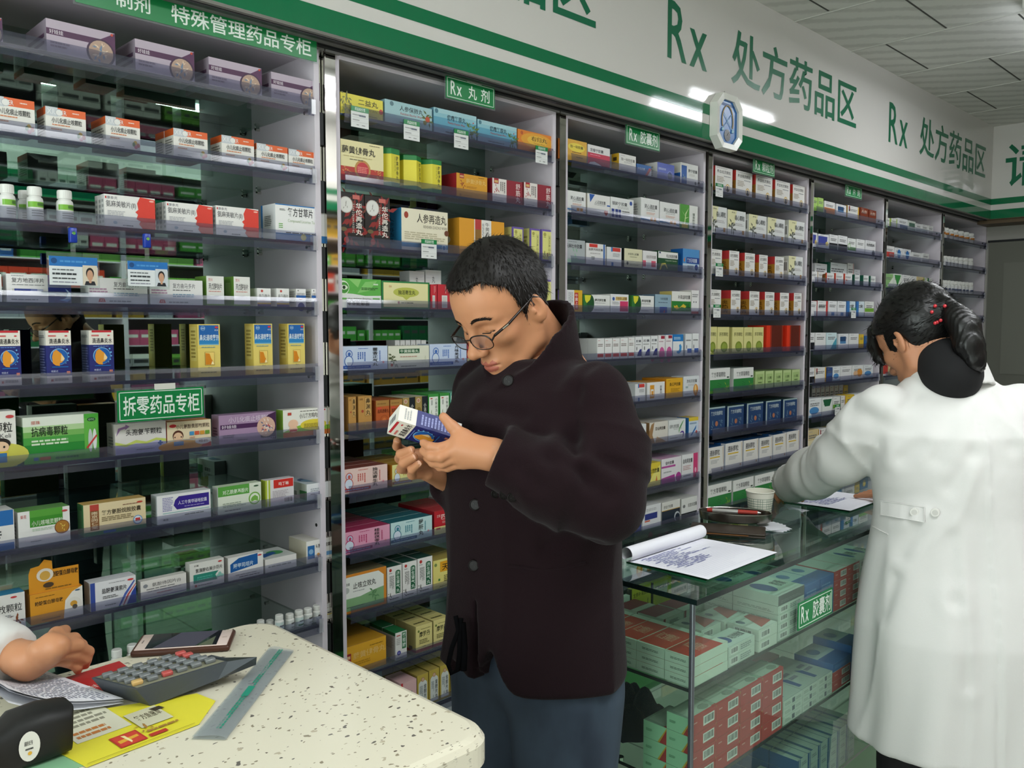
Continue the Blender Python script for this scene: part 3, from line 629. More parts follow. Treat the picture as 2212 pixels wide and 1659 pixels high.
# --- second cabinet
d('eryi', '#e0d24a', 'yellow carton with inked trees', [T('二益丸', .4, .58, .88, .86, '#2c2812', .012), T('ER YI WAN', .4, .34, .86, .46, '#7a6a28'), LEAF(.14, .8, .5, '#7a7a48', 16, 3), LEAF(.1, .3, .4, '#a8a460', 10, 5), R(.05, .1, .06, .8, '#8a8a58'), R(.2, .2, .21, .7, '#8a8a58'), O(.95, .45, .12, '#c04838'), L(.5, .1, .9, .15, 1, '#8a8040')], '#c8ba40', '#c8ba40')
d('baofei', '#9fc4c8', 'pale teal carton with red fruit branch', [T('人参保肺丸', .3, .64, .8, .86, '#1c2426', .01), T('Renshen Baofei Wan', .32, .48, .78, .58, '#b03430'), O(.14, .86, .1, '#5c7c84'), LEAF(.88, .55, .5, '#5c6a34', 14, 4), O(.9, .5, .13, '#c05030'), O(.84, .34, .1, '#8a8a3c'), L(.3, .12, .6, .17, 1, '#444')], '#a8ccd0', '#8cb0b8')
d('piantan', '#5ea0b8', 'blue carton with a green sprig', [R(0, .66, 1, 1, '#8cc0cc'), R(0, .82, 1, 1, '#a4ccd2'), R(0, 0, 1, .26, '#8aa8bc'), T('偏瘫复原丸', .3, .6, .74, .82, '#15303c', .01), T('Piantan Fuyuan Wan', .32, .47, .72, .56, '#b44c44'), O(.06, .88, .09, '#4a7c8c'), LEAF(.9, .3, .52, '#55702c', 16, 6), LEAF(.9, .5, .3, '#6c8438', 8, 2), O(.92, .7, .03, '#c84438'), L(.26, .1, .72, .16, 1, '#3a4858')], '#88b4c4', '#6c9cb0')
d('yougui', '#df8028', 'orange carton with a yellow glow', [E2(.5, .6, .42, .36, '#e4a030'), E2(.5, .6, .26, .24, '#e8b840'), T('右归丸', .34, .58, .76, .8, '#4a3008', .012), T('Yougui Wan', .4, .44, .7, .52, '#a86820'), O(.1, .86, .09, '#c05c28'), L(.3, .1, .6, .15, 1, '#a05818'), LEAF(.92, .1, .25, '#6a6a28', 8, 3)], '#d87828', '#c86c20')
d('tenghuang', '#e6dba6', 'large cream and red carton with a round medallion', [R(0, 0, 1, .36, '#b8382c'), R(0, 0, 1, .15, '#8c3038'), LEAF(.15, .26, .16, '#d0a050', 9, 2), LEAF(.85, .26, .16, '#d0a050', 9, 6), O(.5, .32, .24, '#c08a48'), O(.5, .32, .185, '#c4343c'), L(.38, .24, .62, .4, 4, '#e48a80'), T('藤黄健骨丸', .02, .68, .8, .86, '#241e14', .012), L(.06, .6, .86, .63, 1, '#c0b07a'), L(.2, .53, .6, .56, 1, '#4a4434'), L(.66, .93, .94, .96, 1, '#8a8464')], '#d8cc98', '#c4b888')
d('jiangu', '#d99a26', 'amber carton with a deep red corner label', [R(.1, .8, .24, 1, '#9c2c2c'), R(.11, .84, .23, .92, '#d8a070'), LEAF(.17, .56, .26, '#8c2a24', 9, 4), T('藤黄健骨丸', .3, .62, .96, .82, '#e8be6a', .012), L(.32, .42, .66, .52, 2, '#b87c1c'), O(.12, .1, .06, '#b8781c'), L(.2, .08, .5, .12, 1, '#a87018'), L(.7, .9, .95, .94, 1, '#7a5414')], '#cc8e24', '#98242c')
d('shujin', '#8f2230', 'deep red and white carton with vertical lettering', [R(0, 0, .46, 1, '#e4dcd6'), R(.05, .78, .2, 1, '#a62c34'), R(.07, .82, .18, .92, '#d8b070'), LEAF(.13, .52, .26, '#b0343c', 9, 5), LV(.24, .4, .42, .88, 3, '#7a7270'), V('舒筋丸', .76, .08, .92, .92, '#ecd8d4', .008), L(.06, .06, .4, .1, 1, '#888')], '#7a1c28', '#8c2430')
d('huatuo', '#1e1714', 'black carton with red maple leaves and a white medallion', [LEAF(.3, .25, .8, '#8a2420', 16, 1), LEAF(.7, .7, .8, '#8a2420', 16, 7), LEAF(.3, .8, .6, '#6a3424', 12, 9), O(.3, .76, .26, '#c8c4bc'), O(.3, .76, .23, '#e0ded8'), LEAF(.3, .76, .2, '#9a968c', 6, 3), V('华佗再造丸', .66, .2, .92, .82, '#ece6dc', .015), V('HuatuoZaizaoWan', .52, .24, .62, .8, '#d0c8bc'), R(.55, .88, .82, .96, '#c86a60'), O(.3, .1, .1, '#c04a40'), E2(.2, .3, .12, .04, '#6a5a38')], '#2c221e', '#241c18')
d('renshen', '#e7dfc6', 'large cream carton with blue side and red seal', [E2(.1, .84, .045, .08, '#9c3a24'), T('人参再造丸', .32, .68, .97, .9, '#241c12', .008), T('RENSHEN ZAIZAO WAN', .46, .56, .98, .63, '#8a8272'), L(.06, .26, .96, .46, 4, '#c0b698'), R(0, .08, 1, .18, '#3f86b4'), R(0, .0, 1, .08, '#c9c9c6'), E2(.97, .48, .05, .07, '#6a3a24'), O(.91, .12, .07, '#d0dce4'), O(.91, .12, .055, '#3f78ac')], '#d6cfb8', '#2f7fae', [V('人参再造丸', .3, .2, .7, .8, '#16344c'), R(.05, .1, .08, .9, '#74a8c8')])
d('niuhuang', '#dd9a2a', 'amber carton with a white and red centre strip', [R(.34, .2, .47, 1, '#8c6428'), R(.34, .72, .47, 1, '#b83a38'), R(.32, .2, .34, 1, '#e8dccc'), R(.48, .2, .7, 1, '#e6e2dc'), V('牛黄清心丸', .56, .3, .66, .94, '#3a3430'), LV(.49, .4, .54, .9, 2, '#999')], '#d49428', '#cf8e26', [E2(.45, .42, .2, .12, '#d4c49a'), E2(.4, .42, .1, .09, '#2a241c')])
d('tianwang', '#6a56a0', 'purple-edged pale yellow upright carton', [R(.1, .04, .9, .94, '#dcd884'), R(.62, .16, .82, .82, '#8a8440'), R(.63, .165, .81, .815, '#dcd884'), V('天王补心丸', .64, .18, .8, .8, '#2c2a18', .008), O(.3, .84, .12, '#a8a050'), L(.2, .74, .4, .77, 1, '#888440'), LEAF(.28, .22, .3, '#6a7030', 8, 3), R(.5, .14, .57, .26, '#8a3c24')], '#6a56a0', '#d0cc80', [R(0, 0, .08, 1, '#6a56a0'), R(.92, 0, 1, 1, '#6a56a0'), L(.2, .2, .8, .8, 5, '#8a8450')])
d('throat', '#e5e6e2', 'upside-down green and white carton with an eye swirl', [Q('#5fae4c', (0, .5), (.3, .48), (.6, .42), (1, .44), (1, 1), (0, 1)), Q('#8cc870', (.2, .98), (.5, .98), (.42, .7)), Q('#84c46c', (.4, .5), (.7, .6), (.9, .95), (.6, .9)), O(.06, .68, .24, '#e4ecd8'), O(.08, .68, .19, '#4c943c'), E2(.08, .69, .09, .08, '#dce8d0'), O(.08, .69, .06, '#223a1c'), R(0, .28, .14, .34, '#6cae58'), R(.78, .3, .96, .35, '#6cae58'), L(.5, .62, .94, .72, 2, '#3c6c34'), R(.8, .8, .92, .85, '#cfe4c4')], '#8cb47c', '#c8ccc2')
d('duhuo_g', '#2f7c46', 'green-edged pale yellow carton with a lime plaque', [R(.035, .06, .965, .94, '#e0d896'), R(.045, .08, .955, .92, '#e4dda4'), E2(.5, .6, .27, .18, '#b9bc54'), Q('#b9bc54', (.4, .46), (.6, .46), (.5, .32)), T('独活寄生丸', .33, .52, .69, .68, '#26321c', .012), O(.34, .22, .05, '#a03838'), L(.39, .19, .72, .25, 1, '#55502c'), T('白云', .14, .76, .2, .84, '#c06438')], '#2f7040', '#2c6c3c')
d('redtall', '#c02a36', 'red and white upright carton', [R(.3, .06, .7, .56, '#dcd8d2'), R(.35, .1, .65, .52, '#c8c4be'), LV(.5, .62, .8, .94, 2, '#e08a88')], '#b02830', '#a8242e')
d('huoxiang', '#c4d0e4', 'pale blue carton with a blue gourd', gourd('#3a62ac', '#3a5cae', '藿香正气丸'), '#cfd6e0', '#b0bcd0')
d('jiuwei', '#c2cfe6', 'pale blue carton with a blue gourd, tucked behind the man', gourd('#3c68b4', '#2a58ae', '九味羌活丸'), '#cfd6e0', '#b0bcd0')
d('jiedu', '#dcdcc8', 'cream carton with a dark green name plate', [R(.26, .66, .76, .86, '#245c34'), T('牛黄解毒丸', .28, .69, .74, .83, '#dfe8d4', .01), LEAF(.08, .45, .35, '#4a5430', 16, 4), LEAF(.06, .3, .2, '#3c4628', 8, 8), O(.08, .16, .07, '#c46450'), T('丸', .14, .05, .24, .2, '#2c2c24'), L(.3, .06, .72, .12, 1, '#55554a'), L(.28, .48, .7, .56, 1, '#c09a88'), LEAF(.9, .35, .3, '#c8ccb4', 6, 3)], '#c8c8b4', '#c4c4b0')
d('biyuan', '#bd8c4a', 'gold upright carton with framed black lettering', [R(.48, .4, .96, .96, '#7a5424'), R(.5, .41, .94, .95, '#caa060'), V('鼻渊丸', .54, .42, .9, .94, '#2c1e0c', .012), LEAF(.5, .12, .4, '#d0a83c', 14, 3), O(.3, .55, .09, '#a84830'), T('太极', .08, .88, .34, .94, '#6a4820')], '#a87c3c', '#a0743a')
d('zhuifeng', '#b85a2a', 'rust orange upright carton with a sunburst', [R(0, .78, 1, 1, '#a87c40'), L(.1, .84, .9, .92, 1, '#8a6430'), R(.1, .66, .4, .74, '#d04c38'), T('追风透骨丸', .1, .54, .96, .68, '#5c2410', .01), O(.6, .28, .3, '#a04c20'), O(.6, .28, .26, '#b85a2a'), O(.6, .28, .14, '#cc7038')], '#a44c22', '#9c4a24')
d('jinwan', '#a58a50', 'gold and black upright carton', [R(.54, 0, 1, 1, '#1c2228'), V('小活络丸', .68, .1, .9, .76, '#e0dcd0', .01), O(.24, .86, .15, '#d8c8b8'), O(.24, .86, .11, '#c08a70'), E2(.28, .5, .2, .12, '#8a7038')], '#c0bca8', '#8c7848')
d('chaihu', '#3d8f40', 'bright green upright carton with a white panel', [R(.08, .2, .92, .9, '#e8eae0'), V('小柴胡汤丸', .64, .22, .86, .86, '#2c3428', .01), LEAF(.3, .36, .3, '#8aa074', 8, 3), LV(.24, .56, .42, .78, 2, '#777'), R(.2, .82, .4, .86, '#b84c44'), O(.5, .1, .13, '#b89a50')], '#4c9c4c', '#348038')
d('neixiao', '#6cae98', 'teal upright carton with a white panel and green plant', [R(.08, .2, .92, .9, '#e6ebe2'), V('内消瘰疬丸', .64, .3, .84, .86, '#2c3428', .01), LEAF(.4, .42, .3, '#3f7a3c', 9, 5), R(.38, .2, .41, .4, '#4a7a44'), LV(.2, .58, .36, .8, 2, '#777'), R(.16, .82, .36, .86, '#b84c44'), O(.5, .08, .12, '#a8785c')], '#78b8a0', '#5c9c88')
d('duhuo_p', '#e2c4bc', 'salmon pink carton with a pink gourd', gourd('#bf5c52', '#ad3a42', '独活寄生丸'), '#7c3c34', '#8c3c34')
d('yellowg', '#d8d48c', 'pale yellow carton with a gourd and orange side', gourd('#b89440', '#a8744a', '安神补心丸'), '#a87c28', '#c47c1c', [V('安神补心丸', .3, .1, .7, .7, '#5c3410')])
d('guizhi', '#dc9ab4', 'pink carton with a magenta gourd', gourd('#b23a68', '#a03468', '桂枝茯苓丸'), '#9c2c54', '#a83460')
d('shugan', '#bcd8d8', 'pale aqua carton with a teal gourd', gourd('#2f7c8c', '#1f6080', '舒肝丸'), '#1f5c68', '#2a6c78')
d('sishen', '#b5222c', 'bright red carton with a pale yellow foot', [R(0, 0, 1, .32, '#d9d08a'), T('四神丸', .22, .6, .74, .84, '#f0dcd4', .012), T('SISHEN WAN', .26, .44, .62, .54, '#e0a8a0'), T('立效', .08, .72, .2, .84, '#ecd0c8'), O(.87, .44, .15, '#8a7870'), O(.87, .44, .12, '#d8d0c8'), E2(.87, .42, .04, .07, '#6a5c58'), R(.06, .2, .2, .28, '#b03838'), L(.24, .18, .6, .24, 1, '#b0a868')], '#a42830', '#9c1e28')
d('zhike', '#d0842c', 'orange-framed carton, white above and green below', [Q('#e2e4de', (.03, .06), (.94, .06), (.94, .8), (.82, .93), (.1, .93), (.03, .8)), Q('#7fa878', (.03, .06), (.94, .06), (.94, .5), (.7, .46), (.4, .38), (.03, .38)), T('止咳立效丸', .24, .6, .76, .76, '#201e1c', .01), L(.24, .52, .5, .56, 1, '#aaa'), O(.1, .6, .08, '#b4b8b4'), T('御生堂', .05, .72, .17, .79, '#444'), LEAF(.68, .36, .26, '#5c8a5c', 12, 4), L(.1, .14, .5, .18, 1, '#4c6c4c')], '#6c6448', '#9c7430')
d('jisheng', '#e2e0dc', 'white upright carton with a dark green name panel', [R(.56, .2, .9, .82, '#1c5c3c'), E2(.73, .82, .17, .05, '#1c5c3c'), V('济生肾气丸', .6, .22, .86, .84, '#dce8dc', .01), O(.22, .9, .09, '#b83c38'), L(.12, .8, .36, .83, 1, '#777'), LV(.14, .3, .46, .74, 4, '#8a8a88'), LEAF(.2, .18, .26, '#3a3c24', 10, 3), R(0, .0, 1, .06, '#c4c6c4'), L(.16, .06, .9, .1, 1, '#444')], '#22483c', '#d0cec8')
d('tianma', '#dcd078', 'pale yellow carton with an amber title band', [R(.22, .56, 1, .92, '#d99c20'), T('天麻丸', .28, .6, .94, .84, '#241a08', .014), O(.08, .84, .06, '#7a8c4c'), L(.34, .2, .9, .44, 4, '#6a6434'), R(.16, .26, .22, .34, '#4c7c3c'), L(.2, .04, .5, .08, 1, '#77703c')], '#a8964c', '#cfa23c')
d('jiangu2', '#d9a22c', 'wide amber carton with a red corner label', [R(.02, .48, .2, .76, '#9c3030'), R(.03, .58, .18, .68, '#d8b488'), LEAF(.1, .34, .22, '#a8342c', 9, 4), T('藤黄健骨丸', .24, .52, .98, .74, '#e4bc70', .014), L(.26, .3, .66, .44, 2, '#b48420'), L(.62, .82, .96, .86, 1, '#7a5a18')], '#b88824', '#c08c24')
d('putao', '#dddcd8', 'white and green upright carton with a blue seal', [R(.58, .36, .94, .96, '#1f6a3c'), V('葡萄糖', .62, .4, .9, .94, '#dce8dc', .01), O(.3, .24, .17, '#4c4c98'), O(.3, .24, .07, '#8c8cc4'), R(.1, .86, .44, .9, '#b85c54'), L(.1, .54, .46, .8, 4, '#a8a8a4'), R(0, .0, 1, .1, '#a4a8b0'), L(.1, .03, .8, .07, 1, '#555')], '#1f6a3c', '#b4b4b4', [R(0, .88, 1, 1, '#1f5c38'), L(.1, .4, .9, .8, 8, '#8c8c8c')])
d('moluo', '#d8cc86', 'squarish pale yellow carton with a dark red foot', [R(0, 0, 1, .12, '#9c3430'), T('摩罗丹', .2, .56, .86, .76, '#2c2c1c', .012), O(.16, .8, .06, '#6c7c3c'), L(.3, .84, .88, .87, 1, '#6a6434'), L(.2, .3, .84, .48, 3, '#777044'), L(.4, .18, .64, .22, 1, '#777044')], '#c8bc78', '#b0a468', [R(0, 0, 1, .1, '#8c2c2c'), R(.3, .08, .65, .22, '#666058')], [L(.15, .35, .85, .65, 1, '#55502c')])
d('bottomy', '#b8a248', 'olive gold upright carton with an arched white panel', [R(.12, .06, .88, .7, '#d0d4d0'), E2(.5, .7, .38, .12, '#d0d4d0'), O(.5, .84, .16, '#a8785c'), O(.5, .84, .12, '#c8a888'), V('金胆片丸', .58, .12, .82, .7, '#33383a', .01), LV(.2, .3, .48, .66, 3, '#8c9494'), LEAF(.4, .2, .24, '#7c8c78', 7, 3)], '#a8944c', '#94843c')
d('whitebox', '#e0dfdb', 'plain white carton with grey print', [L(.12, .3, .8, .6, 4, '#a4a4a4'), T('丸', .4, .68, .6, .86, '#555')], '#d4d3cf', '#d0cfcb', [L(.2, .2, .8, .8, 6, '#aaa')])
d('pinkred', '#d8b0b0', 'white carton with a red edge', [R(0, .0, .12, 1, '#c4343c'), L(.2, .3, .8, .7, 4, '#999')])
# --- third cabinet and beyond: smaller in view, simpler print
D['throat']['items'] += [('ti', '喉痛消炎丸', .14, .08, .7, .25, '#2a2e28', .012), ('ti', 'Houtong Xiaoyan Wan', .16, .28, .74, .34, '#55604c', 0.0)]
def cap(name, c=K, extra=(), y=.68, x0=.3, x1=.92):
    return [T(name, x0, y, x1, y + .17, c, .01), L(.3, .5, .85, .62, 2, '#b4b4b2'), L(.1, .08, .6, .14, 1, '#999')] + list(extra)
d('duyiwei', '#dca838', 'amber carton with a yellow oval', [E2(.5, .66, .4, .2, '#e8d048'), T('独一味胶囊', .2, .62, .82, .76, '#4a3c10', .008), L(.3, .4, .8, .48, 1, '#8a6420'), L(.5, .2, .9, .26, 1, '#8a6420')], '#c89430', '#c08c2c')
d('redwave', '#c02c48', 'red carton with a white top and white wave', [R(0, .62, 1, 1, '#dfdcda'), Q('#e4e0de', (0, 0), (.7, 0), (.5, .12), (.3, .2), (.1, .14)), T('宫瘤宁胶囊', .1, .68, .7, .84, '#2c2c30', .01), L(.1, .5, .7, .56, 1, '#e08898')], '#d8d4d2', '#b8b4b0')
d('duyisoft', '#dedcd6', 'white carton with a yellow side stripe', cap('独一味软胶囊', '#5a5650', [L(.1, .88, .4, .92, 1, '#999')], .62, .12, .94), '#cac8c2', '#d2d0ca', [R(.5, 0, 1, 1, '#d8a82c'), R(.6, .6, .85, .8, '#4a3c18')])
d('bluered', '#2760a0', 'blue carton with a red diagonal corner', [Q('#c23c34', (.55, 0), (.72, 0), (1, .72), (.86, .8)), Q('#dedad8', (.72, 0), (1, 0), (1, .7)), T('中生胶囊', .06, .5, .56, .7, '#d4e0ec', .01)], '#c9c6c4', '#2a5a94')
d('periwinkle', '#5a68b8', 'periwinkle blue carton with a round emblem', [T('盐酸曲美他嗪', .06, .58, .5, .72, '#c8d0ec', .006), O(.74, .3, .3, '#8490cc'), O(.74, .3, .25, '#30407c'), LEAF(.74, .3, .2, '#90b898', 7, 2), R(0, 0, 1, .1, '#7c86c4')], '#d4d4dc', '#dcdad6', [L(.2, .2, .7, .8, 5, '#888')])
d('naoning', '#dededa', 'white carton with a blue vertical picture strip', [R(.06, .04, .36, .88, '#1f56a0'), LEAF(.2, .3, .24, '#8ca480', 9, 4), T('脑宁胶囊', .44, .6, .96, .76, '#3a3a3c', .012), L(.5, .44, .9, .56, 2, '#c4c0bc'), O(.86, .14, .08, '#777')], '#cfcfca', '#d0cfc8', [R(0, 0, 1, .52, '#1f56a0')])
d('naoxin', '#e0e0de', 'white carton with two orange squares', cap('脑心通胶囊', '#26282c', [R(.52, .12, .66, .26, '#d8963c'), R(.7, .12, .84, .26, '#d8963c'), Q('#4a84b8', (0, .12), (.3, .14), (.5, .1), (.5, .13), (.3, .18), (0, .2)), Q('#4a84b8', (.84, .1), (1, .06), (1, .1), (.84, .14)), L(.3, .36, .85, .46, 2, '#d8b0a0')], .6, .2, .9), '#cecec8', '#d0d0cc', [L(.2, .2, .8, .8, 6, '#999')])
d('xinkeshu', '#e0dfdb', 'white carton with a blue triangle and small red heart', cap('心可舒胶囊', '#26282c', [Q('#1f56a4', (.08, .98), (.32, .98), (.12, .6)), O(.78, .24, .08, '#c43a30'), O(.86, .24, .08, '#c43a30'), Q('#c43a30', (.72, .22), (.92, .22), (.82, .06)), R(.86, .52, 1, .58, '#1f56a4')], .56, .34, .8), '#c4beb0', '#c8c2b4')
d('zhennao', '#dfe0de', 'white carton with navy squares and a round blue mark', cap('镇脑宁胶囊', '#26282c', [O(.88, .82, .1, '#2a4c98'), R(.04, .08, .16, .46, '#243a84'), R(.2, .08, .32, .46, '#243a84'), R(.34, .08, .44, .46, '#243a84'), L(.5, .28, .86, .44, 2, '#666')], .64, .06, .72), '#c9cac6', '#c9cac6')
d('greenleaf', '#dedfd9', 'white and green carton with pale leaf veins', [R(0, 0, .52, 1, '#4c9434'), Q('#c8dca0', (.22, 0), (.26, 0), (.34, .6), (.5, .9), (.3, .64)), Q('#c8dca0', (.28, .4), (.5, .5), (.3, .46)), Q('#c8dca0', (.3, .5), (.08, .76), (.27, .56)), R(.1, .04, .44, .2, '#d8c038'), V('银杏叶胶囊', .7, .06, .84, .7, '#4a5a48', .008)], '#cfd0ca', '#c0c4b8')
d('tianmadz', '#a9aeb0', 'grey carton with a pale green landscape', [T('天麻杜仲胶囊', .06, .64, .86, .82, '#24282a', .012), L(.2, .9, .7, .94, 1, '#6a7072'), LEAF(.5, .2, .5, '#88b496', 10, 5), R(0, .02, 1, .16, '#9ab8a4')], '#9aa0a2', '#94989a')
d('redbar', '#dcdad8', 'white carton with a red title bar and blue edge', [R(.16, .82, .58, .98, '#c8362c'), R(.88, 0, .96, 1, '#2a5fa4'), T('盐酸丙哌胶囊', .12, .66, .86, .78, '#6a6464', .008), BC(.24, .18, .44, .42), L(.2, .5, .8, .58, 1, '#b4b0ae')], '#cccac8', '#c4c0bc')
d('bluebar', '#d9d9d9', 'white carton with blue and red bars', [R(.38, .78, .92, .98, '#c83c34'), R(.28, .76, .38, 1, '#2f78b4'), R(.3, 0, .44, .2, '#2a64a8'), L(.4, .5, .9, .7, 3, '#9c9c9c')], '#cacaca', '#c4c4c4')
d('cream', '#d6d2b0', 'cream carton with a black edge and leaf seal', [T('冰连安心胶囊', .2, .66, .8, .78, '#33342a', .01), L(.3, .54, .72, .6, 1, '#777858'), O(.18, .22, .09, '#33382c'), L(.3, .12, .86, .17, 1, '#777858')], '#c4c0a0', '#1e2420', [V('胶囊剂', .3, .2, .7, .8, '#9aa08c')])
d('pinkblk', '#dedcdb', 'white carton with two pink blocks', [R(.0, .12, .22, .46, '#d0546c'), R(.6, .12, .92, .46, '#d0546c'), T('桂枝茯苓胶囊', .24, .58, .92, .76, '#8c8684', .008), R(.3, .06, .56, .46, '#d4d4d4')], '#cfcdcb', '#c8c6c4')
d('darkgreen', '#1e4a2a', 'white and dark green carton with a yellow arc', [R(0, .62, 1, .96, '#e0dfdb'), T('吲达帕胺胶囊', .4, .66, .96, .84, '#3a3c3a', .012), T('Indapamide Capsules', .36, .48, .94, .56, '#b4c4a8'), Q('#c8b848', (.05, 0), (.12, 0), (.2, .24), (.34, .3), (.44, .1), (.48, .1), (.36, .38), (.16, .34)), R(.04, .86, .12, .94, '#1f3860')], '#c4c4be', '#1e4a2a')
d('shiwei', '#4d8cc4', 'blue carton with an orange capsule emblem', [R(.22, .38, 1, .64, '#1e3c88'), R(.0, 0, 1, .36, '#b8c8d4'), T('复方石韦胶囊', .26, .42, .86, .6, '#dce4f0', .01), Q('#d87838', (.04, .5), (.12, .64), (.12, .42)), L(.28, .12, .7, .3, 3, '#5a6c84'), O(.82, .22, .13, '#1e3c88')], '#3d7cb4', '#1a5ca4', [R(.3, .3, .7, .7, '#3c7cc0')])
d('niuyel', '#dcdcdc', 'white carton with a yellow strip and red name', [R(.48, 0, 1, 1, '#d8a828'), R(.5, .1, .74, .88, '#b43434'), V('牛黄上清', .52, .14, .72, .84, '#ecd8d0', .01), LV(.1, .2, .4, .9, 3, '#a8a8ac')], '#c8c8c6', '#c8c8c6')
d('capgreen', '#e0e0dc', 'white carton with a dark green and yellow corner', [R(0, 0, .28, 1, '#2f7034'), E2(.26, .5, .14, .5, '#1e5028'), Q('#d8d038', (.04, .96), (.28, .96), (.24, .7), (.12, .5), (.06, .66)), T('癃闭舒胶囊', .42, .62, .84, .78, '#3a3c3a', .01), L(.42, .5, .84, .58, 1, '#aaa'), L(.4, .1, .8, .16, 1, '#777')], '#bfc0ba', '#3c7c38')
d('danhong', '#e0dfe0', 'white carton with a pink block and blue shield', [R(.52, .06, .98, .62, '#cc3c68'), R(.28, .66, .92, .86, '#d8bc74'), T('丹参舒心胶囊', .3, .68, .9, .84, '#6a3c2c', .008), O(.16, .74, .1, '#34549c'), L(.1, .44, .5, .6, 3, '#aaa')], '#c8c6c6', '#d4d3d0')
d('steel', '#8fa9b8', 'steel blue carton with a dark blue block', [T('六味地黄胶囊', .3, .7, .78, .84, '#3c4c58', .008), L(.2, .54, .8, .62, 1, '#5c7080'), R(.28, .02, .74, .34, '#2f4c98'), Q('#b44848', (.5, .04), (.6, .04), (.6, .2))], '#7c949e', '#5c7488')
d('bushen', '#2c7c34', 'green and white carton with yellow swirls', [R(0, .56, 1, 1, '#e2e0da'), T('补肾益脑胶囊', .32, .66, .96, .84, '#2c2c2a', .01), Q('#d8b83c', (.1, .36), (.4, .26), (.6, .44), (.75, .34), (.7, .26), (.5, .3), (.3, .2), (.14, .24)), LEAF(.86, .3, .3, '#1e4424', 12, 3), O(.25, .28, .1, '#c8a434'), R(0, 0, 1, .1, '#b8c0b4')], '#d4c488', '#c8b468')
d('leanwhite', '#e2e0df', 'leaning white carton', [L(.1, .7, .9, .86, 2, '#888'), O(.3, .5, .06, '#333'), O(.6, .5, .06, '#333'), R(0, 0, 1, .1, '#c8605c')], '#cc5c50', '#d8d6d4')
d('redfoot', '#e2e1df', 'narrow white carton with a red foot', [R(.05, .1, .9, .26, '#cc3c38'), L(.1, .6, .9, .76, 2, '#8a7c78'), L(.1, .88, .5, .92, 1, '#c88')], '#cfcecc', '#d4d3d0')
d('navyarc', '#e2e2e2', 'narrow white carton with a navy quarter disc', [T('胶囊', .1, .74, .9, .86, '#4a4c54', .01), Q('#262c78', (.3, .08), (.95, .08), (.95, .42), (.7, .4), (.45, .26)), L(.1, .6, .9, .68, 1, '#999'), E2(.24, .44, .07, .1, '#777')], '#cdcdcd', '#d4d4d4')
d('pinkdome', '#e4dfe0', 'narrow white carton with a pink dome', [E2(.55, .1, .42, .36, '#c45c94'), R(.4, .84, .95, .98, '#98283c'), L(.1, .68, .9, .76, 1, '#b09098')], '#d0cccc', '#d4d0d0')
d('stomach', '#e1e3e3', 'white and blue carton with a stomach emblem', [R(0, .68, 1, 1, '#1f74b8'), L(.1, .76, .9, .9, 2, '#b8d4e8'), Q('#3c90cc', (.6, .5), (.74, .56), (.86, .44), (.82, .2), (.6, .1), (.4, .14), (.36, .22), (.56, .24), (.64, .36))], '#1f6cb0', '#2a78b8')
d('smallblue', '#e0e1e1', 'narrow white carton with a small blue foot', [R(.3, .12, .95, .32, '#3058a8'), L(.1, .66, .9, .76, 1, '#777'), E2(.2, .4, .05, .1, '#444')], '#cccdcd', '#d2d3d3')
d('whiteor', '#e0dfdd', 'white carton with an orange bottle mark', [R(.16, .08, .4, .84, '#d4942c'), R(.2, .2, .36, .6, '#e6e2d8'), R(.24, .24, .34, .5, '#d4942c'), V('胶囊剂', .72, .3, .84, .8, '#555')], '#d09434', '#d8d6d2')
d('yellowcap', '#dba428', 'bright amber carton with dark lettering', [T('桑瓜更胶囊', .2, .6, .86, .78, '#4a380c', .012), L(.28, .3, .84, .5, 3, '#a87c18'), L(.1, .88, .3, .92, 1, '#a87c18')], '#c48c20', '#c07c18')
d('ulcer', '#d6d9db', 'white carton with an orange capsule picture', cap('溃疡灵胶囊', '#3a3a3c', [E2(.8, .28, .16, .3, '#d08c34'), E2(.78, .34, .06, .2, '#e8c480'), R(.14, .4, .3, .5, '#9aa')], .66, .2, .88), '#c4c8ca', '#c4c8ca')
d('brownswoosh', '#d6d0c6', 'white carton with brown swooshes', [Q('#9c7850', (0, 0), (.3, 0), (.16, .4), (.26, 1), (.1, .9), (0, .6)), Q('#b89468', (.3, 0), (.9, 0), (.7, .14), (.4, .3)), T('普仙康胶囊', .3, .6, .86, .76, '#3c342c', .012)], '#b8b0a4', '#c8b8a0', [R(.6, 0, 1, 1, '#8c6840')])
d('swirl6', '#dadcda', 'white carton with a green and purple swirl', cap('盐酸左氧胶囊', '#666', [Q('#4a9444', (.62, .3), (.66, .5), (.82, .78), (.9, .96), (.84, .9), (.68, .66), (.6, .44)), Q('#5c3c94', (.66, .3), (.76, .4), (.86, .4), (.92, .3), (.86, .1), (.78, .04), (.84, .12), (.86, .28), (.8, .34), (.72, .3))], .6, .06, .6), '#c8cac8', '#c8cac8')
d('blueyel', '#c6d3df', 'pale blue carton with a yellow top and red dots', [R(0, .82, 1, 1, '#d8bc38'), Q('#2a6cb0', (.2, .1), (.8, .6), (.74, .4), (.3, .08)), O(.8, .24, .1, '#c03c38'), R(.1, .66, .8, .74, '#8aa0b8')], '#b8a038', '#2a6cac')
d('yellowduan', '#d8c03c', 'yellow carton with a pale diagonal', [Q('#e4d878', (.3, 0), (1, .0), (1, .9), (.6, .5)), T('断血流胶囊', .28, .56, .94, .76, '#38300c', .014), T('红', .06, .6, .16, .72, '#c04030'), Q('#d07040', (.74, .2), (.8, .44), (.84, .2))], '#c4ae38', '#b09c30')
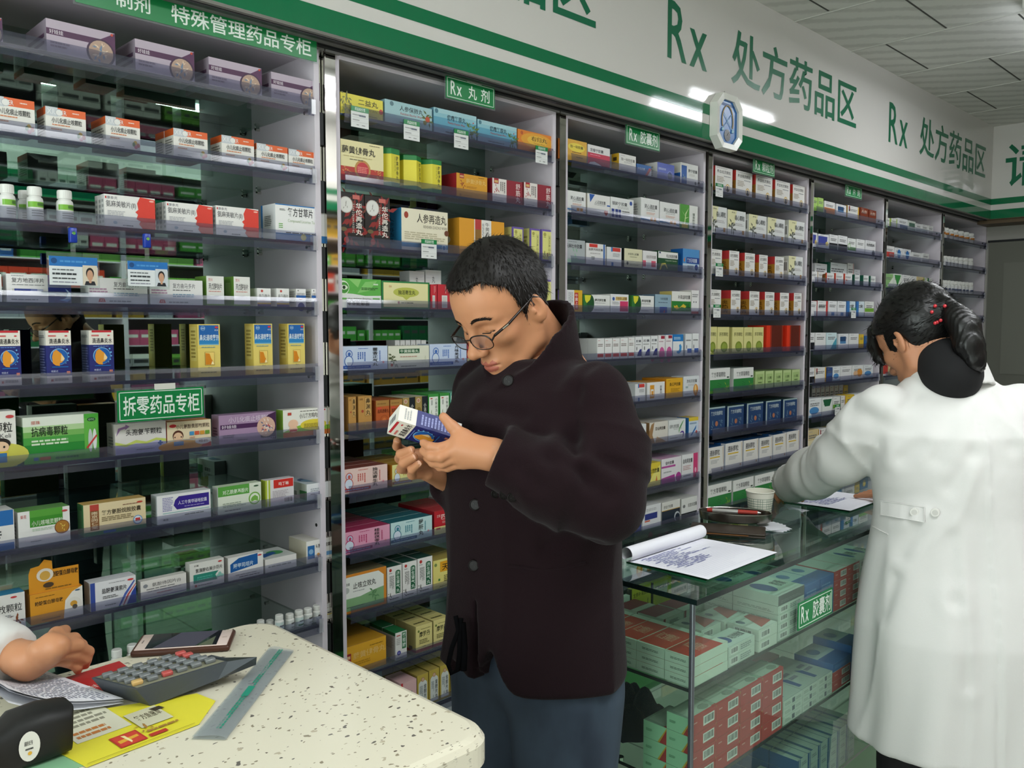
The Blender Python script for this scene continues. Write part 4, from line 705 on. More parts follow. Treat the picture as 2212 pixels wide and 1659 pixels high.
d('magenta', '#dedadc', 'white carton with magenta bands', [R(0, .62, .7, .7, '#b04c94'), Q('#a83c8c', (0, 0), (.7, 0), (.66, .3), (0, .22)), E2(.86, .16, .14, .2, '#a83c8c'), T('金叶胶囊', .18, .74, .62, .88, '#4a444a', .01), L(.1, .4, .5, .5, 1, '#aaa')], '#c89cb8', '#cfcacc')
d('pinkwhite', '#dddcdc', 'white carton with a rose pink edge', [R(.72, 0, 1, 1, '#c83c70'), E2(.86, .3, .06, .1, '#e4a8bc'), T('益母草胶囊', .06, .64, .66, .82, '#3c3c40', .012), L(.08, .36, .6, .56, 3, '#c09a9a'), L(.1, .1, .6, .16, 1, '#666')], '#cbc9c9', '#cbc9c9')
d('navyband', '#d9d9db', 'white carton with a navy band', [R(.12, .4, .8, .66, '#27337c'), R(.12, .32, .4, .38, '#c85c40'), L(.2, .76, .9, .88, 2, '#aaa')], '#c8c8c8', '#ccccce')
d('blackwhite', '#1c2838', 'white-topped black carton with a pale ring', [R(0, .62, 1, 1, '#d8d6d0'), T('舒血宁胶囊', .1, .7, .6, .84, '#55534e', .008), R(0, .6, 1, .63, '#c49c4c'), O(.84, .24, .22, '#b4b8bc'), O(.86, .2, .18, '#1c2838')], '#c4c2bc', '#b8b6b0')
d('whitedark', '#d8d8d4', 'white carton with a black foot', [R(0, 0, 1, .28, '#1e2228'), T('抗宫炎胶囊', .4, .54, .96, .72, '#55554f', .01), E2(.16, .62, .08, .08, '#777')], '#c2c2bc', '#c6c6c0')
d('navyblue', '#2a3a80', 'white-topped navy carton', [R(0, .6, 1, 1, '#d8d8d8'), T('胶囊', .3, .7, .9, .9, '#333', .01), L(.1, .1, .9, .5, 4, '#5c6cac')], '#c8c8c8', '#c8c8c8')
# fourth cabinet
d('yangxue', '#e2dfda', 'white granule carton with a red and brown spine', gran('养血祛灵颗粒'), '#d2cfca', '#b08434', [R(0, .6, 1, 1, '#c83c38'), R(0, 0, 1, .6, '#9c6c28'), V('养血颗粒', .2, .06, .8, .56, '#5c3a10', .01)])
d('wenxin', '#d9dad8', 'white and cream carton with a grey pine sprig', [Q('#dcd8ac', (0, .3), (.4, .5), (.5, 1), (0, 1)), LEAF(.22, .36, .44, '#55584c', 14, 4), R(.2, .05, .23, .5, '#4a4c44'), T('稳心颗粒', .38, .62, .94, .82, '#34383a', .012), L(.4, .4, .9, .52, 2, '#b8b4b4'), R(.8, .08, .92, .24, '#b8843c'), Q('#7890b8', (.6, .1), (.8, .14), (.8, .18)), T('步长', .2, .88, .4, .94, '#444')], '#cfd0c4', '#d0d0c6', [BC(.3, .3, .9, .8)])
d('yanre', '#e2e0dc', 'white granule carton with a red and ochre spine', gran('炎热清颗粒'), '#d2cfca', '#dcd8d4', [R(.0, .66, .5, .94, '#b82c30'), V('炎热清', .08, .1, .4, .6, '#333', .01), R(.6, .6, 1, 1, '#c4363a'), R(.6, 0, 1, .6, '#c08c34')])
d('yanre2', '#e2e0dc', 'white granule carton with a lettered side', gran('炎热清颗粒'), '#d2cfca', '#b87c28', [R(0, .66, 1, 1, '#c83a3c'), R(0, 0, 1, .66, '#b5822e'), V('炎热清', .2, .06, .8, .6, '#4a300c', .01)])
d('ganju', '#d6d08c', 'pale yellow upright carton with a green disc', [T('肝苏颗粒', .16, .66, .92, .8, '#4c4c24', .012), E2(.58, .26, .3, .2, '#78882c'), E2(.58, .26, .22, .14, '#8c9c40'), R(0, 0, 1, .06, '#a8ac5c')], '#c4c07c', '#c4be78')
d('redfoil', '#5c2014', 'glossy red-brown foil carton', [R(0, 0, .22, 1, '#d8381c'), R(.22, 0, .3, 1, '#a02c18'), R(.92, 0, 1, 1, '#8c2c18')], '#b43420', '#d8341a')
d('caoben', '#2c7c3c', 'white and green carton with a grass field', [R(0, .54, 1, 1, '#dededa'), T('复方草菊颗粒', .14, .64, .8, .84, '#2c302c', .012), LEAF(.84, .16, .4, '#7c9c3c', 10, 4), LEAF(.5, .36, .2, '#1e5428', 6, 2), R(.86, .58, .96, .64, '#3c4c3c'), R(0, 0, 1, .1, '#5c9038')], '#8e9a94', '#c8cac4')
d('lightgreen', '#b4c88c', 'small light green carton', [R(.12, .16, .88, .84, '#a0ba78'), T('小儿颗粒', .26, .52, .78, .68, '#3c4c28', .012), L(.3, .3, .7, .42, 1, '#5c7440')], '#7c945c', '#98b070')
d('navybox', '#24406a', 'dark blue carton with a white edge and floral emblem', [R(0, 0, .08, 1, '#a8b8b8'), R(0, .94, 1, 1, '#9cb0b0'), T('复方羊角颗粒', .2, .68, .86, .84, '#b8c4c8', .014), O(.52, .36, .1, '#a86c50'), LEAF(.3, .38, .2, '#7c9cac', 8, 3), LEAF(.74, .38, .2, '#7c9cac', 8, 6), L(.2, .14, .8, .2, 1, '#6c84a0')], '#28403c', '#1c3458')
d('tongmai', '#dcd9d4', 'white carton with a bright blue side', [T('通脉颗粒', .12, .66, .76, .88, '#2c2c30', .014), R(.14, .56, .76, .61, '#d8b43c'), L(.2, .34, .7, .5, 3, '#aaa'), Q('#d0c4b4', (.9, .96), (1, .96), (1, .2), (.94, .5)), O(.88, .1, .05, '#c0a084')], '#24507c', '#2c70b4', [R(.6, 0, 1, 1, '#dcdcdc')])
# fifth, sixth and seventh cabinets
def simple(key, base, desc, bandc=None, lo=.1, hi=.4, top=None, side=None, extra=()):
    d(key, base, desc, ([R(0, lo, 1, hi, bandc)] if bandc else []) + [L(.15, .58, .88, .78, 2, '#6c6c6c'), L(.15, .88, .5, .93, 1, '#999')] + list(extra), top, side)
simple('s_green', '#a8cc6c', 'lime green upright carton', '#88b44c', .0, .3)
simple('s_orange', '#dedddb', 'white carton with an orange foot', '#cf7a34', .04, .5, None, None, [R(0, .0, .16, .3, '#232c44')])
simple('s_bluepic', '#dcdddf', 'white carton with a blue picture window', None, 0, 0, None, None, [R(.16, .34, .74, .82, '#27466c'), R(.16, .34, .74, .5, '#5484b0')])
simple('s_yelside', '#dcdbd7', 'white carton with yellow and red corner', None, 0, 0, None, '#c89c3c', [R(.9, 0, 1, 1, '#cfa23c'), R(.1, .7, .2, .96, '#8c2c2c'), R(.1, .56, .2, .7, '#2c2c2c')])
simple('s_brown', '#7c3018', 'rust brown carton with pale lettering', '#94401f', .0, .3, None, None, [T('片剂', .15, .62, .85, .84, '#dcb8a4', .012)])
simple('s_violet', '#d9dadd', 'white carton with a violet panel', None, 0, 0, None, None, [Q('#3c4494', (0, .2), (.8, .26), (.86, .86), (0, .86)), E2(.82, .36, .14, .16, '#c8b468')])
simple('s_black', '#dbdbdb', 'white carton with a black lower half', '#17191f', .02, .44)
simple('s_greenwave', '#dcdedb', 'white carton with a green wave', '#4c8c34', .14, .38, None, None, [O(.18, .42, .22, '#7cac5c'), O(.18, .42, .15, '#dcdedb')])
simple('s_plain', '#dededd', 'white carton with grey lettering')
simple('s_arch', '#dcdcdd', 'white carton with a dark arch', None, 0, 0, None, None, [E2(.78, .12, .14, .24, '#3c4454'), T('片剂药品', .1, .62, .9, .8, '#444', .01)])
simple('s_gold', '#dcdad6', 'white carton with a dark gold fan', None, 0, 0, None, '#b88c34', [Q('#5c3818', (.5, .1), (1, .1), (1, .9), (.6, .8)), Q('#c49838', (.9, .1), (1, .1), (1, .9))])
simple('s_redside', '#dededc', 'small white carton with a red spine', None, 0, 0, None, '#c83c24', [R(0, 0, .1, 1, '#cc4428'), O(.3, .4, .1, '#cc4428')])
simple('s_tealside', '#dddfdd', 'small white carton with a dark green spine', None, 0, 0, None, '#1c5c48', [R(0, 0, .1, 1, '#1c5c48')])
simple('s_redstrip', '#dddcda', 'white carton with a red strip', None, 0, 0, None, '#c4302c', [R(.84, 0, 1, 1, '#c63430'), T('硝苯地平', .1, .5, .76, .7, '#333', .01)])
simple('s_twin', '#dedfe0', 'white carton with a small blue foot block', None, 0, 0, None, None, [R(.36, .04, .72, .26, '#5c80b0')])
simple('s_blueside', '#cfdce2', 'pale carton with a bright blue side', None, 0, 0, None, '#3c74b4', [R(0, 0, .3, 1, '#3f78b8'), T('片', .5, .56, .84, .82, '#333', .01)])
simple('s_greenbar', '#e0e1dd', 'white carton with a green bar', '#74a838', .32, .56)
simple('s_teal', '#c9dde0', 'pale carton with a teal wave', None, 0, 0, None, None, [Q('#4c9cb0', (.4, 0), (1, 0), (1, .7), (.7, .4))])
simple('s_bluefoot', '#dcdfe0', 'white carton with a blue oval', None, 0, 0, None, None, [E2(.45, .34, .36, .2, '#4c88bc'), R(0, 0, 1, .1, '#98b4c8')])
simple('s_yellow', '#d8b434', 'yellow carton', '#c49c24', 0, .2)
simple('s_blue', '#2c5c94', 'blue carton with a yellow spot', None, 0, 0, None, None, [O(.5, .5, .3, '#d8b83c')])
simple('s_navy', '#2c4474', 'navy carton', '#3c5c94', .4, .6)
simple('s_swirl', '#dfe0de', 'white carton with an orange swirl', None, 0, 0, None, None, [E2(.68, .44, .26, .3, '#d08c3c'), E2(.3, .4, .2, .2, '#d8b08c')])
simple('s_dkgreen', '#dfe2de', 'white carton with a dark green chevron', None, 0, 0, None, None, [Q('#1f5c3c', (.05, .9), (.95, .9), (.75, .5), (.25, .5))])
simple('s_tan', '#cdb98a', 'tan carton', '#dcd0ac', .2, .5)
simple('s_tallwhite', '#dcdad4', 'tall white carton with a red line', None, 0, 0, None, '#9c9c98', [R(.88, 0, .94, 1, '#b84040')])
simple('s_red', '#dcdad8', 'white carton with a red lower half', '#c4423a', .08, .5)
simple('s_bluedisc', '#dfe0e2', 'white carton with a blue disc', None, 0, 0, None, None, [O(.52, .46, .4, '#2c6cb0'), R(.3, .4, .8, .52, '#9cc0dc')])
simple('s_leaf', '#8cb878', 'green and white carton', None, 0, 0, None, None, [Q('#dfe6d8', (.4, .1), (1, .1), (1, .8)), Q('#3c8444', (0, .1), (.34, .1), (.2, .7))])
simple('s_vgreen', '#dbe2d6', 'white carton with a green V', None, 0, 0, None, None, [Q('#3c8c44', (.1, .92), (.9, .92), (.5, .16))])
simple('s_greenside', '#e0e2dc', 'white carton with a lime edge', None, 0, 0, None, '#a8c058', [R(.86, 0, 1, 1, '#a8c458')])
simple('s_bluebox', '#dddfdf', 'white carton with a dark blue block', None, 0, 0, None, None, [R(.2, .06, 1, .4, '#2c4c88')])
simple('s_greypic', '#cfd4cc', 'grey-green carton with a dark picture', None, 0, 0, None, None, [R(.1, .4, .9, .8, '#4c6c5c')])
# counter stock
d('redtop', '#d2ddd0', 'flat white carton with a red top', [L(.2, .36, .84, .62, 2, '#6c746c')], '#c4402c', '#d2ddd0', [L(.3, .3, .9, .7, 3, '#8c948c')], [R(0, .86, 1, 1, '#d2ddd0'), R(0, 0, 1, .04, '#d2ddd0'), T('和仁堂颗粒剂', .14, .34, .8, .62, '#e0a890', .01)])
d('maroontop', '#ccd6cc', 'flat white carton with a maroon top', [R(.0, .0, .1, 1, '#8c2038'), L(.3, .3, .8, .7, 3, '#777')], '#8c2434', '#ccd6cc', [L(.2, .2, .8, .8, 3, '#888')], [R(0, 0, 1, .3, '#ccd6cc')])
d('whitestack', '#cdd6cd', 'flat white carton with a blue oval on top', [BC(.08, .15, .36, .85), L(.45, .2, .9, .8, 3, '#8c9494')], '#ccd8d0', '#ccd4cc', [L(.1, .2, .9, .5, 2, '#9aa09a')], [E2(.3, .5, .16, .28, '#3c5c94'), T('氯沙坦钾胶囊', .5, .3, .94, .6, '#4c5454', .008)])
d('blacktop', '#5c6060', 'flat white carton with a black front', [L(.1, .2, .9, .5, 2, '#7c8080')], '#ccd8d0', '#ccd4cc', [], [E2(.3, .5, .18, .3, '#3c5c94'), T('胶囊', .6, .3, .9, .6, '#4c5454')])
d('wedge', '#d4d9d0', 'flat white carton with a red wedge on top', [BC(.1, .15, .6, .8)], '#ccd4cc', '#d4d9d0', [BC(.2, .2, .8, .8)], [Q('#b4584c', (.3, .1), (1, .2), (1, .9), (.7, .9)), E2(.2, .7, .1, .14, '#5c6c7c')])
d('bluestock', '#2c64a8', 'blue-topped carton', [L(.1, .3, .9, .7, 3, '#6c98cc')], '#b8ccd0', '#2c64a8', [], [R(0, 0, 1, .4, '#2c64a8'), E2(.4, .7, .2, .16, '#4c7cac')])
d('redcode', '#b83a38', 'red carton with a white barcode label', [BC(.48, .24, .92, .8), L(.1, .62, .26, .74, 1, '#e0a8a0')], '#8ca090', '#a8d8b4', [Q('#d8a838', (.62, 0), (.7, 0), (1, .86), (1, 1)), Q('#bc3030', (.7, 0), (1, 0), (1, .88)), L(.12, .44, .4, .6, 3, '#5c8c6c')], [R(0, 0, 1, .14, '#b83a38'), Q('#a4b4a4', (.06, .1), (.9, .1), (.96, .5), (.9, .9), (.1, .9)), E2(.74, .3, .18, .16, '#7c8c7c')])
d('redsmall', '#b83c38', 'red carton with a barcode label, in the upper counter shelf', [BC(.5, .2, .95, .8), L(.1, .5, .3, .7, 1, '#e0a8a0')], '#b8c4bc', '#b03834')
d('flatwhite', '#ccd4cc', 'flat white carton with a dark blue spot', [L(.08, .3, .4, .7, 2, '#a0a8a0'), R(.46, .2, .6, .8, '#5c6470'), L(.66, .3, .94, .7, 2, '#a0a8a0')], '#b8c4bc', '#ccd4cc', [], [Q('#3c5c94', (.1, .1), (.3, .1), (.34, .4), (.1, .5)), L(.4, .3, .9, .6, 2, '#889')])
d('bluestripe', '#a9bcb8', 'pale carton with a dark blue stripe', [R(0, 0, .14, 1, '#24588c'), R(.2, 0, .26, 1, '#24588c'), L(.4, .4, .9, .7, 2, '#7c8c90')], '#a4b8b0', '#24588c', [], [R(.3, 0, .5, 1, '#3c6080')])
d('yellowfig', '#cfc63c', 'yellow carton with black edges and a figure', [T('龙参补肾胶囊', .1, .62, .9, .8, '#3c380c', .01), LEAF(.84, .3, .24, '#5c5818', 6, 3), R(0, 0, .04, 1, '#2c2c1c')], '#8c8830', '#2c2c20')
d('counterwhite', '#d0d8d0', 'white carton on the upper counter shelf', [T('胶囊剂', .2, .6, .8, .78, '#3c4440', .01), L(.2, .3, .8, .5, 2, '#889088')], '#c0c8c0', '#c4ccc4')
_box_mesh = {}
def box_mesh(key, w, dp, h):
    kk = (key, round(w, 3), round(dp, 3), round(h, 3))
    if kk in _box_mesh: return _box_mesh[kk]
    D_ = D[key]
    b = MB(); m = mat(D_['base'])
    b.box(-w / 2, w / 2, 0, dp, 0, h, m, {'top': mat(D_['top']), 'left': mat(D_['side']), 'right': mat(D_['side'])})
    # tuck-flap seams on the narrow sides and lid line on top
    sm = mat('#8f8d88')
    b.quad((-w / 2 - 0.0001, dp * .5 - .0003, 0), (-w / 2 - 0.0001, dp * .5 + .0003, 0), (-w / 2 - 0.0001, dp * .5 + .0003, h), (-w / 2 - 0.0001, dp * .5 - .0003, h), sm) if h < 0.05 and False else None
    b.quad((-w / 2, 0.0012, h + .0001), (w / 2, 0.0012, h + .0001), (w / 2, 0.0018, h + .0001), (-w / 2, 0.0018, h + .0001), sm)
    draw(b, D_['items'], w, h, (-w / 2, 0, 0), (1, 0, 0), (0, 0, 1), (0, -1, 0))
    if D_['sd']: draw(b, D_['sd'], dp, h, (-w / 2, dp, 0), (0, -1, 0), (0, 0, 1), (-1, 0, 0))
    if D_['td']: draw(b, D_['td'], w, dp, (-w / 2, 0, h), (1, 0, 0), (0, 1, 0), (0, 0, 1), 1)
    _box_mesh[kk] = b.mesh('medicine_carton')
    return _box_mesh[kk]
# ------------------------------------------------------------------ stock on the wall shelves
YF = 0.007
rng = random.Random(11)
COUNT = {}
QUEUE = []
def shelf_label(desc, bay, j):
    n = COUNT[(bay, j)] = COUNT.get((bay, j), 0) + 1
    t = '%s, %s along the %s shelf of the %s cabinet' % (desc, ORD[n], ORD[j], CAB[bay])
    if len(t.replace('-', ' ').split()) > 16: t = '%s, %s on %s shelf, %s cabinet' % (desc, ORD[n], ORD[j], CAB[bay])
    return t
def place(bay, j, x0, x1, ytop, key, dep=0.06, back=0, yo=0.0, rz=None, lift=0.0):
    """x0, x1: where the front edges stand along the shelf, ytop: top edge, all read off the photo and put on the shelf's front line"""
    yf = YF + yo
    A = on_y(x0, ytop, yf); xb = on_y(x1, ytop, yf).x
    z = SZ[j - 1] + lift
    h = max(0.012, A.z - z); w = xb - A.x - 0.0012
    me = box_mesh(key, w, dep, h)
    nm = 'medicine_carton'
    for i in range(back + 1):
        r = (rng.uniform(-.006, .006) if rz is None else rz)
        if i == 0: lab = shelf_label(D[key]['desc'], bay, j)
        else: lab = None
        loc = ((A.x + xb) / 2 + (rng.uniform(-.001, .001) if i else 0), yf + i * (dep + 0.0015), z + 0.0003)
        QUEUE.append((me, loc, r, lab, 'cartons on the %s shelf of the %s cabinet' % (ORD[j], CAB[bay]), 0 if (i or yo > .05) else abs(x1 - x0) * h * 1000, key))
def row(bay, j, items):
    for it in items: place(bay, j, *it[:4], **(it[4] if len(it) > 4 else {}))
# first cabinet
row(1, 1, [(-110, 4, 14, 'purple', dict(dep=.14)), (98, 247.5, 38.5, 'purple', dict(dep=.14)), (290.5, 419, 83, 'purple', dict(dep=.13)), (450, 565, 122, 'purple', dict(dep=.13)), (585, 691, 154.6, 'purple', dict(dep=.13))])
row(1, 2, [(-22, 74, 204, 'orange'), (97, 184.7, 228.5, 'orange'), (226.8, 301.8, 250, 'orange', dict(dep=.09)), (373.7, 448, 276, 'orange', dict(dep=.05, back=1)), (477.8, 548.5, 291, 'orange'), (553.7, 621, 308.5, 'orange', dict(dep=.03)), (622.6, 681, 321, 'orange', dict(dep=.03))])
row(1, 3, [(223.5, 334.5, 418.5, 'cold', dict(dep=.018, back=2)), (358, 459, 435, 'cold', dict(dep=.018, back=2)), (465.7, 558, 443.5, 'cold', dict(dep=.02)), (594, 701, 439, 'licorice', dict(dep=.075))])
row(1, 4, [(-60, 3, 590, 'tramadol'), (12.7, 153, 591, 'diaz', dict(dep=.03)), (189, 318, 599, 'tramadol', dict(dep=.05)), (323, 437.6, 602.5, 'tramadol', dict(dep=.05)), (445, 483.5, 596, 'valpro', dict(dep=.062)), (504, 540, 597.5, 'valpro', dict(dep=.062)), (555, 585, 622.5, 'perph', dict(dep=.04)), (597, 624.6, 623, 'perph', dict(dep=.036)), (639, 660.7, 624, 'bluepill', dict(dep=.036)), (672.5, 695, 624.3, 'bluepill', dict(dep=.036))])
row(1, 5, [(-10, 43.5, 714.6, 'nosewater', dict(dep=.05)), (97, 153, 714.6, 'nosewater', dict(dep=.045)), (190.7, 245, 714, 'nosewater', dict(dep=.05)), (425.5, 475, 700.5, 'nosespray', dict(dep=.045)), (546, 588, 699.5, 'nosespray', dict(dep=.045)), (620.6, 658, 699.5, 'nosespray', dict(dep=.045))])
row(1, 6, [(-60, 33.5, 893, 'boy', dict(dep=.05)), (48, 212.5, 903.6, 'antiviral', dict(dep=.06)), (247, 358.6, 917.7, 'cefradine', dict(dep=.05)), (359.7, 455.7, 913, 'childcold', dict(dep=.05)), (472, 596, 898.6, 'childcough', dict(dep=.04)), (610.6, 706.6, 887, 'baby', dict(dep=.035))])
row(1, 7, [(-70, 30.8, 1114, 'rwb'), (37.5, 151, 1108, 'childasthma', dict(dep=.05)), (179, 315, 1092.7, 'paracap', dict(dep=.04)), (338, 455, 1073, 'metro', dict(dep=.035)), (470, 564.4, 1054, 'parace', dict(dep=.03)), (573, 634.6, 1039, 'domp', dict(dep=.025)), (662, 720, 1047, 'clearflat', dict(dep=.12))])
row(1, 8, [(-70, 54.5, 1302, 'sensitive', dict(dep=.04)), (64, 179, 1287, 'yeast', dict(dep=.05)), (194, 294, 1262, 'ambroxol', dict(dep=.04)), (303, 403, 1257.6, 'codeine', dict(dep=.02)), (409, 484, 1219.5, 'dextro', dict(dep=.025)), (492, 568.7, 1206.8, 'carbo', dict(dep=.025)), (572, 640.7, 1210, 'flatgreen', dict(dep=.1)), (661, 717, 1171, 'cefcap', dict(dep=.09))])
# bottles
M_bw = mat('#e9e9e4', 0.35, name='white_bottle_plastic')
def bottle_meshes(r, h, kind):
    b = MB(); z1 = h * .62
    b.lathe([(0, 0), (r * .9, 0), (r, h * .03), (r, z1), (r * .92, h * .68), (r * .76, h * .71), (r * .76, h * .74)], (0, 0, 0), M_bw, 22); body = b.mesh('bottle')
    b = MB(); cm = M_bw
    b.lathe([(r * .8, h * .735), (r * .86, h * .745), (r * .86, h * .975), (r * .8, h), (0, h)], (0, 0, 0), cm, 22)
    for i in range(22):
        t = 2 * math.pi * i / 22; b.box(r * .855, r * .88, -r * .04, r * .04, h * .76, h * .96, cm, M=Matrix.Rotation(t, 4, 'Z'))
    cap_ = b.mesh('bottle_cap')
    b = MB()
    def band(z0, z1, c, a0=-2.9, a1=-.25, k=1.004):
        n = 14; vs = []
        for i in range(n + 1):
            t = a0 + (a1 - a0) * i / n
            vs += [(r * k * math.cos(t), r * k * math.sin(t), z0), (r * k * math.cos(t), r * k * math.sin(t), z1)]
        b.add(vs, [(2 * i, 2 * i + 2, 2 * i + 3, 2 * i + 1) for i in range(n)], mat(c), True)
    if kind == 'green':
        band(h * .06, h * .6, '#e6e6e0', -3.1, .2); band(h * .4, h * .56, '#7cb83c', k=1.008)
        for i in range(3): band(h * (.14 + .07 * i), h * (.17 + .07 * i), '#9a9a96', -2.4, -.6 - .2 * (i % 2), 1.008)
        band(h * .44, h * .53, '#4c7c2c', -1.7, -.5, 1.012)
    elif kind == 'grey':
        band(h * .06, h * .6, '#d9dcd8', -3.1, .2); band(h * .36, h * .46, '#55524c', -2.2, -.8, 1.008); band(h * .12, h * .2, '#a8aaa6', -2.2, -.7, 1.008)
    elif kind == 'teal':
        band(h * .06, h * .6, '#cfe0dc', -3.1, .2); band(h * .1, h * .2, '#3c7c4c', -2.4, -.6, 1.008); band(h * .34, h * .42, '#556', -2.1, -.9, 1.008)
    elif kind == 'yellow':
        band(h * .06, h * .6, '#dcd9c8', -3.1, .2); band(h * .3, h * .36, '#c8b040', -2.4, -.6, 1.008); band(h * .4, h * .48, '#4c4a44', -2.2, -.8, 1.008)
    elif kind == 'orange':
        band(h * .12, h * .6, '#dcdad4', -3.1, .2); band(h * .34, h * .54, '#c47c34', k=1.008)
    elif kind == 'dark':
        band(h * .12, h * .6, '#dcdcdc', -3.1, .2); band(h * .2, h * .36, '#3c4c74', k=1.008)
    else:
        band(h * .12, h * .6, '#dcdcda', -3.1, .2); band(h * .3, h * .38, '#888', -2.4, -.7, 1.008)
    lab = b.mesh('bottle_label')
    return body, cap_, lab
_bm = {}
def bottle(bay, j, pc, wpx, ytop, kind, desc, yo=0.0, n0=None):
    A = on_y(pc - wpx / 2, ytop, YF + .02 + yo); B = on_y(pc + wpx / 2, ytop, YF + .02 + yo)
    r = round((B.x - A.x) / 2 * .78, 4); h = round(A.z - SZ[j - 1], 3)
    k = (r, h, kind)
    if k not in _bm: _bm[k] = bottle_meshes(r, h, kind)
    o = bpy.data.objects.new('pill_bottle', _bm[k][0]); C.objects.link(o)
    o.location = ((A.x + B.x) / 2, YF + r + yo + .002, SZ[j - 1] + .0003); o.rotation_euler = (0, 0, rng.uniform(-.25, .25) + .35)
    tag(o, shelf_label(desc, bay, j), 'bottle', 'pill bottles on the %s shelf of the %s cabinet' % (ORD[j], CAB[bay]))
    for nm, m in zip(('bottle_cap', 'bottle_label'), _bm[k][1:]):
        q = bpy.data.objects.new(nm, m); C.objects.link(q); q.parent = o
for pc, yt in ((13, 397), (73, 402), (138, 410)): bottle(1, 3, pc, 46, yt, 'green', 'white pill bottle with a lime label band')
bottle(1, 3, 52, 42, 411, 'green', 'white pill bottle set back behind the others', .05)
for pc, yt, kd in ((600.5, 1330, 'teal'), (623, 1328, 'grey'), (643, 1320.5, 'teal'), (662.4, 1315.5, 'grey'), (682.5, 1309, 'grey'), (703.6, 1303, 'yellow')):
    bottle(1, 9, pc, 22.5, yt, kd, 'small white pill bottle with a %s label' % kd)
for pc, yt in ((250, 1406), (284, 1395), (560, 1341), (580, 1341)): bottle(1, 9, pc, 32 if pc < 300 else 21, yt, 'grey', 'white-capped pill bottle half hidden by the speckled counter', .03 if pc > 300 else 0)
# second cabinet
row(2, 1, [(735, 827, 198, 'eryi'), (831, 933, 213, 'baofei'), (936.6, 1029, 231, 'piantan'), (1031, 1116.5, 257, 'piantan'), (1118, 1201, 278, 'yougui')])
row(2, 2, [(735, 828, 299, 'tenghuang', dict(dep=.05)), (985.5, 1052.8, 372.7, 'jiangu', dict(dep=.1)), (1063.4, 1129, 383.7, 'shujin', dict(dep=.06)), (1131.7, 1193.7, 393, 'shujin', dict(dep=.06))])
row(2, 3, [(729, 786.5, 412, 'huatuo'), (787.5, 842, 421, 'huatuo'), (866.7, 967, 448, 'renshen', dict(dep=.11)), (991.4, 1089.6, 469.5, 'niuhuang', dict(dep=.12)), (1107, 1131, 489.4, 'tianwang', dict(dep=.055)), (1145.4, 1167.4, 493, 'tianwang', dict(dep=.055)), (1169.3, 1194, 495, 'tianwang', dict(dep=.055))])
row(2, 4, [(735, 823, 600.7, 'throat'), (824, 928, 606, 'duhuo_g'), (929.5, 944, 614.5, 'redtall'), (945, 975, 614, 'redtall'), (1006, 1100, 610, 'duhuo_g'), (1172, 1200, 604, 'tianwang')])
for a_, b_, t_ in ((884, 917, 585), (919, 953, 583)): place(2, 4, a_, b_, t_, 'whitebox', .05, yo=.09)
row(2, 5, [(737, 837, 749, 'huoxiang'), (838, 927, 748, 'jiedu'), (928, 1008, 744, 'jiuwei'), (1009, 1100, 742, 'sishen')])
for i in range(6): place(2, 5, 853 + 11.4 * i, 863.5 + 11.4 * i, 735, 'whitebox', .045, yo=.10)
row(2, 6, [(752, 769, 858, 'biyuan', dict(back=1)), (773.4, 803, 856.6, 'biyuan', dict(back=1)), (811.6, 841, 866, 'zhuifeng', dict(back=2)), (842.5, 869, 864, 'zhuifeng', dict(back=2)), (869.6, 896, 860, 'jinwan', dict(back=1)), (897, 923.5, 857.5, 'jinwan', dict(back=1)), (924.7, 948, 852, 'chaihu', dict(back=2)), (949, 971, 850, 'chaihu', dict(back=2)), (972.4, 996, 849, 'neixiao', dict(back=1)), (997, 1020, 848, 'neixiao', dict(back=1))])
row(2, 7, [(737, 837, 1016, 'duhuo_p', dict(dep=.05, back=3)), (846.6, 916, 1005.5, 'yellowg', dict(dep=.05, back=3)), (925, 1000, 990, 'zhuifeng', dict(dep=.06, back=1))])
row(2, 8, [(738, 842.5, 1153, 'guizhi', dict(dep=.05, back=4)), (843.4, 933.7, 1131, 'shugan', dict(dep=.05, back=4)), (937.8, 1001, 1106, 'sishen', dict(dep=.06, back=2)), (1003, 1060, 1090, 'whitebox', dict(dep=.06, back=2))])
row(2, 9, [(738, 834.5, 1246, 'zhike', dict(dep=.08, back=2)), (836, 868, 1227, 'jisheng', dict(dep=.06, back=2)), (869.4, 900.3, 1217, 'jisheng', dict(dep=.06, back=2)), (901.5, 934, 1208, 'jisheng', dict(dep=.06, back=2)), (935.3, 1002, 1213, 'tianma', dict(dep=.07, back=2))])
row(2, 10, [(738, 834.5, 1403, 'jiangu2', dict(dep=.07, back=2)), (853.6, 878.7, 1368.7, 'putao', dict(dep=.065, back=1)), (898, 934, 1355, 'moluo', dict(dep=.05, back=3)), (936, 970, 1342, 'moluo', dict(dep=.05, back=3))])
row(2, 11, [(866, 900, 1478, 'pinkred', dict(dep=.08)), (901, 925.5, 1461, 'bottomy', dict(back=2)), (926.5, 949, 1450, 'bottomy', dict(back=2)), (950, 971.5, 1440, 'bottomy', dict(back=2)), (972.5, 993, 1431, 'bottomy', dict(back=2))])
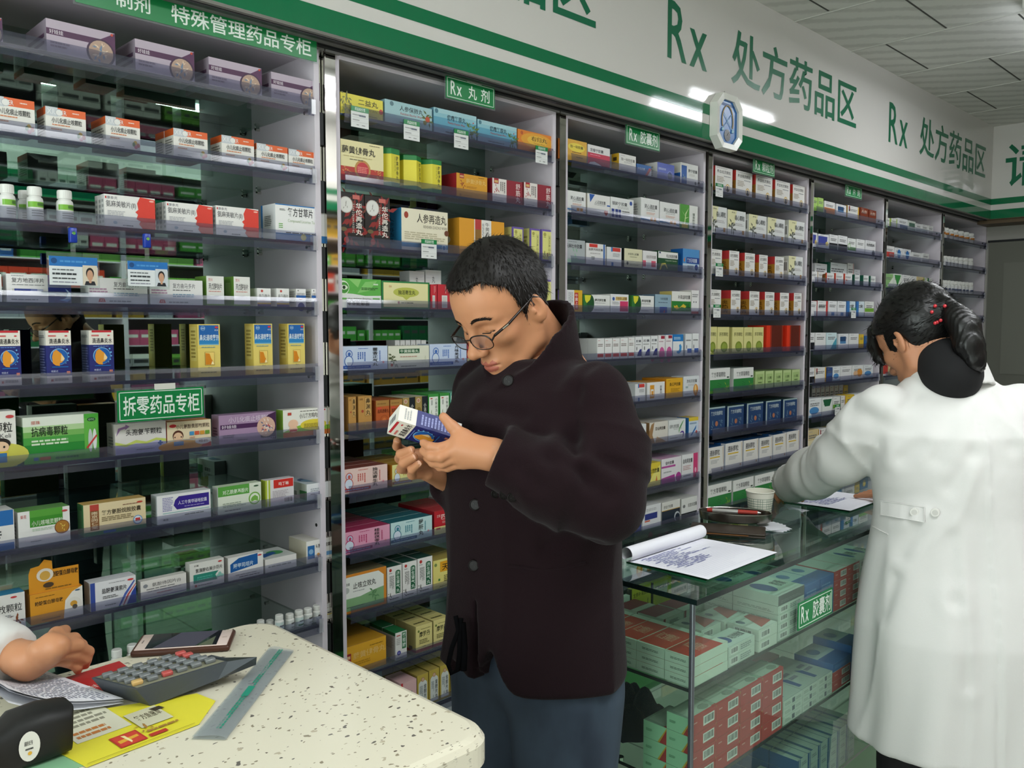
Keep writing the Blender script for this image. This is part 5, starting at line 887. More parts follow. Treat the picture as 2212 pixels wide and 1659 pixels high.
# hexagonal yellow-and-green cartons
def hexbox(px0, px1, yt, rot, i):
    A = on_y(px0, yt, YF); B_ = on_y(px1, yt, YF); z = SZ[1]; h = A.z - z + .004
    r = (B_.x - A.x) / 2 * .97
    o = empty('hexagonal_carton', ((A.x + B_.x) / 2, YF + r * .95, z + .0003), rot)
    tag(o, 'hexagonal yellow carton with green ends, %s of three on the second cabinet' % ORD[i], 'medicine box', 'hexagonal cartons')
    b = MB(); y_, g_ = mat('#e0d23c'), mat('#1f7a3c')
    pr = [(r, 0), (r, h * .14), (r, h * .86), (r, h), (0, h)]
    b.lathe([(r, h * .13), (r, h * .84)], (0, 0, 0), y_, 6, False)
    for k in (4, 5):
        t = math.radians(60 * k + 30); R_ = Matrix.Rotation(math.radians(60 * k + 120), 4, 'Z')
        ap = r * math.cos(math.pi / 6)
        n = Vector((math.cos(t), math.sin(t), 0)); u = Vector((-math.sin(t), math.cos(t), 0))
        org = n * ap - u * (r * .5)
        draw(b, [V('藤黄健骨丸', .56, .2, .86, .82, '#2c2a14', .014), LV(.4, .2, .48, .8, 1, '#8a8430')] if k == 4 else [R(.2, .3, .8, .302, '#8a8430'), LV(.3, .34, .6, .8, 2, '#8a8430'), V('健骨丸', .1, .3, .24, .8, '#6a6428')], r, h * .98, org, u, (0, 0, 1), n)
    b.build('carton_body', o)
    b = MB(); b.lathe([(0, 0), (r, 0), (r * 1.006, h * .135), (r, h * .135)], (0, 0, 0), g_, 6, False); b.build('carton_base', o)
    b = MB(); b.lathe([(r * 1.006, h * .84), (r * 1.006, h * .97), (r * .8, h), (0, h)], (0, 0, 0), g_, 6, False); b.build('carton_lid', o)
for i, a_ in enumerate(((829.5, 874, 318, .2), (875, 921, 333, .55), (923, 965, 343, .05))): hexbox(*a_, i + 1)
# third cabinet
row(3, 1, [(1222, 1268, 298, 'duyiwei'), (1269.4, 1318, 311, 'redwave'), (1337, 1374, 330.4, 'duyisoft', dict(dep=.07)), (1375.5, 1407, 353, 'bluered'), (1420, 1457, 349.7, 'periwinkle'), (1470, 1508, 350, 'naoning', dict(dep=.06))])
row(3, 2, [(1224, 1265.6, 410, 'naoxin'), (1268.7, 1318, 417, 'xinkeshu'), (1318.8, 1369, 424.5, 'zhennao'), (1384.5, 1424, 426, 'naoxin'), (1425.5, 1467.7, 435, 'naoxin'), (1469, 1507.5, 440, 'greenleaf')])
row(3, 3, [(1219, 1264, 516, 'tianmadz'), (1266, 1308.5, 524.5, 'redbar'), (1311, 1342.8, 533, 'bluebar'), (1348.3, 1387.6, 536, 'cream'), (1388.6, 1419.4, 541, 'pinkblk'), (1421.8, 1464.8, 541, 'darkgreen'), (1475, 1511, 536.6, 'shiwei')])
row(3, 4, [(1224, 1258, 626, 'niuyel'), (1260, 1318, 636, 'capgreen'), (1318.7, 1358, 635, 'danhong', dict(back=1)), (1366, 1413, 638, 'capgreen'), (1415, 1450.4, 635.6, 'steel', dict(back=1)), (1451, 1493, 629, 'bushen'), (1494, 1510.6, 627, 'leanwhite')])
xs = [1290, 1306.5, 1323.5, 1340, 1357.8, 1372, 1388, 1406, 1422, 1437.7, 1453.7, 1480.7, 1496, 1511]
ks = ['redfoot'] * 5 + ['navyarc'] * 3 + ['pinkdome'] * 2 + ['stomach', 'smallblue', 'smallblue']
row(3, 5, [(xs[i], (xs[i + 1] if i != 10 else 1477) - 1, 731.5 - max(0, i - 2) * 1.1, ks[i], dict(dep=.045, back=1 if i < 9 else 0)) for i in range(13)])
row(3, 6, [(1372, 1394, 830, 'bluebar'), (1398, 1436, 827, 'whiteor', dict(back=1)), (1439, 1475, 818.6, 'yellowcap', dict(back=1)), (1476, 1510, 813.7, 'ulcer')])
row(3, 7, [(1360, 1396, 920, 'bluefoot' if 'bluefoot' in D else 's_bluefoot'), (1403, 1443, 914, 'brownswoosh', dict(back=2)), (1443.9, 1481, 909, 'swirl6', dict(back=1)), (1488, 1508.8, 903, 'blueyel')])
row(3, 8, [(1385, 1427, 1005.4, 'yellowduan', dict(back=2)), (1429, 1472, 993, 'magenta', dict(back=2)), (1473, 1507.5, 983.7, 'pinkwhite', dict(back=1))])
row(3, 9, [(1358, 1385.8, 1100, 'navyblue', dict(back=1)), (1388, 1428, 1096, 'navyband', dict(back=2)), (1429.7, 1469, 1087, 'blackwhite', dict(back=2)), (1472, 1506.8, 1079, 'whitedark', dict(back=2))])
row(3, 10, [(1300, 1345, 1215, 's_bluefoot'), (1347, 1390, 1206, 'ulcer'), (1392, 1430, 1196, 'whiteor'), (1432, 1470, 1186, 'yellowcap'), (1472, 1505, 1176, 'navyband')])
row(3, 11, [(1290, 1340, 1320, 'magenta'), (1342, 1400, 1306, 'navyblue'), (1402, 1450, 1292, 'whitedark')])
# fourth cabinet
row(4, 1, [(1545.3, 1582.7, 357, 'yangxue', dict(dep=.05)), (1590, 1625.4, 367, 'yangxue', dict(dep=.05)), (1632.8, 1669, 377, 'yangxue', dict(dep=.05)), (1675, 1706.9, 388, 'yangxue', dict(dep=.05)), (1712.9, 1738.7, 398, 'yangxue', dict(dep=.05))])
row(4, 2, [(1533, 1570.6, 443, 'wenxin'), (1572.5, 1611, 452, 'wenxin'), (1618, 1656, 462, 'wenxin'), (1659, 1695.5, 469, 'wenxin'), (1704, 1738.5, 475, 'wenxin')])
row(4, 3, [(1531, 1559.8, 537, 'yanre'), (1575.5, 1597, 541, 'yanre2'), (1609, 1631, 546, 'yanre2'), (1640, 1658.6, 550, 'yanre2'), (1674, 1693.6, 554, 'yanre2'), (1704, 1734.6, 552.5, 'wenxin')])
row(4, 4, [(1530, 1558, 625, 'yanre'), (1579, 1600, 627, 'yanre2'), (1619, 1640.6, 629, 'yanre2'), (1652.5, 1673, 630.5, 'yanre2'), (1685, 1704.5, 632, 'yanre2'), (1715, 1732, 633, 'yanre2')])
row(4, 5, [(1528, 1549, 706, 'ganju'), (1550, 1575.6, 706.5, 'ganju', dict(back=1)), (1582, 1606.3, 707, 'ganju'), (1607.3, 1625.8, 707, 'ganju', dict(back=1)), (1627, 1649.6, 707, 'ganju'), (1656, 1692, 703, 'redfoil', dict(dep=.1)), (1700, 1728.8, 703, 'redfoil', dict(dep=.1))])
row(4, 6, [(1530, 1577, 797, 'caoben', dict(back=1)), (1585, 1627.7, 796, 'caoben', dict(back=1)), (1632, 1651.5, 803, 'lightgreen', dict(back=1)), (1654, 1671, 802, 'lightgreen', dict(back=1)), (1673.5, 1690, 801, 'lightgreen', dict(back=1)), (1692, 1709, 800, 'lightgreen', dict(back=1)), (1711, 1728, 799, 'lightgreen', dict(back=1))])
row(4, 7, [(1528, 1566.6, 882, 'navybox', dict(dep=.08, back=1)), (1571.5, 1606.8, 878, 'navybox', dict(dep=.08, back=1)), (1613.6, 1648.8, 872, 'navybox', dict(dep=.08, back=1)), (1654.8, 1686.8, 867, 'navybox', dict(dep=.08, back=1)), (1692, 1722, 863, 'navybox', dict(dep=.08, back=1))])
row(4, 8, [(1529, 1563.4, 968.6, 'tongmai', dict(back=2)), (1567.5, 1604, 959, 'tongmai', dict(back=2)), (1606.8, 1638, 952.4, 'tongmai', dict(back=1)), (1640.7, 1668.6, 947, 'tongmai', dict(back=1)), (1670.5, 1699, 940, 'tongmai', dict(back=1)), (1700, 1726.6, 933.4, 'tongmai')])
row(4, 9, [(1527, 1580, 1051, 'caoben', dict(back=1)), (1583.7, 1627.7, 1039, 'caoben', dict(back=1)), (1631, 1672, 1028, 'caoben', dict(back=1)), (1675, 1714, 1018, 'caoben')])
# fifth cabinet
row(5, 1, [(1755, 1766.5, 425, 's_green'), (1767.3, 1778.8, 426.5, 's_green'), (1781, 1804, 433.5, 's_orange'), (1806.6, 1828.6, 439.8, 's_bluepic'), (1831, 1856, 443, 's_yelside'), (1858.4, 1876, 447.5, 's_brown'), (1877.4, 1893, 452.6, 's_brown')])
row(5, 2, [(1749, 1765.6, 501, 's_violet'), (1767.7, 1791, 505, 's_violet'), (1792, 1810, 506, 's_black'), (1811, 1830.7, 508, 's_black'), (1831.5, 1849, 514, 's_greenwave'), (1850.5, 1868, 516, 's_plain'), (1869.5, 1892, 518.5, 's_arch')])
row(5, 3, [(1750, 1766, 586, 's_plain'), (1767, 1783.2, 587, 's_gold'), (1784.5, 1802, 589, 's_redside'), (1804, 1822, 590, 's_redside'), (1824, 1841, 591, 's_redside'), (1845.5, 1857.5, 593, 's_tealside'), (1864, 1876.8, 594.5, 's_tealside'), (1880, 1891.5, 596, 's_tealside')])
for a_, b_, t_, k_ in ((1760, 1787, 568, 's_plain'), (1790, 1830, 566, 's_tealside'), (1831, 1845, 568, 's_tallwhite'), (1846, 1858, 582, 's_plain')): place(5, 3, a_, b_, t_, k_, .06, yo=.08)
row(5, 4, [(1749, 1764.5, 650, 's_plain'), (1766, 1788, 649.5, 's_redstrip'), (1789.5, 1808, 650, 's_twin'), (1809.5, 1828, 650.5, 's_twin'), (1830, 1848, 650.5, 's_blueside'), (1850, 1867, 651, 's_blueside'), (1868.5, 1888, 651, 's_greenbar')])
row(5, 5, [(1747, 1760, 719, 's_black'), (1761.5, 1784, 719, 's_plain'), (1785.5, 1807.5, 719, 's_teal'), (1811.5, 1833, 721.5, 's_bluepic'), (1834.6, 1855, 721, 's_plain'), (1856.5, 1866, 722.5, 's_yellow'), (1867.5, 1884, 726, 's_blue')])
row(5, 6, [(1746, 1760, 796, 's_black'), (1761, 1784.5, 795, 's_yelside'), (1786, 1798.3, 794.5, 's_navy'), (1799.4, 1815, 793.5, 's_bluefoot'), (1816, 1840, 792, 's_plain'), (1841.5, 1864.5, 790.5, 's_swirl'), (1866, 1886, 789.5, 's_bluefoot')])
row(5, 7, [(1746, 1775, 863, 's_bluefoot'), (1776.5, 1798, 860.5, 's_dkgreen'), (1799.5, 1815, 859, 's_greenbar'), (1816.5, 1826, 856, 's_tallwhite'), (1828, 1845, 854, 's_yellow'), (1847, 1880, 852, 's_plain')])
for i in range(7): place(5, 7, 1754 + 9.8 * i, 1763 + 9.8 * i, 835 - i * .6, 's_tallwhite', .06, yo=.1)
place(5, 7, 1823, 1832, 833, 's_yellow', .06, yo=.1)
row(5, 8, [(1744, 1768, 931, 's_tan'), (1769.5, 1790, 928, 's_yelside'), (1791.5, 1812, 925, 's_tan'), (1814, 1840, 922, 's_tan'), (1842, 1880, 918, 's_tan')])
row(5, 9, [(1744, 1775, 1010, 's_plain'), (1778, 1806, 1004, 's_bluefoot'), (1810, 1850, 996, 's_plain')])
# sixth cabinet
row(6, 1, [(1911, 1923.5, 469, 's_greenside'), (1925.5, 1938, 471, 's_greenside'), (1940, 1961, 470.5, 's_bluebox'), (1962.5, 1978, 476, 's_greypic'), (1979.5, 1990, 482.5, 's_plain'), (1992, 2004, 484.5, 's_plain'), (2006, 2016, 487, 's_plain')])
row(6, 2, [(1910, 1932, 529.5, 's_red'), (1934, 1950, 534.5, 's_bluedisc'), (1952, 1968, 537.5, 's_bluedisc'), (1971, 1989, 544.5, 's_plain'), (1993, 2007, 547, 's_plain')])
row(6, 3, [(1908, 1929.5, 590.5, 's_leaf'), (1930.5, 1948, 591, 's_vgreen'), (1949.5, 1966.5, 593.5, 's_plain'), (1968, 1980, 596, 's_plain'), (1981, 1995, 597.5, 's_tan'), (1997, 2004, 600, 's_greenside'), (2006, 2014, 601, 's_tealside')])
row(6, 4, [(1905, 1925, 655, 's_plain'), (1928, 1950, 655, 's_bluefoot'), (1955, 1985, 655, 's_plain'), (1990, 2010, 656, 's_greenbar')])
row(6, 5, [(1903, 1916, 725, 's_red'), (1918, 1940, 725, 's_plain'), (1945, 1990, 725, 's_bluefoot')])
row(6, 6, [(1903, 1919, 765, 's_red'), (1921, 1940, 790, 's_tan')])
# seventh cabinet: bottles
for i, pc in enumerate((2036.5, 2044.5, 2054.5, 2065, 2076.5, 2088.5, 2099)): bottle(7, 1, pc, 9.4, 489 + i * 2.4, 'orange', 'small white bottle with an orange label')
for i, pc in enumerate((2033.5, 2041, 2048.5, 2056, 2064.5, 2075, 2086, 2097)): bottle(7, 2, pc, 7.6, 551.5 + i * .9, 'plain', 'small plain white bottle')
for i, pc in enumerate((2033, 2040.5, 2048, 2056, 2064, 2071.5, 2079.5, 2087, 2097)): bottle(7, 3, pc, 7.4, 604.5 + i * .7, 'dark', 'small white bottle with a navy label')
for i, pc in enumerate((2059, 2066, 2073, 2080, 2088, 2096)): bottle(7, 4, pc, 6.6, 669, 'plain', 'small plain white bottle')
row(7, 5, [(2085, 2100, 711, 's_plain'), (2072, 2083, 712, 's_tealside')])
# ------------------------------------------------------------------ hanging signs and price cards
M_sgreen = mat('#157f43', 0.3, name='sign_green')
M_swhite = mat('#e4eee4', 0.4, name='sign_white')
M_acr = glass_mat('acrylic_sleeve', '#eef4f2', 0.06, 0.05)
M_tape = mat('#d9d9cf', 0.5, name='tape')
def sign(name, label, x0, x1, z0, z1, y, chars, tape=None, border=True):
    o = empty(name, (x0, y, z0)); tag(o, label, 'sign')
    w, h = x1 - x0, z1 - z0
    b = MB(); b.box(-.004, w + .004, 0.0005, .0022, -.004, h + .006, M_acr); b.build('acrylic_sleeve', o)
    b = MB(); b.box(0, w, -.0012, 0.0004, 0, h, M_sgreen); b.build('sign_panel', o)
    b = MB(); t = -.0016
    if border:
        e, k = .004, .0016
        for a in ((e, w - e, e, e + k), (e, w - e, h - e - k, h - e), (e, e + k, e, h - e), (w - e - k, w - e, e, h - e)): b.box(a[0], a[1], t, -.0011, a[2], a[3], M_swhite)
    for c in chars: b.text(c[0], (0, t, 0), (1, 0, 0), (0, 0, 1), M_swhite, c[1] * w, c[2] * h, c[3] * w, c[4] * h, .012)
    b.build('lettering', o)
    if tape:
        b = MB(); b.box(tape[0] * w, tape[1] * w, -.002, .0004, h - .002, h + .012, M_tape); b.build('tape', o)
    return o
sign('category_sign', 'long green sign with white lettering over the top shelf of the first cabinet', .66, 1.2525, 2.190, 2.2485, -.02, [('制剂', (.742 - .66) / .5925, .22, (.822 - .66) / .5925, .8), ('特殊管理药品专柜', (.866 - .66) / .5925, .16, .975, .84)], None, False)
sign('category_sign', 'green Rx sign with two characters at the second cabinet top', 1.689, 1.889, 2.178, 2.243, -.03, [('Rx', .08, .2, .32, .84), ('丸', .44, .2, .62, .8), ('剂', .7, .2, .9, .8)], (.42, .72))
sign('category_sign', 'green Rx sign with three characters at the third cabinet top', 2.562, 2.774, 2.173, 2.244, -.03, [('Rx', .08, .2, .32, .84), ('胶囊剂', .4, .18, .94, .82)], (.4, .72))
sign('category_sign', 'green Rx sign at the fourth cabinet top above the red-spined cartons', 3.486, 3.680, 2.184, 2.249, -.03, [('Rx', .08, .2, .32, .84), ('颗粒剂', .4, .18, .94, .82)], (.42, .72))
sign('category_sign', 'green Rx sign at the fifth cabinet top', 4.438, 4.641, 2.181, 2.24, -.03, [('Rx', .08, .2, .32, .84), ('片', .44, .2, .62, .8), ('剂', .7, .2, .9, .8)], None)
sign('loose_sale_sign', 'green six-character sign hanging under the fifth shelf of the first cabinet', .716, .917, 1.2815, 1.3535, -.03, [('拆零药品专柜', .06, .2, .95, .8)], (.42, .66))
M_card = mat('#dedfdd', 0.5, name='price_card_white')
def price_card(px, py, k, where):
    p = on_y(px, py, -.0135); w, h = .058, .056
    o = empty('price_card', (p.x, -.0135, p.z)); tag(o, 'small white price card with green top strip, %s' % where, 'price card', 'price cards on the shelf rails')
    b = MB(); b.box(-w / 2, w / 2, 0, .0008, -h / 2, h / 2, M_card)
    rr = random.Random(k)
    draw(b, [L(.08, .56, .5, .66, 1, '#999'), L(.45, .52, .92, .68, 1, '#5c6474'), R(.05, .48, .95, .49, '#b0b4b0'), L(.08, .32, .5, .4, 1, '#999'), R(.05, .26, .95, .27, '#b0b4b0'), L(.3, .1, .46, .16, 1, '#777'), L(.6, .1, .8, .16, 1, '#777')], w, h, (-w / 2, 0, -h / 2), (1, 0, 0), (0, 0, 1), (0, -1, 0))
    b.build('card', o)
    b = MB(); b.box(-w / 2, w / 2, -.0012, .001, h / 2 - .013, h / 2, M_sgreen)
    b.text('药品标价签', (-w / 2, -.0014, h / 2 - .013), (1, 0, 0), (0, 0, 1), M_swhite, w * .2, .002, w * .8, .011, .01); b.build('card_header', o)
for k, (px, py, wh) in enumerate(((777.5, 254, 'under the yellow carton of the second cabinet'), (889.5, 282, 'under the pale teal carton'), (996.5, 301, 'under the first blue carton'), (1170, 335, 'under the orange carton'), (927, 538, 'on the third rail of the second cabinet'), (1554, 411, 'on the first rail of the fourth cabinet'), (1554, 583, 'on the third rail of the fourth cabinet'), (1549, 672, 'on the fourth rail of the fourth cabinet'), (1844, 676, 'on the fourth rail of the fifth cabinet'), (1809, 885, 'on the seventh rail of the fifth cabinet'))): price_card(px, py, k, wh)
# staff cards clipped to the third rail
M_clipb = mat('#1c3aa0', 0.25, name='blue_clip')
for k, (px0, px1, y0, y1, cl) in enumerate(((105, 212, 552, 618, (158, 508)), (275, 363, 563, 620, (318, 520)))):
    A = on_y(px0, y0, -.034); Bp = on_y(px1, y1, -.034); w = Bp.x - A.x; h = (A.z - Bp.z)
    o = empty('staff_card', (A.x, -.034, A.z - h)); tag(o, 'clear staff card with blue header and portrait, %s along the third rail' % ORD[k + 1], 'badge', 'staff cards')
    b = MB(); b.box(-.004, w + .004, .0006, .0026, -.006, h + .008, M_acr); b.build('card_sleeve', o)
    b = MB(); b.box(0, w, -.0004, .0005, 0, h, mat('#dfe4e6', .3))
    pb = '#d8cdb8' if k == 0 else '#ccd3d8'
    draw(b, [R(0, .66, 1, 1, '#1f6fb8'), O(.1, .84, .1, '#174c84'), L(.22, .78, .92, .9, 1, '#4c94d0'), L(.06, .5, .6, .58, 1, '#6a7074'), L(.06, .34, .6, .46, 1, '#33383c'), L(.06, .2, .58, .28, 1, '#33383c'), L(.06, .08, .66, .14, 1, '#889'), R(.68, .02, .985, .72, pb), E2(.83, .44, .085, .2, '#1d1a18'), E2(.83, .37, .066, .19, '#c99a7c'), Q('#23262c', (.71, .02), (.95, .02), (.92, .16), (.74, .16)), E2(.83, .15, .03, .06, '#c99a7c')], w, h, (0, -.0004, 0), (1, 0, 0), (0, 0, 1), (0, -1, 0))
    b.build('card_print', o)
    c0 = on_y(cl[0], cl[1], -.034); cx_, cz_ = c0.x - A.x, c0.z - (A.z - h)
    b = MB(); b.box(cx_ - .005, cx_ + .005, .0028, .004, h - .004, cz_ - .014, M_acr); b.build('strap', o)
    b = MB(); b.rbox(cx_ - .0075, cx_ + .0075, -.004, .010, cz_ - .016, cz_ + .016, M_clipb, .002); b.cyl((cx_, -.004, cz_ + .004), (cx_, -.0055, cz_ + .004), .004, .0035, M_chrome, 12); b.build('clip', o)
# hygrometer on the header
o = empty('thermo_hygrometer', (3.128, -.092, 2.328)); tag(o, 'white octagonal thermometer and hygrometer with a blue face on the header', 'gauge')
def octo(w, h, c): return [(-w + c, -h), (w - c, -h), (w, -h + c), (w, h - c), (w - c, h), (-w + c, h), (-w, h - c), (-w, -h + c)]
w_, h_ = .1, .112
M_wp = mat('#dcdcd4', 0.25, name='white_gauge_plastic')
b = MB()
ou = octo(w_, h_, .045); inn = octo(w_ - .026, h_ - .026, .036)
for i in range(8):
    j = (i + 1) % 8
    a_, c_ = ou[i], ou[j]; e_, f_ = inn[i], inn[j]
    b.quad((a_[0], 0, a_[1]), (c_[0], 0, c_[1]), (c_[0] * .97, -.034, c_[1] * .97), (a_[0] * .97, -.034, a_[1] * .97), M_wp)
    b.quad((a_[0] * .97, -.034, a_[1] * .97), (c_[0] * .97, -.034, c_[1] * .97), (f_[0], -.03, f_[1]), (e_[0], -.03, e_[1]), M_wp)
    b.quad((e_[0], -.03, e_[1]), (f_[0], -.03, f_[1]), (f_[0], -.02, f_[1]), (e_[0], -.02, e_[1]), M_wp)
b.build('housing', o)
b = MB(); b.add([(x, -.02, z) for x, z in inn], [tuple(range(8))], mat('#1d64a8', .3))
fw, fh = .14, .16
draw(b, [R(.1, .9, .9, .97, '#17508c')], fw, fh, (-fw / 2, -.0202, -fh / 2), (1, 0, 0), (0, 0, 1), (0, -1, 0)); b.build('gauge_face', o)
b = MB(); b.tube([(.042 * math.cos(t), -.0215, .004 + (.062 if 0 < t < math.pi else .05) * math.sin(t)) for t in np.linspace(-.5, math.pi + .5, 26)], .0028, mat('#b0956a', .4), 6); b.build('scale_arc', o)
b = MB()
for s in (1, -1):
    b.tube([(s * .036, -.023, -.028), (-s * .03, -.023, .034)], .0012, mat('#9cc4dc', .3), 6); b.lathe([(0, -.006), (.005, -.003), (.006, .003), (0, .012)], (s * .038, -.023, -.034), mat('#b4d4e0', .3), 10)
b.build('pointer', o)
b = MB(); n = 24
b.add([(.024 * math.cos(2 * math.pi * i / n), -.0215, -.052 + .024 * math.sin(2 * math.pi * i / n)) for i in range(n)], [tuple(range(n))], mat('#1c2024', .3))
for i in range(12):
    t = math.radians(30 * i); b.quad(*[((r_ * math.cos(t + d_)), -.0218, -.052 + r_ * math.sin(t + d_)) for r_, d_ in ((.019, -.04), (.023, -.04), (.023, .04), (.019, .04))], mat('#88929a'))
b.tube([(0, -.0224, -.052), (.008, -.0224, -.04)], .0008, mat('#a8a0a0'), 5); b.build('small_dial', o)
b = MB(); b.tube([(0, .0, h_), (-.004, -.004, h_ + .01), (.004, -.004, h_ + .014), (0, .0, h_ + .02)], .0015, M_chrome, 6); b.build('hanging_hook', o)
# ------------------------------------------------------------------ ceiling tubes
M_tube = emit_mat('lit_tube', '#f4f8ff', 12.0)
def tube_lamp(x0, x1, y, label):
    o = empty('ceiling_tube_lamp', ((x0 + x1) / 2, y, ZC)); tag(o, label, 'lamp', 'ceiling tube lamps')
    L_ = (x1 - x0) / 2
    b = MB(); b.rbox(-L_, L_, -.03, .03, -.045, 0, mat('#e4e4e0', .4), .006); b.build('lamp_housing', o)
    b = MB(); b.cyl((-L_ + .02, 0, -.062), (L_ - .02, 0, -.062), .013, .013, M_tube, 12); b.build('tube', o)
    l = area_light('tube_light', (0, 0, -.085), (0, 0, 0), 2 * L_ - .04, .03, TUBE_W * (.6 if x0 > 4 else 1.0), (.95, .98, 1.0)); l.parent = o
for i, (xa, y) in enumerate(((4.15, -.93), (4.15, -1.2), (.4, -2.05), (2.1, -2.05), (2.1, -2.4), (.4, -2.4))):  # first pair read off the header's reflection; last four added to brighten the room
    tube_lamp(xa, xa + (.95 if i < 2 else 1.2), y, 'white ceiling tube lamp, %s of the row' % ORD[i + 1])
# ------------------------------------------------------------------ opposite side of the shop (seen in the mirrors)
e = tag(empty('opposite_cabinet', (0, 0, 0)), 'white shelving along the opposite wall seen in the mirrors', 'cabinet')
b = MB(); b2 = MB(); stock = MB(); YQ = -2.86
for k in range(6):
    x = .2 + .94 * k
    b.box(x - .015, x + .015, YO + .002, YQ, 0, 2.23, M_panel)
b.box(.2, 4.9, YO + .002, YO + .012, 0, 2.23, M_panel); b.box(.2, 4.9, YO, YQ, 2.215, 2.23, M_panel); b.build('side_panel', e)
for z in SZ[:10]: b2.box(.2, 4.9, YO + .012, YQ - .01, z - .008, z, M_panel)
b2.build('shelf_board', e)
rr = random.Random(3)
pal = ['#4c9a3c', '#58b04a', '#d8d8d4', '#e0dfda', '#dcdcd8', '#c8402c', '#d8a838', '#3c6cb0', '#c4587c', '#7cb450', '#e2e0d8', '#b8863c', '#286a44', '#d0d0cc']
for z in SZ[:10]:
    x = .24
    while x < 4.8:
        c = rr.choice(pal); n = rr.randint(2, 6); w = rr.uniform(.05, .13); h = rr.uniform(.06, .14)
        for i in range(n):
            if x + w > 4.85: break
            if (x - .2) % .94 < .02 or (x + w - .2) % .94 < w: x += .03
            stock.box(x, x + w - .002, YQ - .09, YQ - .015, z + .0005, z + h, mat(c))
            stock.box(x + .01, x + w - .012, YQ - .015, YQ - .0148, z + h * .5, z + h * .7, mat('#e8e6e0' if c[1] in '3458c' else '#555555'))
            x += w
        x += rr.uniform(.0, .04)
tag(stock.build('opposite_stock'), 'assorted cartons on the opposite shelving, reflected in the mirrors', 'medicine box', None, 'stuff')
fascia_x('header_sign', 'white green-striped header over the opposite shelving', -2.78, -1, .1, 5.0, [])
# ------------------------------------------------------------------ glass counter
M_cglass = glass_mat('counter_glass', '#eef7f2', 0.04, 0.03, '#c8d4cc')
M_ctop = glass_mat('counter_top_glass', '#d6e9e0', 0.05, 0.0, '#ffffff', 0.01)
M_cedge = mat('#12201f', 0.12, name='dark_glass_edge')
M_post = mat('#70767a', 0.3, 0.7, name='grey_metal_edging')
GX0, GX1, GY0, GY1 = 1.336, 3.30, -1.141, -0.785
c = tag(empty('glass_counter', (GX0, GY0, 0)), 'glass display counter with a thick green glass top, in front of the wall cabinets', 'counter')
c.location = (0, 0, 0)
b = MB(); b.box(GX0 - .022, GX1, GY0 - .022, GY1 + .012, .990, 1.0, M_ctop)
b.box(GX0 - .0222, GX1, GY0 - .0228, GY0 - .0222, .9898, 1.0, M_cedge); b.box(GX0 - .0228, GX0 - .0222, GY0 - .0228, GY1 + .012, .9898, 1.0, M_cedge); b.build('countertop', c)
b = MB()
b.box(GX0 + .006, GX1, GY0, GY0 + .005, .06, .988, M_cglass); b.box(GX0, GX0 + .005, GY0 + .006, GY1, .06, .988, M_cglass); b.build('glass_panel', c)
b = MB()
for x, y in ((GX0 - .002, GY0 - .002), (GX0 - .002, GY1 - .006), (GX1 - .01, GY0 - .002)): b.rbox(x, x + .009, y, y + .009, .02, .989, M_post, .002)
b.build('corner_post', c)
for z in (.815, .615, .41):
    b = MB(); b.box(GX0 + .006, GX1 - .005, GY0 + .006, GY1 - .004, z - .007, z, M_shelf)
    b.box(GX0 + .0055, GX0 + .006, GY0 + .006, GY1 - .004, z - .007, z, M_cedge); b.box(GX0 + .006, GX1, GY0 + .0055, GY0 + .006, z - .007, z, M_cedge); b.build('counter_shelf', c)
b = MB(); b.box(GX0, GX1, GY0, GY1, 0, .06, mat('#3c4448', .4)); b.box(GX0 + .01, GX1 - .01, GY0 + .01, GY1 - .01, .06, .064, M_base); b.build('plinth', c)
b = MB()
for z in (.80, .60): b.cyl((GX0 + .03, GY0 + .19, z), (GX0 + .03, GY0 + .19, z + .008), .008, .008, M_chrome, 12)
b.build('shelf_stud', c)
NUM = 'zero one two three four five six seven eight'.split()
STACKS = {}
def stack(key, x0, y0, w, dp, h, n, face, shelf, area, k0=0):
    """n cartons lying one on another; face: 'x' fronts to the counter's end, 'y' fronts to the counter's front"""
    STACKS[(key, shelf)] = STACKS.get((key, shelf), 0) + 1
    me = box_mesh(key, w, dp, h - .0006)
    z = {'upper': .815, 'middle': .615, 'lower': .41}[shelf]
    for i in range(n):
        if face == 'y': loc, r = (x0 + w / 2, y0, z + i * h + .0003), rng.uniform(-.006, .006)
        else: loc, r = (x0, y0 + w / 2, z + i * h + .0003), -math.pi / 2 + rng.uniform(-.006, .006)
        lab = '%s, layer %s of its %s pile, %s counter shelf' % (D[key]['desc'].replace(', in the upper counter shelf', ''), NUM[i + 1], ORD[STACKS[(key, shelf)]], shelf)
        QUEUE.append((me, loc, r, lab, 'cartons on the %s counter shelf' % shelf, area if i >= k0 else 0, key))
# upper shelf: end columns, then along the front
for ya, yb in ((-1.134, -1.073), (-1.071, -1.005), (-1.003, -.951), (-.949, -.906), (-.904, -.86)): stack('redtop', 1.346, ya, yb - ya, .128, .0195, 3, 'x', 'upper', 2500 if ya < -.94 else 500)
stack('whitestack', 1.48, -1.132, .103, .06, .021, 2, 'y', 'upper', 900)
stack('wedge', 1.597, -1.134, .078, .075, .024, 2, 'y', 'upper', 1500); stack('wedge', 1.592, -1.055, .08, .07, .024, 2, 'y', 'upper', 1000); stack('wedge', 1.51, -1.05, .075, .07, .024, 2, 'y', 'upper', 600)
stack('whitestack', 1.682, -1.132, .12, .11, .0195, 4, 'y', 'upper', 1500); stack('whitestack', 1.682, -1.02, .12, .11, .0195, 5, 'y', 'upper', 700)
QUEUE.append((box_mesh('blacktop', .12, .11, .022), (1.742, -1.132, .815 + .0784), 0, 'flat carton with a dark front on top of the white counter stack', 'cartons on the upper counter shelf', 2500, 'blacktop'))
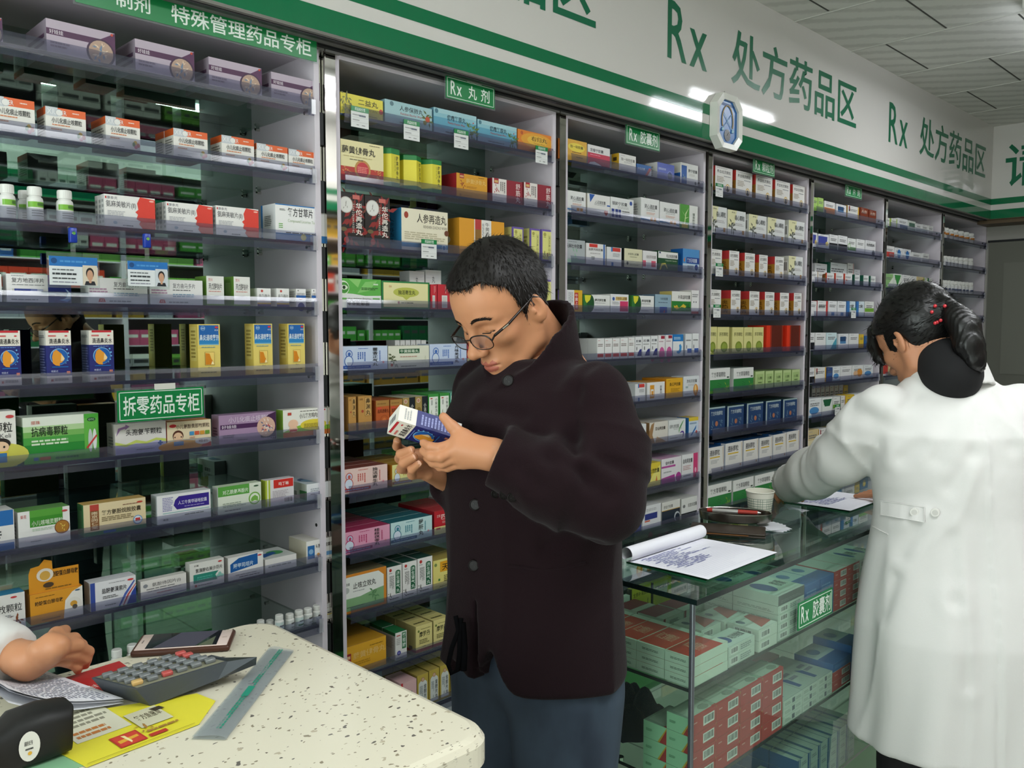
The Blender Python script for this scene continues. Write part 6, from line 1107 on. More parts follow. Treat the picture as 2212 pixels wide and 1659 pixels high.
stack('bluestock', 1.806, -1.132, .075, .1, .048, 2, 'y', 'upper', 2000); stack('bluestock', 1.883, -1.132, .07, .1, .048, 2, 'y', 'upper', 900); stack('whitestack', 1.806, -1.03, .14, .1, .021, 4, 'y', 'upper', 500)
stack('redsmall', 1.956, -1.132, .07, .1, .0245, 4, 'y', 'upper', 1300); stack('redsmall', 2.028, -1.132, .07, .1, .0245, 4, 'y', 'upper', 1200)
stack('whitestack', 2.102, -1.132, .06, .1, .0245, 4, 'y', 'upper', 700); stack('whitestack', 2.164, -1.132, .06, .1, .0245, 4, 'y', 'upper', 300)
stack('maroontop', 1.52, -.948, .075, .07, .022, 2, 'y', 'upper', 1200); stack('maroontop', 1.52, -.876, .07, .06, .022, 2, 'y', 'upper', 900); stack('maroontop', 1.6, -.948, .08, .07, .022, 2, 'y', 'upper', 600)
stack('yellowfig', 1.594, -.803, .08, .012, .062, 1, 'y', 'upper', 3000); stack('counterwhite', 1.515, -.803, .075, .012, .05, 1, 'y', 'upper', 1500); stack('yellowfig', 1.68, -.803, .08, .012, .06, 1, 'y', 'upper', 1500)
# middle shelf
for ya, n in ((-1.134, 4), (-1.079, 3)):
    for i in range(n):
        cols = (1.346, 1.436, 1.527, 1.618) if ya < -1.1 else (1.346,)
        for q, xx in enumerate(cols):
            QUEUE.append((box_mesh('redcode', .089, .055, .0342), (xx + .0445, ya, .615 + .0348 * i + .0003), 0, 'red mint-ended carton, layer %s of column %s in row %s, middle shelf' % (NUM[i + 1], NUM[q + 1], 'one' if ya < -1.1 else 'two'), 'cartons on the middle counter shelf', 3500, 'redcode'))
stack('flatwhite', 1.715, -1.132, .09, .13, .0185, 3, 'y', 'middle', 1500); stack('flatwhite', 1.807, -1.132, .075, .13, .0185, 3, 'y', 'middle', 1200); stack('flatwhite', 1.884, -1.132, .075, .13, .0185, 3, 'y', 'middle', 1200)
stack('flatwhite', 1.715, -.998, .12, .12, .0185, 4, 'y', 'middle', 500); stack('redsmall', 1.963, -1.132, .098, .1, .024, 2, 'y', 'middle', 1500)
QUEUE.append((box_mesh('bluestock', .098, .1, .02), (2.012, -1.132, .6638), 0, 'flat blue-fronted carton on top of the red pair, middle counter shelf', 'cartons on the middle counter shelf', 1500, 'bluestock'))
stack('bluestock', 2.064, -1.132, .08, .1, .022, 4, 'y', 'middle', 1200); stack('pinkred', 1.85, -.998, .1, .1, .03, 2, 'y', 'middle', 500)
# lower shelf
for q in range(6):
    xw = .05; x = 1.79 + q * .0515
    for r_ in range(3): stack('bluestripe', x, -1.132 + r_ * .072, xw, .07, .0325, 3, 'y', 'lower', 1600 - 350 * r_)
stack('maroontop', 1.60, -1.132, .09, .09, .03, 2, 'y', 'lower', 300); stack('whitestack', 1.695, -1.132, .09, .09, .028, 2, 'y', 'lower', 300)
# ---- the 300 cartons that show largest as things, the rest together
QUEUE.sort(key=lambda t: -t[5])
rest = MB()
SEENL = {}
for i, (me, loc, r, lab, grp, area, key) in enumerate(QUEUE):
    if lab and len(lab.replace('-', ' ').split()) > 16:
        dd = D[key]['desc']; lab = lab.replace(dd, dd.split(' with ')[0].split(' and a ')[0])
    if i < 300 and area > 0 and lab:
        o = bpy.data.objects.new('medicine_carton', me); C.objects.link(o); o.location = loc; o.rotation_euler = (0, 0, r)
        tag(o, lab, 'medicine box', grp)
        if key == 'yeast':
            bb = [Vector(q) for q in o.bound_box]; w = bb[4].x - bb[0].x; h = bb[1].z
            b = MB(); mo = mat('#dd9526')
            b.prism([(-w * .5, .004, h), (w * .45, .004, h), (w * .45, .004, h * 1.72), (-w * .05, .004, h * 1.72), (-w * .06, .004, h * 2.0), (-w * .2, .004, h * 2.08), (-w * .3, .004, h * 1.9), (-w * .46, .004, h * 1.86), (-w * .5, .004, h * 1.66)], (0, 1, 0), .0012, mo)
            draw(b, [T('赖酸蛋白酵母散', .42, .42, .94, .58, '#2a241c', .014), E2(.3, .52, .16, .2, '#e6dccc'), E2(.3, .5, .1, .14, '#d8a84c'), E2(.36, .2, .1, .08, '#4c3c2c'), L(.3, .06, .86, .12, 1, '#8a6420')], w, h * 1.1, (-w / 2, .0035, h), (1, 0, 0), (0, 0, 1), (0, -1, 0))
            b.build('display_flap', o)
    else:
        M_ = Matrix.Translation(loc) @ Matrix.Rotation(r, 4, 'Z')
        ms = list(me.materials)
        vs = [M_ @ v.co for v in me.vertices]
        by = {}
        for p in me.polygons: by.setdefault(p.material_index, []).append(tuple(p.vertices))
        o0 = len(rest.v); rest.v.extend([tuple(v) for v in vs])
        for k, fs in by.items():
            mi = rest.mi(ms[k])
            for f in fs: rest.f.append(tuple(q + o0 for q in f)); rest.m.append(mi); rest.sm.append(False)
tag(rest.build('stored_cartons'), 'small cartons packed behind and beyond the front rows', 'medicine box', None, 'stuff')
# counter sign
A = on_y(1723, 1363, -1.146); B_ = on_y(1797, 1316, -1.146); h_ = on_y(1723, 1305, -1.146).z - A.z
sign('category_sign', 'green Rx sign stuck on the glass counter front', A.x, B_.x, A.z, A.z + h_, -1.1455, [('Rx', .07, .2, .3, .84), ('胶囊剂', .4, .18, .95, .84)])
# garment left on the middle shelf
rr = random.Random(4)
bm = bmesh.new(); bmesh.ops.create_grid(bm, x_segments=26, y_segments=22, size=1.0)
for v in bm.verts:
    u, w = v.co.x, v.co.y
    rad = max(abs(u), abs(w)); k = 1 - .22 * (math.sin(5 * math.atan2(w, u) + 1) * rad)
    hh = .05 * (1 - rad ** 4) * (1 + .35 * math.sin(7 * u + 3 * w) + .25 * math.sin(9 * w - 4 * u))
    v.co = Vector((1.485 + u * .085 * k + .02 * w, -.88 + w * .068 * k, .6165 + max(.002, hh)))
me = bpy.data.meshes.new('folded_garment'); bm.to_mesh(me); bm.free()
for p in me.polygons: p.use_smooth = True
M_navyc = mat('#121626', 0.9, name='navy_wool'); me.materials.append(M_navyc)
o = bpy.data.objects.new('folded_garment', me); C.objects.link(o); sd = o.modifiers.new('thickness', 'SOLIDIFY'); sd.thickness = .004; sd.offset = 1
tag(o, 'crumpled dark navy garment lying on the middle counter shelf', 'clothing')
# ---- things on the glass counter
M_paper = mat('#e3e3ea', 0.6, name='white_paper')
def notepad(label, x0, x1, y0, y1, roll_r, ink, seed):
    o = empty('notepad', (x0, y0, 1.0004)); tag(o, label, 'notepad', 'rolled notepads')
    w, h = x1 - x0, y1 - y0
    b = MB(); b.box(0, w, 0, h, 0, .004, mat('#1c5c3c', .4)); b.build('pad_back', o)
    b = MB(); n = 14; vs = []
    for i in range(n + 1):
        t = i / n; z = .0044 + .004 * (1 - t) ** 2 + .0025 * math.sin(3 * t)
        vs += [(-.001, -.006 + (h + .006) * t, z), (w + .002, -.004 + (h + .004) * t, z + .0006 * math.sin(9 * t))]
    b.add(vs, [(2 * i, 2 * i + 1, 2 * i + 3, 2 * i + 2) for i in range(n)], M_paper, True)
    rr = random.Random(seed); mi = mat('#c0c2d2'); mk = mat('#6c70a0')
    def zz(y): t = (y + .006) / (h + .006); return .0047 + .004 * (1 - t) ** 2 + .0025 * math.sin(3 * t)
    for i in range(22):
        y = h * (.06 + .84 * i / 22)
        b.quad((.012, y, zz(y)), (w - .012, y, zz(y)), (w - .012, y + .0007, zz(y + .0007)), (.012, y + .0007, zz(y + .0007)), mi)
    if ink:
        for i in range(8, 22):
            y = h * (.075 + .84 * i / 22); x = .02 + rr.uniform(0, .02)
            while x < w * rr.uniform(.4, .85):
                e_ = x + rr.uniform(.004, .016); y2 = y + rr.uniform(-.0012, .0012)
                b.quad((x, y2, zz(y2) + .0002), (e_, y2, zz(y2) + .0002), (e_, y2 + .0035, zz(y2) + .0002), (x, y2 + .0035, zz(y2) + .0002), mk if rr.random() < .8 else mi); x = e_ + .0015
    b.build('page', o)
    b = MB(); vs = []; n = 30
    for i in range(n + 1):
        a = -math.pi * .5 - 2 * math.pi * .92 * i / n; rr_ = roll_r * (1 - .1 * i / n)
        vs += [(-.006, h - roll_r * .3 + rr_ * math.cos(a), .006 + roll_r + rr_ * math.sin(a)), (w + .004, h - roll_r * .2 + rr_ * math.cos(a), .006 + roll_r + rr_ * math.sin(a))]
    b.add(vs, [(2 * i, 2 * i + 1, 2 * i + 3, 2 * i + 2) for i in range(n)], M_paper, True); b.build('rolled_pages', o)
    return o
notepad('ruled notepad with blue handwriting and rolled pages at the counter corner', 1.415, 1.69, -1.118, -.925, .0155, True, 2)
n2 = notepad('ruled notepad with rolled pages under the white-coated woman\'s hands', 2.215, 2.45, -1.05, -.865, .017, True, 5)
# tray with pens on a brown wallet and loose slips
M_steel = mat('#8e8a84', 0.22, 1.0, name='brushed_steel')
M_leather = mat('#33281f', 0.45, name='dark_brown_leather')
o = empty('steel_tray', (1.885, -.905, 1.0125), math.radians(-62)); tag(o, 'oval stainless steel tray holding pens beside the paper cup', 'tray')
b = MB(); b.lathe([(0, .001), (.078, .001), (.084, .004), (.087, .022), (.0885, .0235), (.0895, .022), (.0865, .003), (.08, 0), (0, 0)], (0, 0, 0), M_steel, 40, sx=1.0, sy=.52); b.build('tray_body', o)
o = empty('wallet', (1.80, -.935, 1.0004), math.radians(-62)); tag(o, 'dark brown leather wallet under the steel tray', 'wallet')
b = MB(); b.rbox(-.088, .088, -.042, .042, 0, .0055, M_leather, .002); b.rbox(-.088, .088, -.042, .042, .006, .0115, M_leather, .002); b.build('wallet_cover', o)
b = MB(); b.box(-.07, .05, -.044, -.03, .0054, .0062, mat('#a06a3c', .5)); b.build('wallet_lining', o)
o = empty('paper_slip', (1.925, -.985, 1.0004), .4); tag(o, 'loose white paper slips sticking out beneath the steel tray', 'paper')
b = MB()
for i in range(4): b.box(-.04, .04, -.03, .03, .0012 * i, .0012 * i + .0006, M_paper, M=Matrix.Rotation(.22 * i, 4, 'Z'))
b.build('slip', o)
def pen(label, p0, p1, parts):
    p0, p1 = Vector(p0), Vector(p1); d_ = (p1 - p0); o = empty('pen', p0); tag(o, label, 'pen')
    for nm, t0, t1, r0, r1, m in parts:
        b = MB(); b.cyl(d_ * t0, d_ * t1, r0, r1, m, 12); b.build(nm, o)
M_pr, M_ps = mat('#b03a30', .35), mat('#c9c6c4', .25, .6)
pen('red and silver pen lying across the steel tray', (1.853, -.845, 1.034), (1.905, -.965, 1.037), [('pen_cap', 0, .1, .0052, .0056, M_pr), ('pen_barrel', .1, .58, .0056, .0056, M_ps), ('grip', .58, .94, .0058, .005, M_pr), ('pen_tip', .94, 1, .004, .0015, M_ps)])
pen('thin silver pen inside the steel tray', (1.885, -.87, 1.0185), (1.912, -.963, 1.0185), [('pen_barrel', 0, .9, .0035, .0035, M_ps), ('pen_tip', .9, 1, .003, .001, M_ps)])
# paper cup
o = empty('paper_cup', (1.992, -.914, 1.0004)); tag(o, 'white paper cup with a green grid pattern on the counter', 'cup')
M_cup = mat('#e6e3d6', 0.5, name='cup_paper'); M_cg = mat('#2f6a4c', 0.5)
b = MB(); r0, r1, hc = .0265, .0355, .073
def rc(z): return r0 + (r1 - r0) * z / hc
zs = [0, .004]; prof = [(r0 * .9, .003), (r0, 0)]; ms = [M_cup]
gl = [.006 + .0062 * i for i in range(9)]
cur = 0
for g in gl:
    prof.append((rc(g), g)); ms.append(M_cup); prof.append((rc(g + .001), g + .001)); ms.append(M_cg)
prof += [(rc(hc), hc)]; ms.append(M_cup)
prof += [(r1 * .97, hc), (r0 * .96, .004), (0, .004)]; ms += [M_cup] * 3
b.lathe(prof, (0, 0, 0), M_cup, 36, mats=ms)
for i in range(36):
    if i % 4 == 3: continue
    t = 2 * math.pi * i / 36; dt = .012
    vs = []
    for z in (.006, .0566):
        for s_ in (-1, 1): vs.append(((rc(z) + .0002) * math.cos(t + dt * s_), (rc(z) + .0002) * math.sin(t + dt * s_), z))
    b.add(vs, [(0, 1, 3, 2)], M_cg)
b.build('cup_wall', o)
b = MB(); b.tube([(r1 * math.cos(t), r1 * math.sin(t), hc) for t in np.linspace(0, 2 * math.pi, 36)[:-1]], .0016, M_cup, 8, True); b.build('rolled_rim', o)
# ------------------------------------------------------------------ speckled counter
M_quartz = mat('#dcd6c2', 0.22, name='speckled_quartz')
def quartz():
    n, l = nodes_of(M_quartz); b = n['Principled BSDF']
    tc = n.new('ShaderNodeTexCoord'); last = None
    mp = n.new('ShaderNodeMapping'); mp.inputs['Scale'].default_value = (1, 1.0, 1); mp.inputs['Rotation'].default_value = (0, 0, .6)
    nz = n.new('ShaderNodeTexNoise'); nz.inputs['Scale'].default_value = 60
    mxv = n.new('ShaderNodeMix'); mxv.data_type = 'VECTOR'; mxv.inputs[0].default_value = .018
    l.new(tc.outputs['Object'], mxv.inputs[4]); l.new(nz.outputs['Color'], mxv.inputs[5]); l.new(mxv.outputs[1], mp.inputs[0])
    for sc, th, c in ((95, .17, '#8f8672'), (60, .13, '#6a6660'), (38, .09, '#5a5046'), (48, .12, '#b8ae98')):
        v = n.new('ShaderNodeTexVoronoi'); v.inputs['Scale'].default_value = sc
        l.new(mp.outputs[0], v.inputs['Vector'])
        lt = n.new('ShaderNodeMath'); lt.operation = 'LESS_THAN'; lt.inputs[1].default_value = th
        sep = n.new('ShaderNodeSeparateColor'); l.new(v.outputs['Color'], sep.inputs[0])
        mul = n.new('ShaderNodeMath'); mul.operation = 'MULTIPLY'; l.new(sep.outputs[0], mul.inputs[0]); mul.inputs[1].default_value = th * 1.5
        l.new(v.outputs['Distance'], lt.inputs[0]); l.new(mul.outputs[0], lt.inputs[1])
        mx = n.new('ShaderNodeMix'); mx.data_type = 'RGBA'
        if last is None: mx.inputs[6].default_value = lin('#dcd6c2')
        else: l.new(last, mx.inputs[6])
        mx.inputs[7].default_value = lin(c); l.new(lt.outputs[0], mx.inputs[0]); last = mx.outputs[2]
    l.new(last, b.inputs['Base Color'])
quartz()
def roundrect(x0, x1, y0, y1, r, right_only=True):
    pts = [(x0, y0)]
    for cx, cy, a0 in ((x1 - r, y0 + r, -math.pi / 2), (x1 - r, y1 - r, 0)):
        for i in range(9): a = a0 + math.pi / 2 * i / 8; pts.append((cx + r * math.cos(a), cy + r * math.sin(a)))
    return pts + [(x0, y1)]
c = tag(empty('service_counter', (0, 0, 0)), 'cream speckled stone service counter with rounded corners', 'counter')
b = MB(); outl = []
for off, z in ((.012, .952), (.004, .955), (0, .962), (0, .990), (.004, .997), (.012, 1.0)):
    outl.append([(x, y, z) for x, y in roundrect(XW + .02, .712 - off, -1.268 + off, -.688 - off, .045)])
k = len(outl[0]); vs = [p for ring in outl for p in ring]
fs = [(r_ * k + i, r_ * k + (i + 1) % k, (r_ + 1) * k + (i + 1) % k, (r_ + 1) * k + i) for r_ in range(len(outl) - 1) for i in range(k)]
b.add(vs, fs, M_quartz, False); b.add(outl[-1], [tuple(range(k))], M_quartz); b.add(outl[0], [tuple(range(k))[::-1]], M_quartz); b.build('countertop', c)
b = MB(); b.rbox(XW + .03, .665, -1.225, -.73, .08, .952, M_panel, .006); b.build('cabinet_body', c)
b = MB(); b.box(XW + .03, .64, -1.2, -.75, 0, .08, M_black); b.build('plinth', c)
def sheet(name, label, cat, pts, z, t, m, items=(), corner=(0, 1, 3), group=None, curl=0.0):
    """thin flat piece on the counter; pts = outline as seen, corner = origin, u-end, v-end indices for its print"""
    P3 = [on_z(px, py, z) for px, py in pts]
    o = empty(name, (P3[0].x, P3[0].y, z)); tag(o, label, cat, group); org = P3[0].copy()
    b = MB(); q = [p - org for p in P3]
    nn = sum((q[i].x * q[(i + 1) % len(q)].y - q[(i + 1) % len(q)].x * q[i].y) for i in range(len(q)))
    if nn < 0: q = q[::-1]
    b.prism([Vector((p.x, p.y, t)) for p in q], (0, 0, -1), t, m)
    if items:
        a, u_, v_ = (P3[i] - org for i in corner)
        U, V_ = u_ - a, v_ - a
        b2 = Vector((a.x, a.y, t)); draw(b, items, 1.0, 1.0, b2, U, V_, (0, 0, 1))
    b.build('sheet', o); return o
def zf(x, y): return (x / 2.989, 1180 + y / 2.989)
sheet('green_leaflet', 'green leaflet at the bottom of the leaflet pile', 'leaflet', [zf(-60, 1470), zf(480, 1440), zf(1290, 1150), zf(1240, 1120), zf(0, 1330)], 1.0003, .0006, mat('#86b890', .4), [])
sheet('yellow_leaflet', 'bright yellow leaflet with a red logo and printed pictures', 'leaflet', [zf(560, 1428), zf(1285, 1150), zf(1392, 1000), zf(1270, 952), zf(-100, 1180), zf(80, 1250), zf(370, 1330)], 1.0012, .0006, mat('#e2d83c', .35), [], (0, 1, 6))
yl = on_z(*zf(560, 1428), 1.0022); y_r = on_z(*zf(1285, 1150), 1.0022); y_u = on_z(*zf(330, 1000), 1.0022)
b = MB(); U_ = y_r - yl; V_ = y_u - yl; V_ = V_ - U_ * (V_.dot(U_) / U_.dot(U_))
lw_, lh_ = U_.length, V_.length
draw(b, [R(.12, .3, .6, .9, '#d8d6c0'), L(.14, .5, .58, .86, 6, '#8c8a78'), L(.16, .34, .5, .46, 2, '#c0783c'), R(.33, .06, .57, .22, '#b8342c'), R(.345, .07, .555, .21, '#cc4434'), Q('#e0a838', (.36, .11), (.54, .13), (.54, .16), (.36, .15)), Q('#ecdca0', (.44, .08), (.46, .1), (.45, .19), (.42, .2)), R(.6, .06, .76, .1, '#b83a2c'), R(.62, .2, .92, .44, '#cfccb0'), T('复方鱼腥草', .66, .3, .9, .38, '#5c5440', .012), Q('#3c3428', (.86, .36), (.96, .36), (.94, .41), (.84, .41)), LEAF(.66, .2, .13, '#a87c3c', 9, 3), L(.62, .12, .97, .16, 1, '#a87c3c'), R(.02, .02, .98, .024, '#8c7c20')], lw_, lh_, (0, 0, 0), U_.normalized(), V_.normalized(), (0, 0, 1))
yo_ = [o for o in C.objects if o.name == 'yellow_leaflet'][0]
po = b.build('leaflet_print', yo_); po.location = yl - yo_.location
sheet('red_card', 'red folded card with white lettering beside the calculator', 'card', [zf(420, 852), zf(770, 744), zf(850, 800), zf(720, 935), zf(610, 950)], 1.003, .0008, mat('#b42a2c', .4), [T('科学养生', .05, .66, .6, .82, '#e0c8c0', .01)], (0, 1, 4))
# ruled ledger sheets, curling up at the near edge
o = empty('ledger_sheet', (0, 0, 0)); tag(o, 'white printed ledger pages curling up at the counter edge', 'paper')
cA, cB, cC, cD = on_z(*zf(-330, 905), 1.006), on_z(*zf(290, 822), 1.006), on_z(*zf(800, 1005), 1.006), on_z(*zf(60, 1150), 1.006)
for s_ in range(3):
    b = MB(); n = 14; vs = []
    def PT(u, v): p = cA * (1 - u) * (1 - v) + cB * u * (1 - v) + cC * u * v + cD * (1 - u) * v; p.z = 1.004 + .003 * s_ + .05 * (u - .66) ** 2 * (1 if u < .66 else .1) + .012 * math.sin(2.4 * v) * (1 - u) + (.012 if s_ else 0) * v * (1 - u); return p
    for i in range(n + 1):
        for j in range(n + 1): vs.append(PT(i / n, j / n))
    b.add(vs, [(i * (n + 1) + j, i * (n + 1) + j + 1, (i + 1) * (n + 1) + j + 1, (i + 1) * (n + 1) + j) for i in range(n) for j in range(n)], M_paper, True)
    if s_ == 2:
        rr = random.Random(8); mk = mat('#8c90a4')
        for i in range(22):
            u = .1 + .84 * i / 22; v = .06
            while v < .92:
                v2 = v + rr.uniform(.02, .09); b.add([PT(u, v) + Vector((0, 0, .0007)), PT(u, v2) + Vector((0, 0, .0007)), PT(u + .012, v2) + Vector((0, 0, .0007)), PT(u + .012, v) + Vector((0, 0, .0007))], [(0, 1, 2, 3)], mk); v = v2 + .02
    b.build('page', o)
# phone
pc_ = [on_z(px, py, 1.0004) for px, py in ((284, 1421), (490, 1407.5), (506, 1370.7), (313, 1384))]
ctr = sum(pc_, Vector()) / 4; ux = (pc_[1] - pc_[0]).normalized()
o = empty('smartphone', ctr, math.atan2(ux.y, ux.x)); tag(o, 'white-faced smartphone in a brown case lying on the speckled counter', 'phone')
M_case = mat('#4a2a1e', .35)
b = MB(); b.rbox(-.072, .072, -.0375, .0375, 0, .0095, M_case, .004, seg=3); b.build('phone_case', o)
b = MB(); b.rbox(-.068, .068, -.0335, .0335, .006, .0105, mat('#dcc8c0', .2), .0022); b.build('phone_body', o)
b = MB(); b.box(-.052, .052, -.031, .031, .0104, .0108, mat('#1c1c24', .06, spec=.6)); draw(b, [Q('#4a4858', (.1, 0), (.7, 0), (.95, 1), (.4, 1)), Q('#5c6450', (.74, 0), (.94, 0), (.94, .6))], .104, .062, (-.052, -.031, .01081), (1, 0, 0), (0, 1, 0), (0, 0, 1)); b.build('screen', o)
b = MB(); b.cyl((.06, 0, .0104), (.06, 0, .0108), .004, .004, mat('#c8b4ac', .3), 14); b.box(-.0625, -.0605, -.006, .006, .0104, .0108, mat('#8a7c78')); b.build('home_button', o)
# calculator: key block, display end dropping away behind it
cA = on_z(326, 1526, 1.001); wv = Vector((-.028, .080, 0))
tN, tR, tD = on_z(294, 1489.5, 1.028), on_z(492, 1429, 1.034), on_z(555, 1419, 1.038); bD = on_z(553, 1436, 1.020); bM = cA.lerp(bD, .62)
o = empty('calculator', cA); tag(o, 'large grey desktop calculator with clear key caps', 'calculator')
M_cal, M_calt = mat('#454a50', .45), mat('#83826f', .4)
def loc(p): return p - cA
b = MB()
for p, q, r_, s_ in ((cA, bM, tR, tN), (bM, bD, tD, tR)): b.quad(loc(p), loc(q), loc(r_), loc(s_), M_cal); b.quad(loc(q) + wv, loc(p) + wv, loc(s_) + wv, loc(r_) + wv - (Vector((0, 0, .016)) if r_ is tD else Vector()), M_cal)
b.quad(loc(cA), loc(tN), loc(tN) + wv, loc(cA) + wv, M_cal); b.quad(loc(tN), loc(tR), loc(tR) + wv, loc(tN) + wv, M_cal)
b.quad(loc(tR), loc(tD), loc(tD) + wv - Vector((0, 0, .016)), loc(tR) + wv, mat('#2c302c', .12, spec=.6)); b.quad(loc(bD), loc(bD) + wv, loc(tD) + wv - Vector((0, 0, .016)), loc(tD), M_cal); b.quad(loc(cA), loc(cA) + wv, loc(bD) + wv, loc(bD), M_cal)
b.build('calculator_body', o)
kU, kV = loc(tR) - loc(tN), wv; kN = kU.cross(kV).normalized(); k0 = loc(tN)
def kp_(u, v, h=0.0): return k0 + kU * u + kV * v + kN * h
b = MB(); b.quad(kp_(.03, .04, .0004), kp_(.985, .04, .0004), kp_(.985, .96, .0004), kp_(.03, .96, .0004), M_calt); b.build('faceplate', o)
M_key, M_rk, M_ok = mat('#6e7274', .15, spec=.7), mat('#b4504c', .2), mat('#c8a468', .2)
KM = Matrix((kU.normalized(), (kV - kU.normalized() * kV.dot(kU.normalized())).normalized(), kN)).transposed().to_4x4()
nx, ny = 6, 5
for i in range(nx):
    for j in range(ny):
        m = M_rk if (i, j) in ((2, 0), (5, 4), (5, 3)) else M_ok if (i, j) == (0, 0) else M_key
        c0 = kp_((i + .62) / (nx + .3), .1 + (j + .5) * .82 / ny); b = MB()
        b.rbox(-.0068, .0068, -.005, .005, 0, .0062, m, .0018, M=Matrix.Translation(c0) @ KM); b.build('key', o)
# zip bag
bp = [on_z(px, py, 1.001) for px, py in (zf(1240, 1245), zf(1460, 1252), zf(1897, 680), zf(1742, 660))]
o = empty('zip_bag', bp[0]); tag(o, 'empty clear zip bag with a green printed line', 'bag')
M_bag = glass_mat('bag_film', '#e4e8ea', .1, .3, '#b9c0c4', .18)
b = MB(); vs = []; n = 12; rr = random.Random(2)
for s_ in range(2):
    for i in range(n + 1):
        for j in range(6):
            u, v = i / n, j / 5; p = bp[0] * (1 - u) * (1 - v) + bp[1] * (1 - u) * v + bp[2] * u * v + bp[3] * u * (1 - v) - bp[0]
            p.z = (.0005 if s_ == 0 else .002 + .004 * math.sin(math.pi * v) * abs(math.sin(5 * u + 2 * v)) + rr.uniform(0, .0012)); vs.append(p)
for s_ in range(2):
    k = s_ * (n + 1) * 6
    b.add(vs[k:k + (n + 1) * 6], [(i * 6 + j, (i + 1) * 6 + j, (i + 1) * 6 + j + 1, i * 6 + j + 1) for i in range(n) for j in range(5)], M_bag, True)
b.build('film', o)
b = MB(); mg = mat('#2a8c74', .4)
a0, a1 = bp[0] * .45 + bp[1] * .55 - bp[0], bp[3] * .5 + bp[2] * .5 - bp[0]; du = a1 - a0; dv = (bp[1] - bp[0]) * .16
for r_ in range(2):
    u = .06
    while u < .94:
        e_ = u + rr.uniform(.012, .03); off = Vector((0, 0, .0062)) + dv * (.55 * r_)
        if not .44 < u < .5: b.quad(a0 + du * u + off, a0 + du * e_ + off, a0 + du * e_ + off + dv * .42, a0 + du * u + off + dv * .42, mg)
        u = e_ + .006
off = Vector((0, 0, .0064)); b.quad(a0 + du * .38 + off - dv * .2, a0 + du * .49 + off - dv * .2, a0 + du * .49 + off + dv * 1.2, a0 + du * .38 + off + dv * 1.2, mg)
b.build('printed_line', o)
# barcode scanner in its stand
s0 = on_z(150, 1612, 1.0004)
M_sc = mat('#141414', .55)
o = empty('barcode_scanner', s0, math.radians(-88)); tag(o, 'black barcode scanner with an oval white label', 'scanner')
# local x runs along the counter edge towards the camera side, y towards the wall
b = MB(); n = 22; vs = []; secs = []
for i, (t, w, h, zc) in enumerate([(0, .018, .006, .052), (.006, .030, .034, .030), (.03, .031, .037, .031), (.06, .03, .036, .03), (.075, .0235, .027, .026), (.10, .024, .028, .027), (.16, .03, .03, .03), (.24, .03, .024, .028)]):
    ring = []
    for q in range(n):
        a = 2 * math.pi * q / n; cx_ = math.copysign(abs(math.cos(a)) ** .55, math.cos(a)); sz_ = math.copysign(abs(math.sin(a)) ** .55, math.sin(a))
        ring.append((cx_ * w, -t, max(.0005, zc + sz_ * h * .82)))
    secs.append(ring)
vs = [p for r_ in secs for p in r_]
R90 = Matrix.Rotation(math.radians(-2), 4, 'Z')
b.add([Vector((p[0], p[1], p[2])) for p in vs], [(i * n + q, i * n + (q + 1) % n, (i + 1) * n + (q + 1) % n, (i + 1) * n + q) for i in range(len(secs) - 1) for q in range(n)], M_sc, True)
b.add(secs[0], [tuple(range(n))[::-1]], M_sc); b.add(secs[-1], [tuple(range(n))], M_sc); so = b.build('scanner_head', o)
b = MB()
ce = Vector((.0312, -.052, .03))
b.add([ce + Vector((0, .011 * math.cos(a), .017 * math.sin(a))) for a in np.linspace(0, 2 * math.pi, 25)[:-1]], [tuple(range(24))], mat('#d9d9d2', .4))
draw(b, [T('扫描', .3, .55, .8, .72, '#333333', .01), L(.3, .36, .75, .48, 1, '#444'), O(.5, .24, .12, '#d8a838')], .018, .03, ce + Vector((.0001, .009, -.015)), (0, -1, 0), (0, 0, 1), (1, 0, 0)); b.build('oval_label', o)
b = MB(); b.add([Vector((.0314, -.1 + .012 * math.cos(a), .026 + .005 * math.sin(a))) for a in np.linspace(0, 2 * math.pi, 17)[:-1]], [tuple(range(16))], emit_mat('scanner_red_light', '#ff3a22', 1.2)); b.build('scan_window', o)
# ------------------------------------------------------------------ people: smooth bodies from blended distance fields
def smin(a, b, k):
    h = np.clip(.5 + .5 * (b - a) / k, 0, 1)
    return b + (a - b) * h - k * h * (1 - h)
def smax(a, b, k): return -smin(-a, -b, k)
def cap(P, a, b, ra, rb=None):
    rb = ra if rb is None else rb
    a = np.asarray(a, np.float32); b = np.asarray(b, np.float32); d = b - a
    t = np.clip(((P - a) @ d) / max(float(d @ d), 1e-9), 0, 1)
    return np.linalg.norm(P - a - t[..., None] * d, axis=-1) - (ra + (rb - ra) * t)
def ell(P, c, r, M=None):
    q = P - np.asarray(c, np.float32)
    if M is not None: q = q @ np.asarray(M, np.float32)
    r = np.asarray(r, np.float32)
    k0 = np.linalg.norm(q / r, axis=-1); k1 = np.linalg.norm(q / (r * r), axis=-1)
    return k0 * (k0 - 1) / np.maximum(k1, 1e-6)
def chain(P, pts, rad, k=.004):
    d = None
    for i in range(len(pts) - 1):
        e = cap(P, pts[i], pts[i + 1], rad[i], rad[i + 1])
        d = e if d is None else smin(d, e, k)
    return d
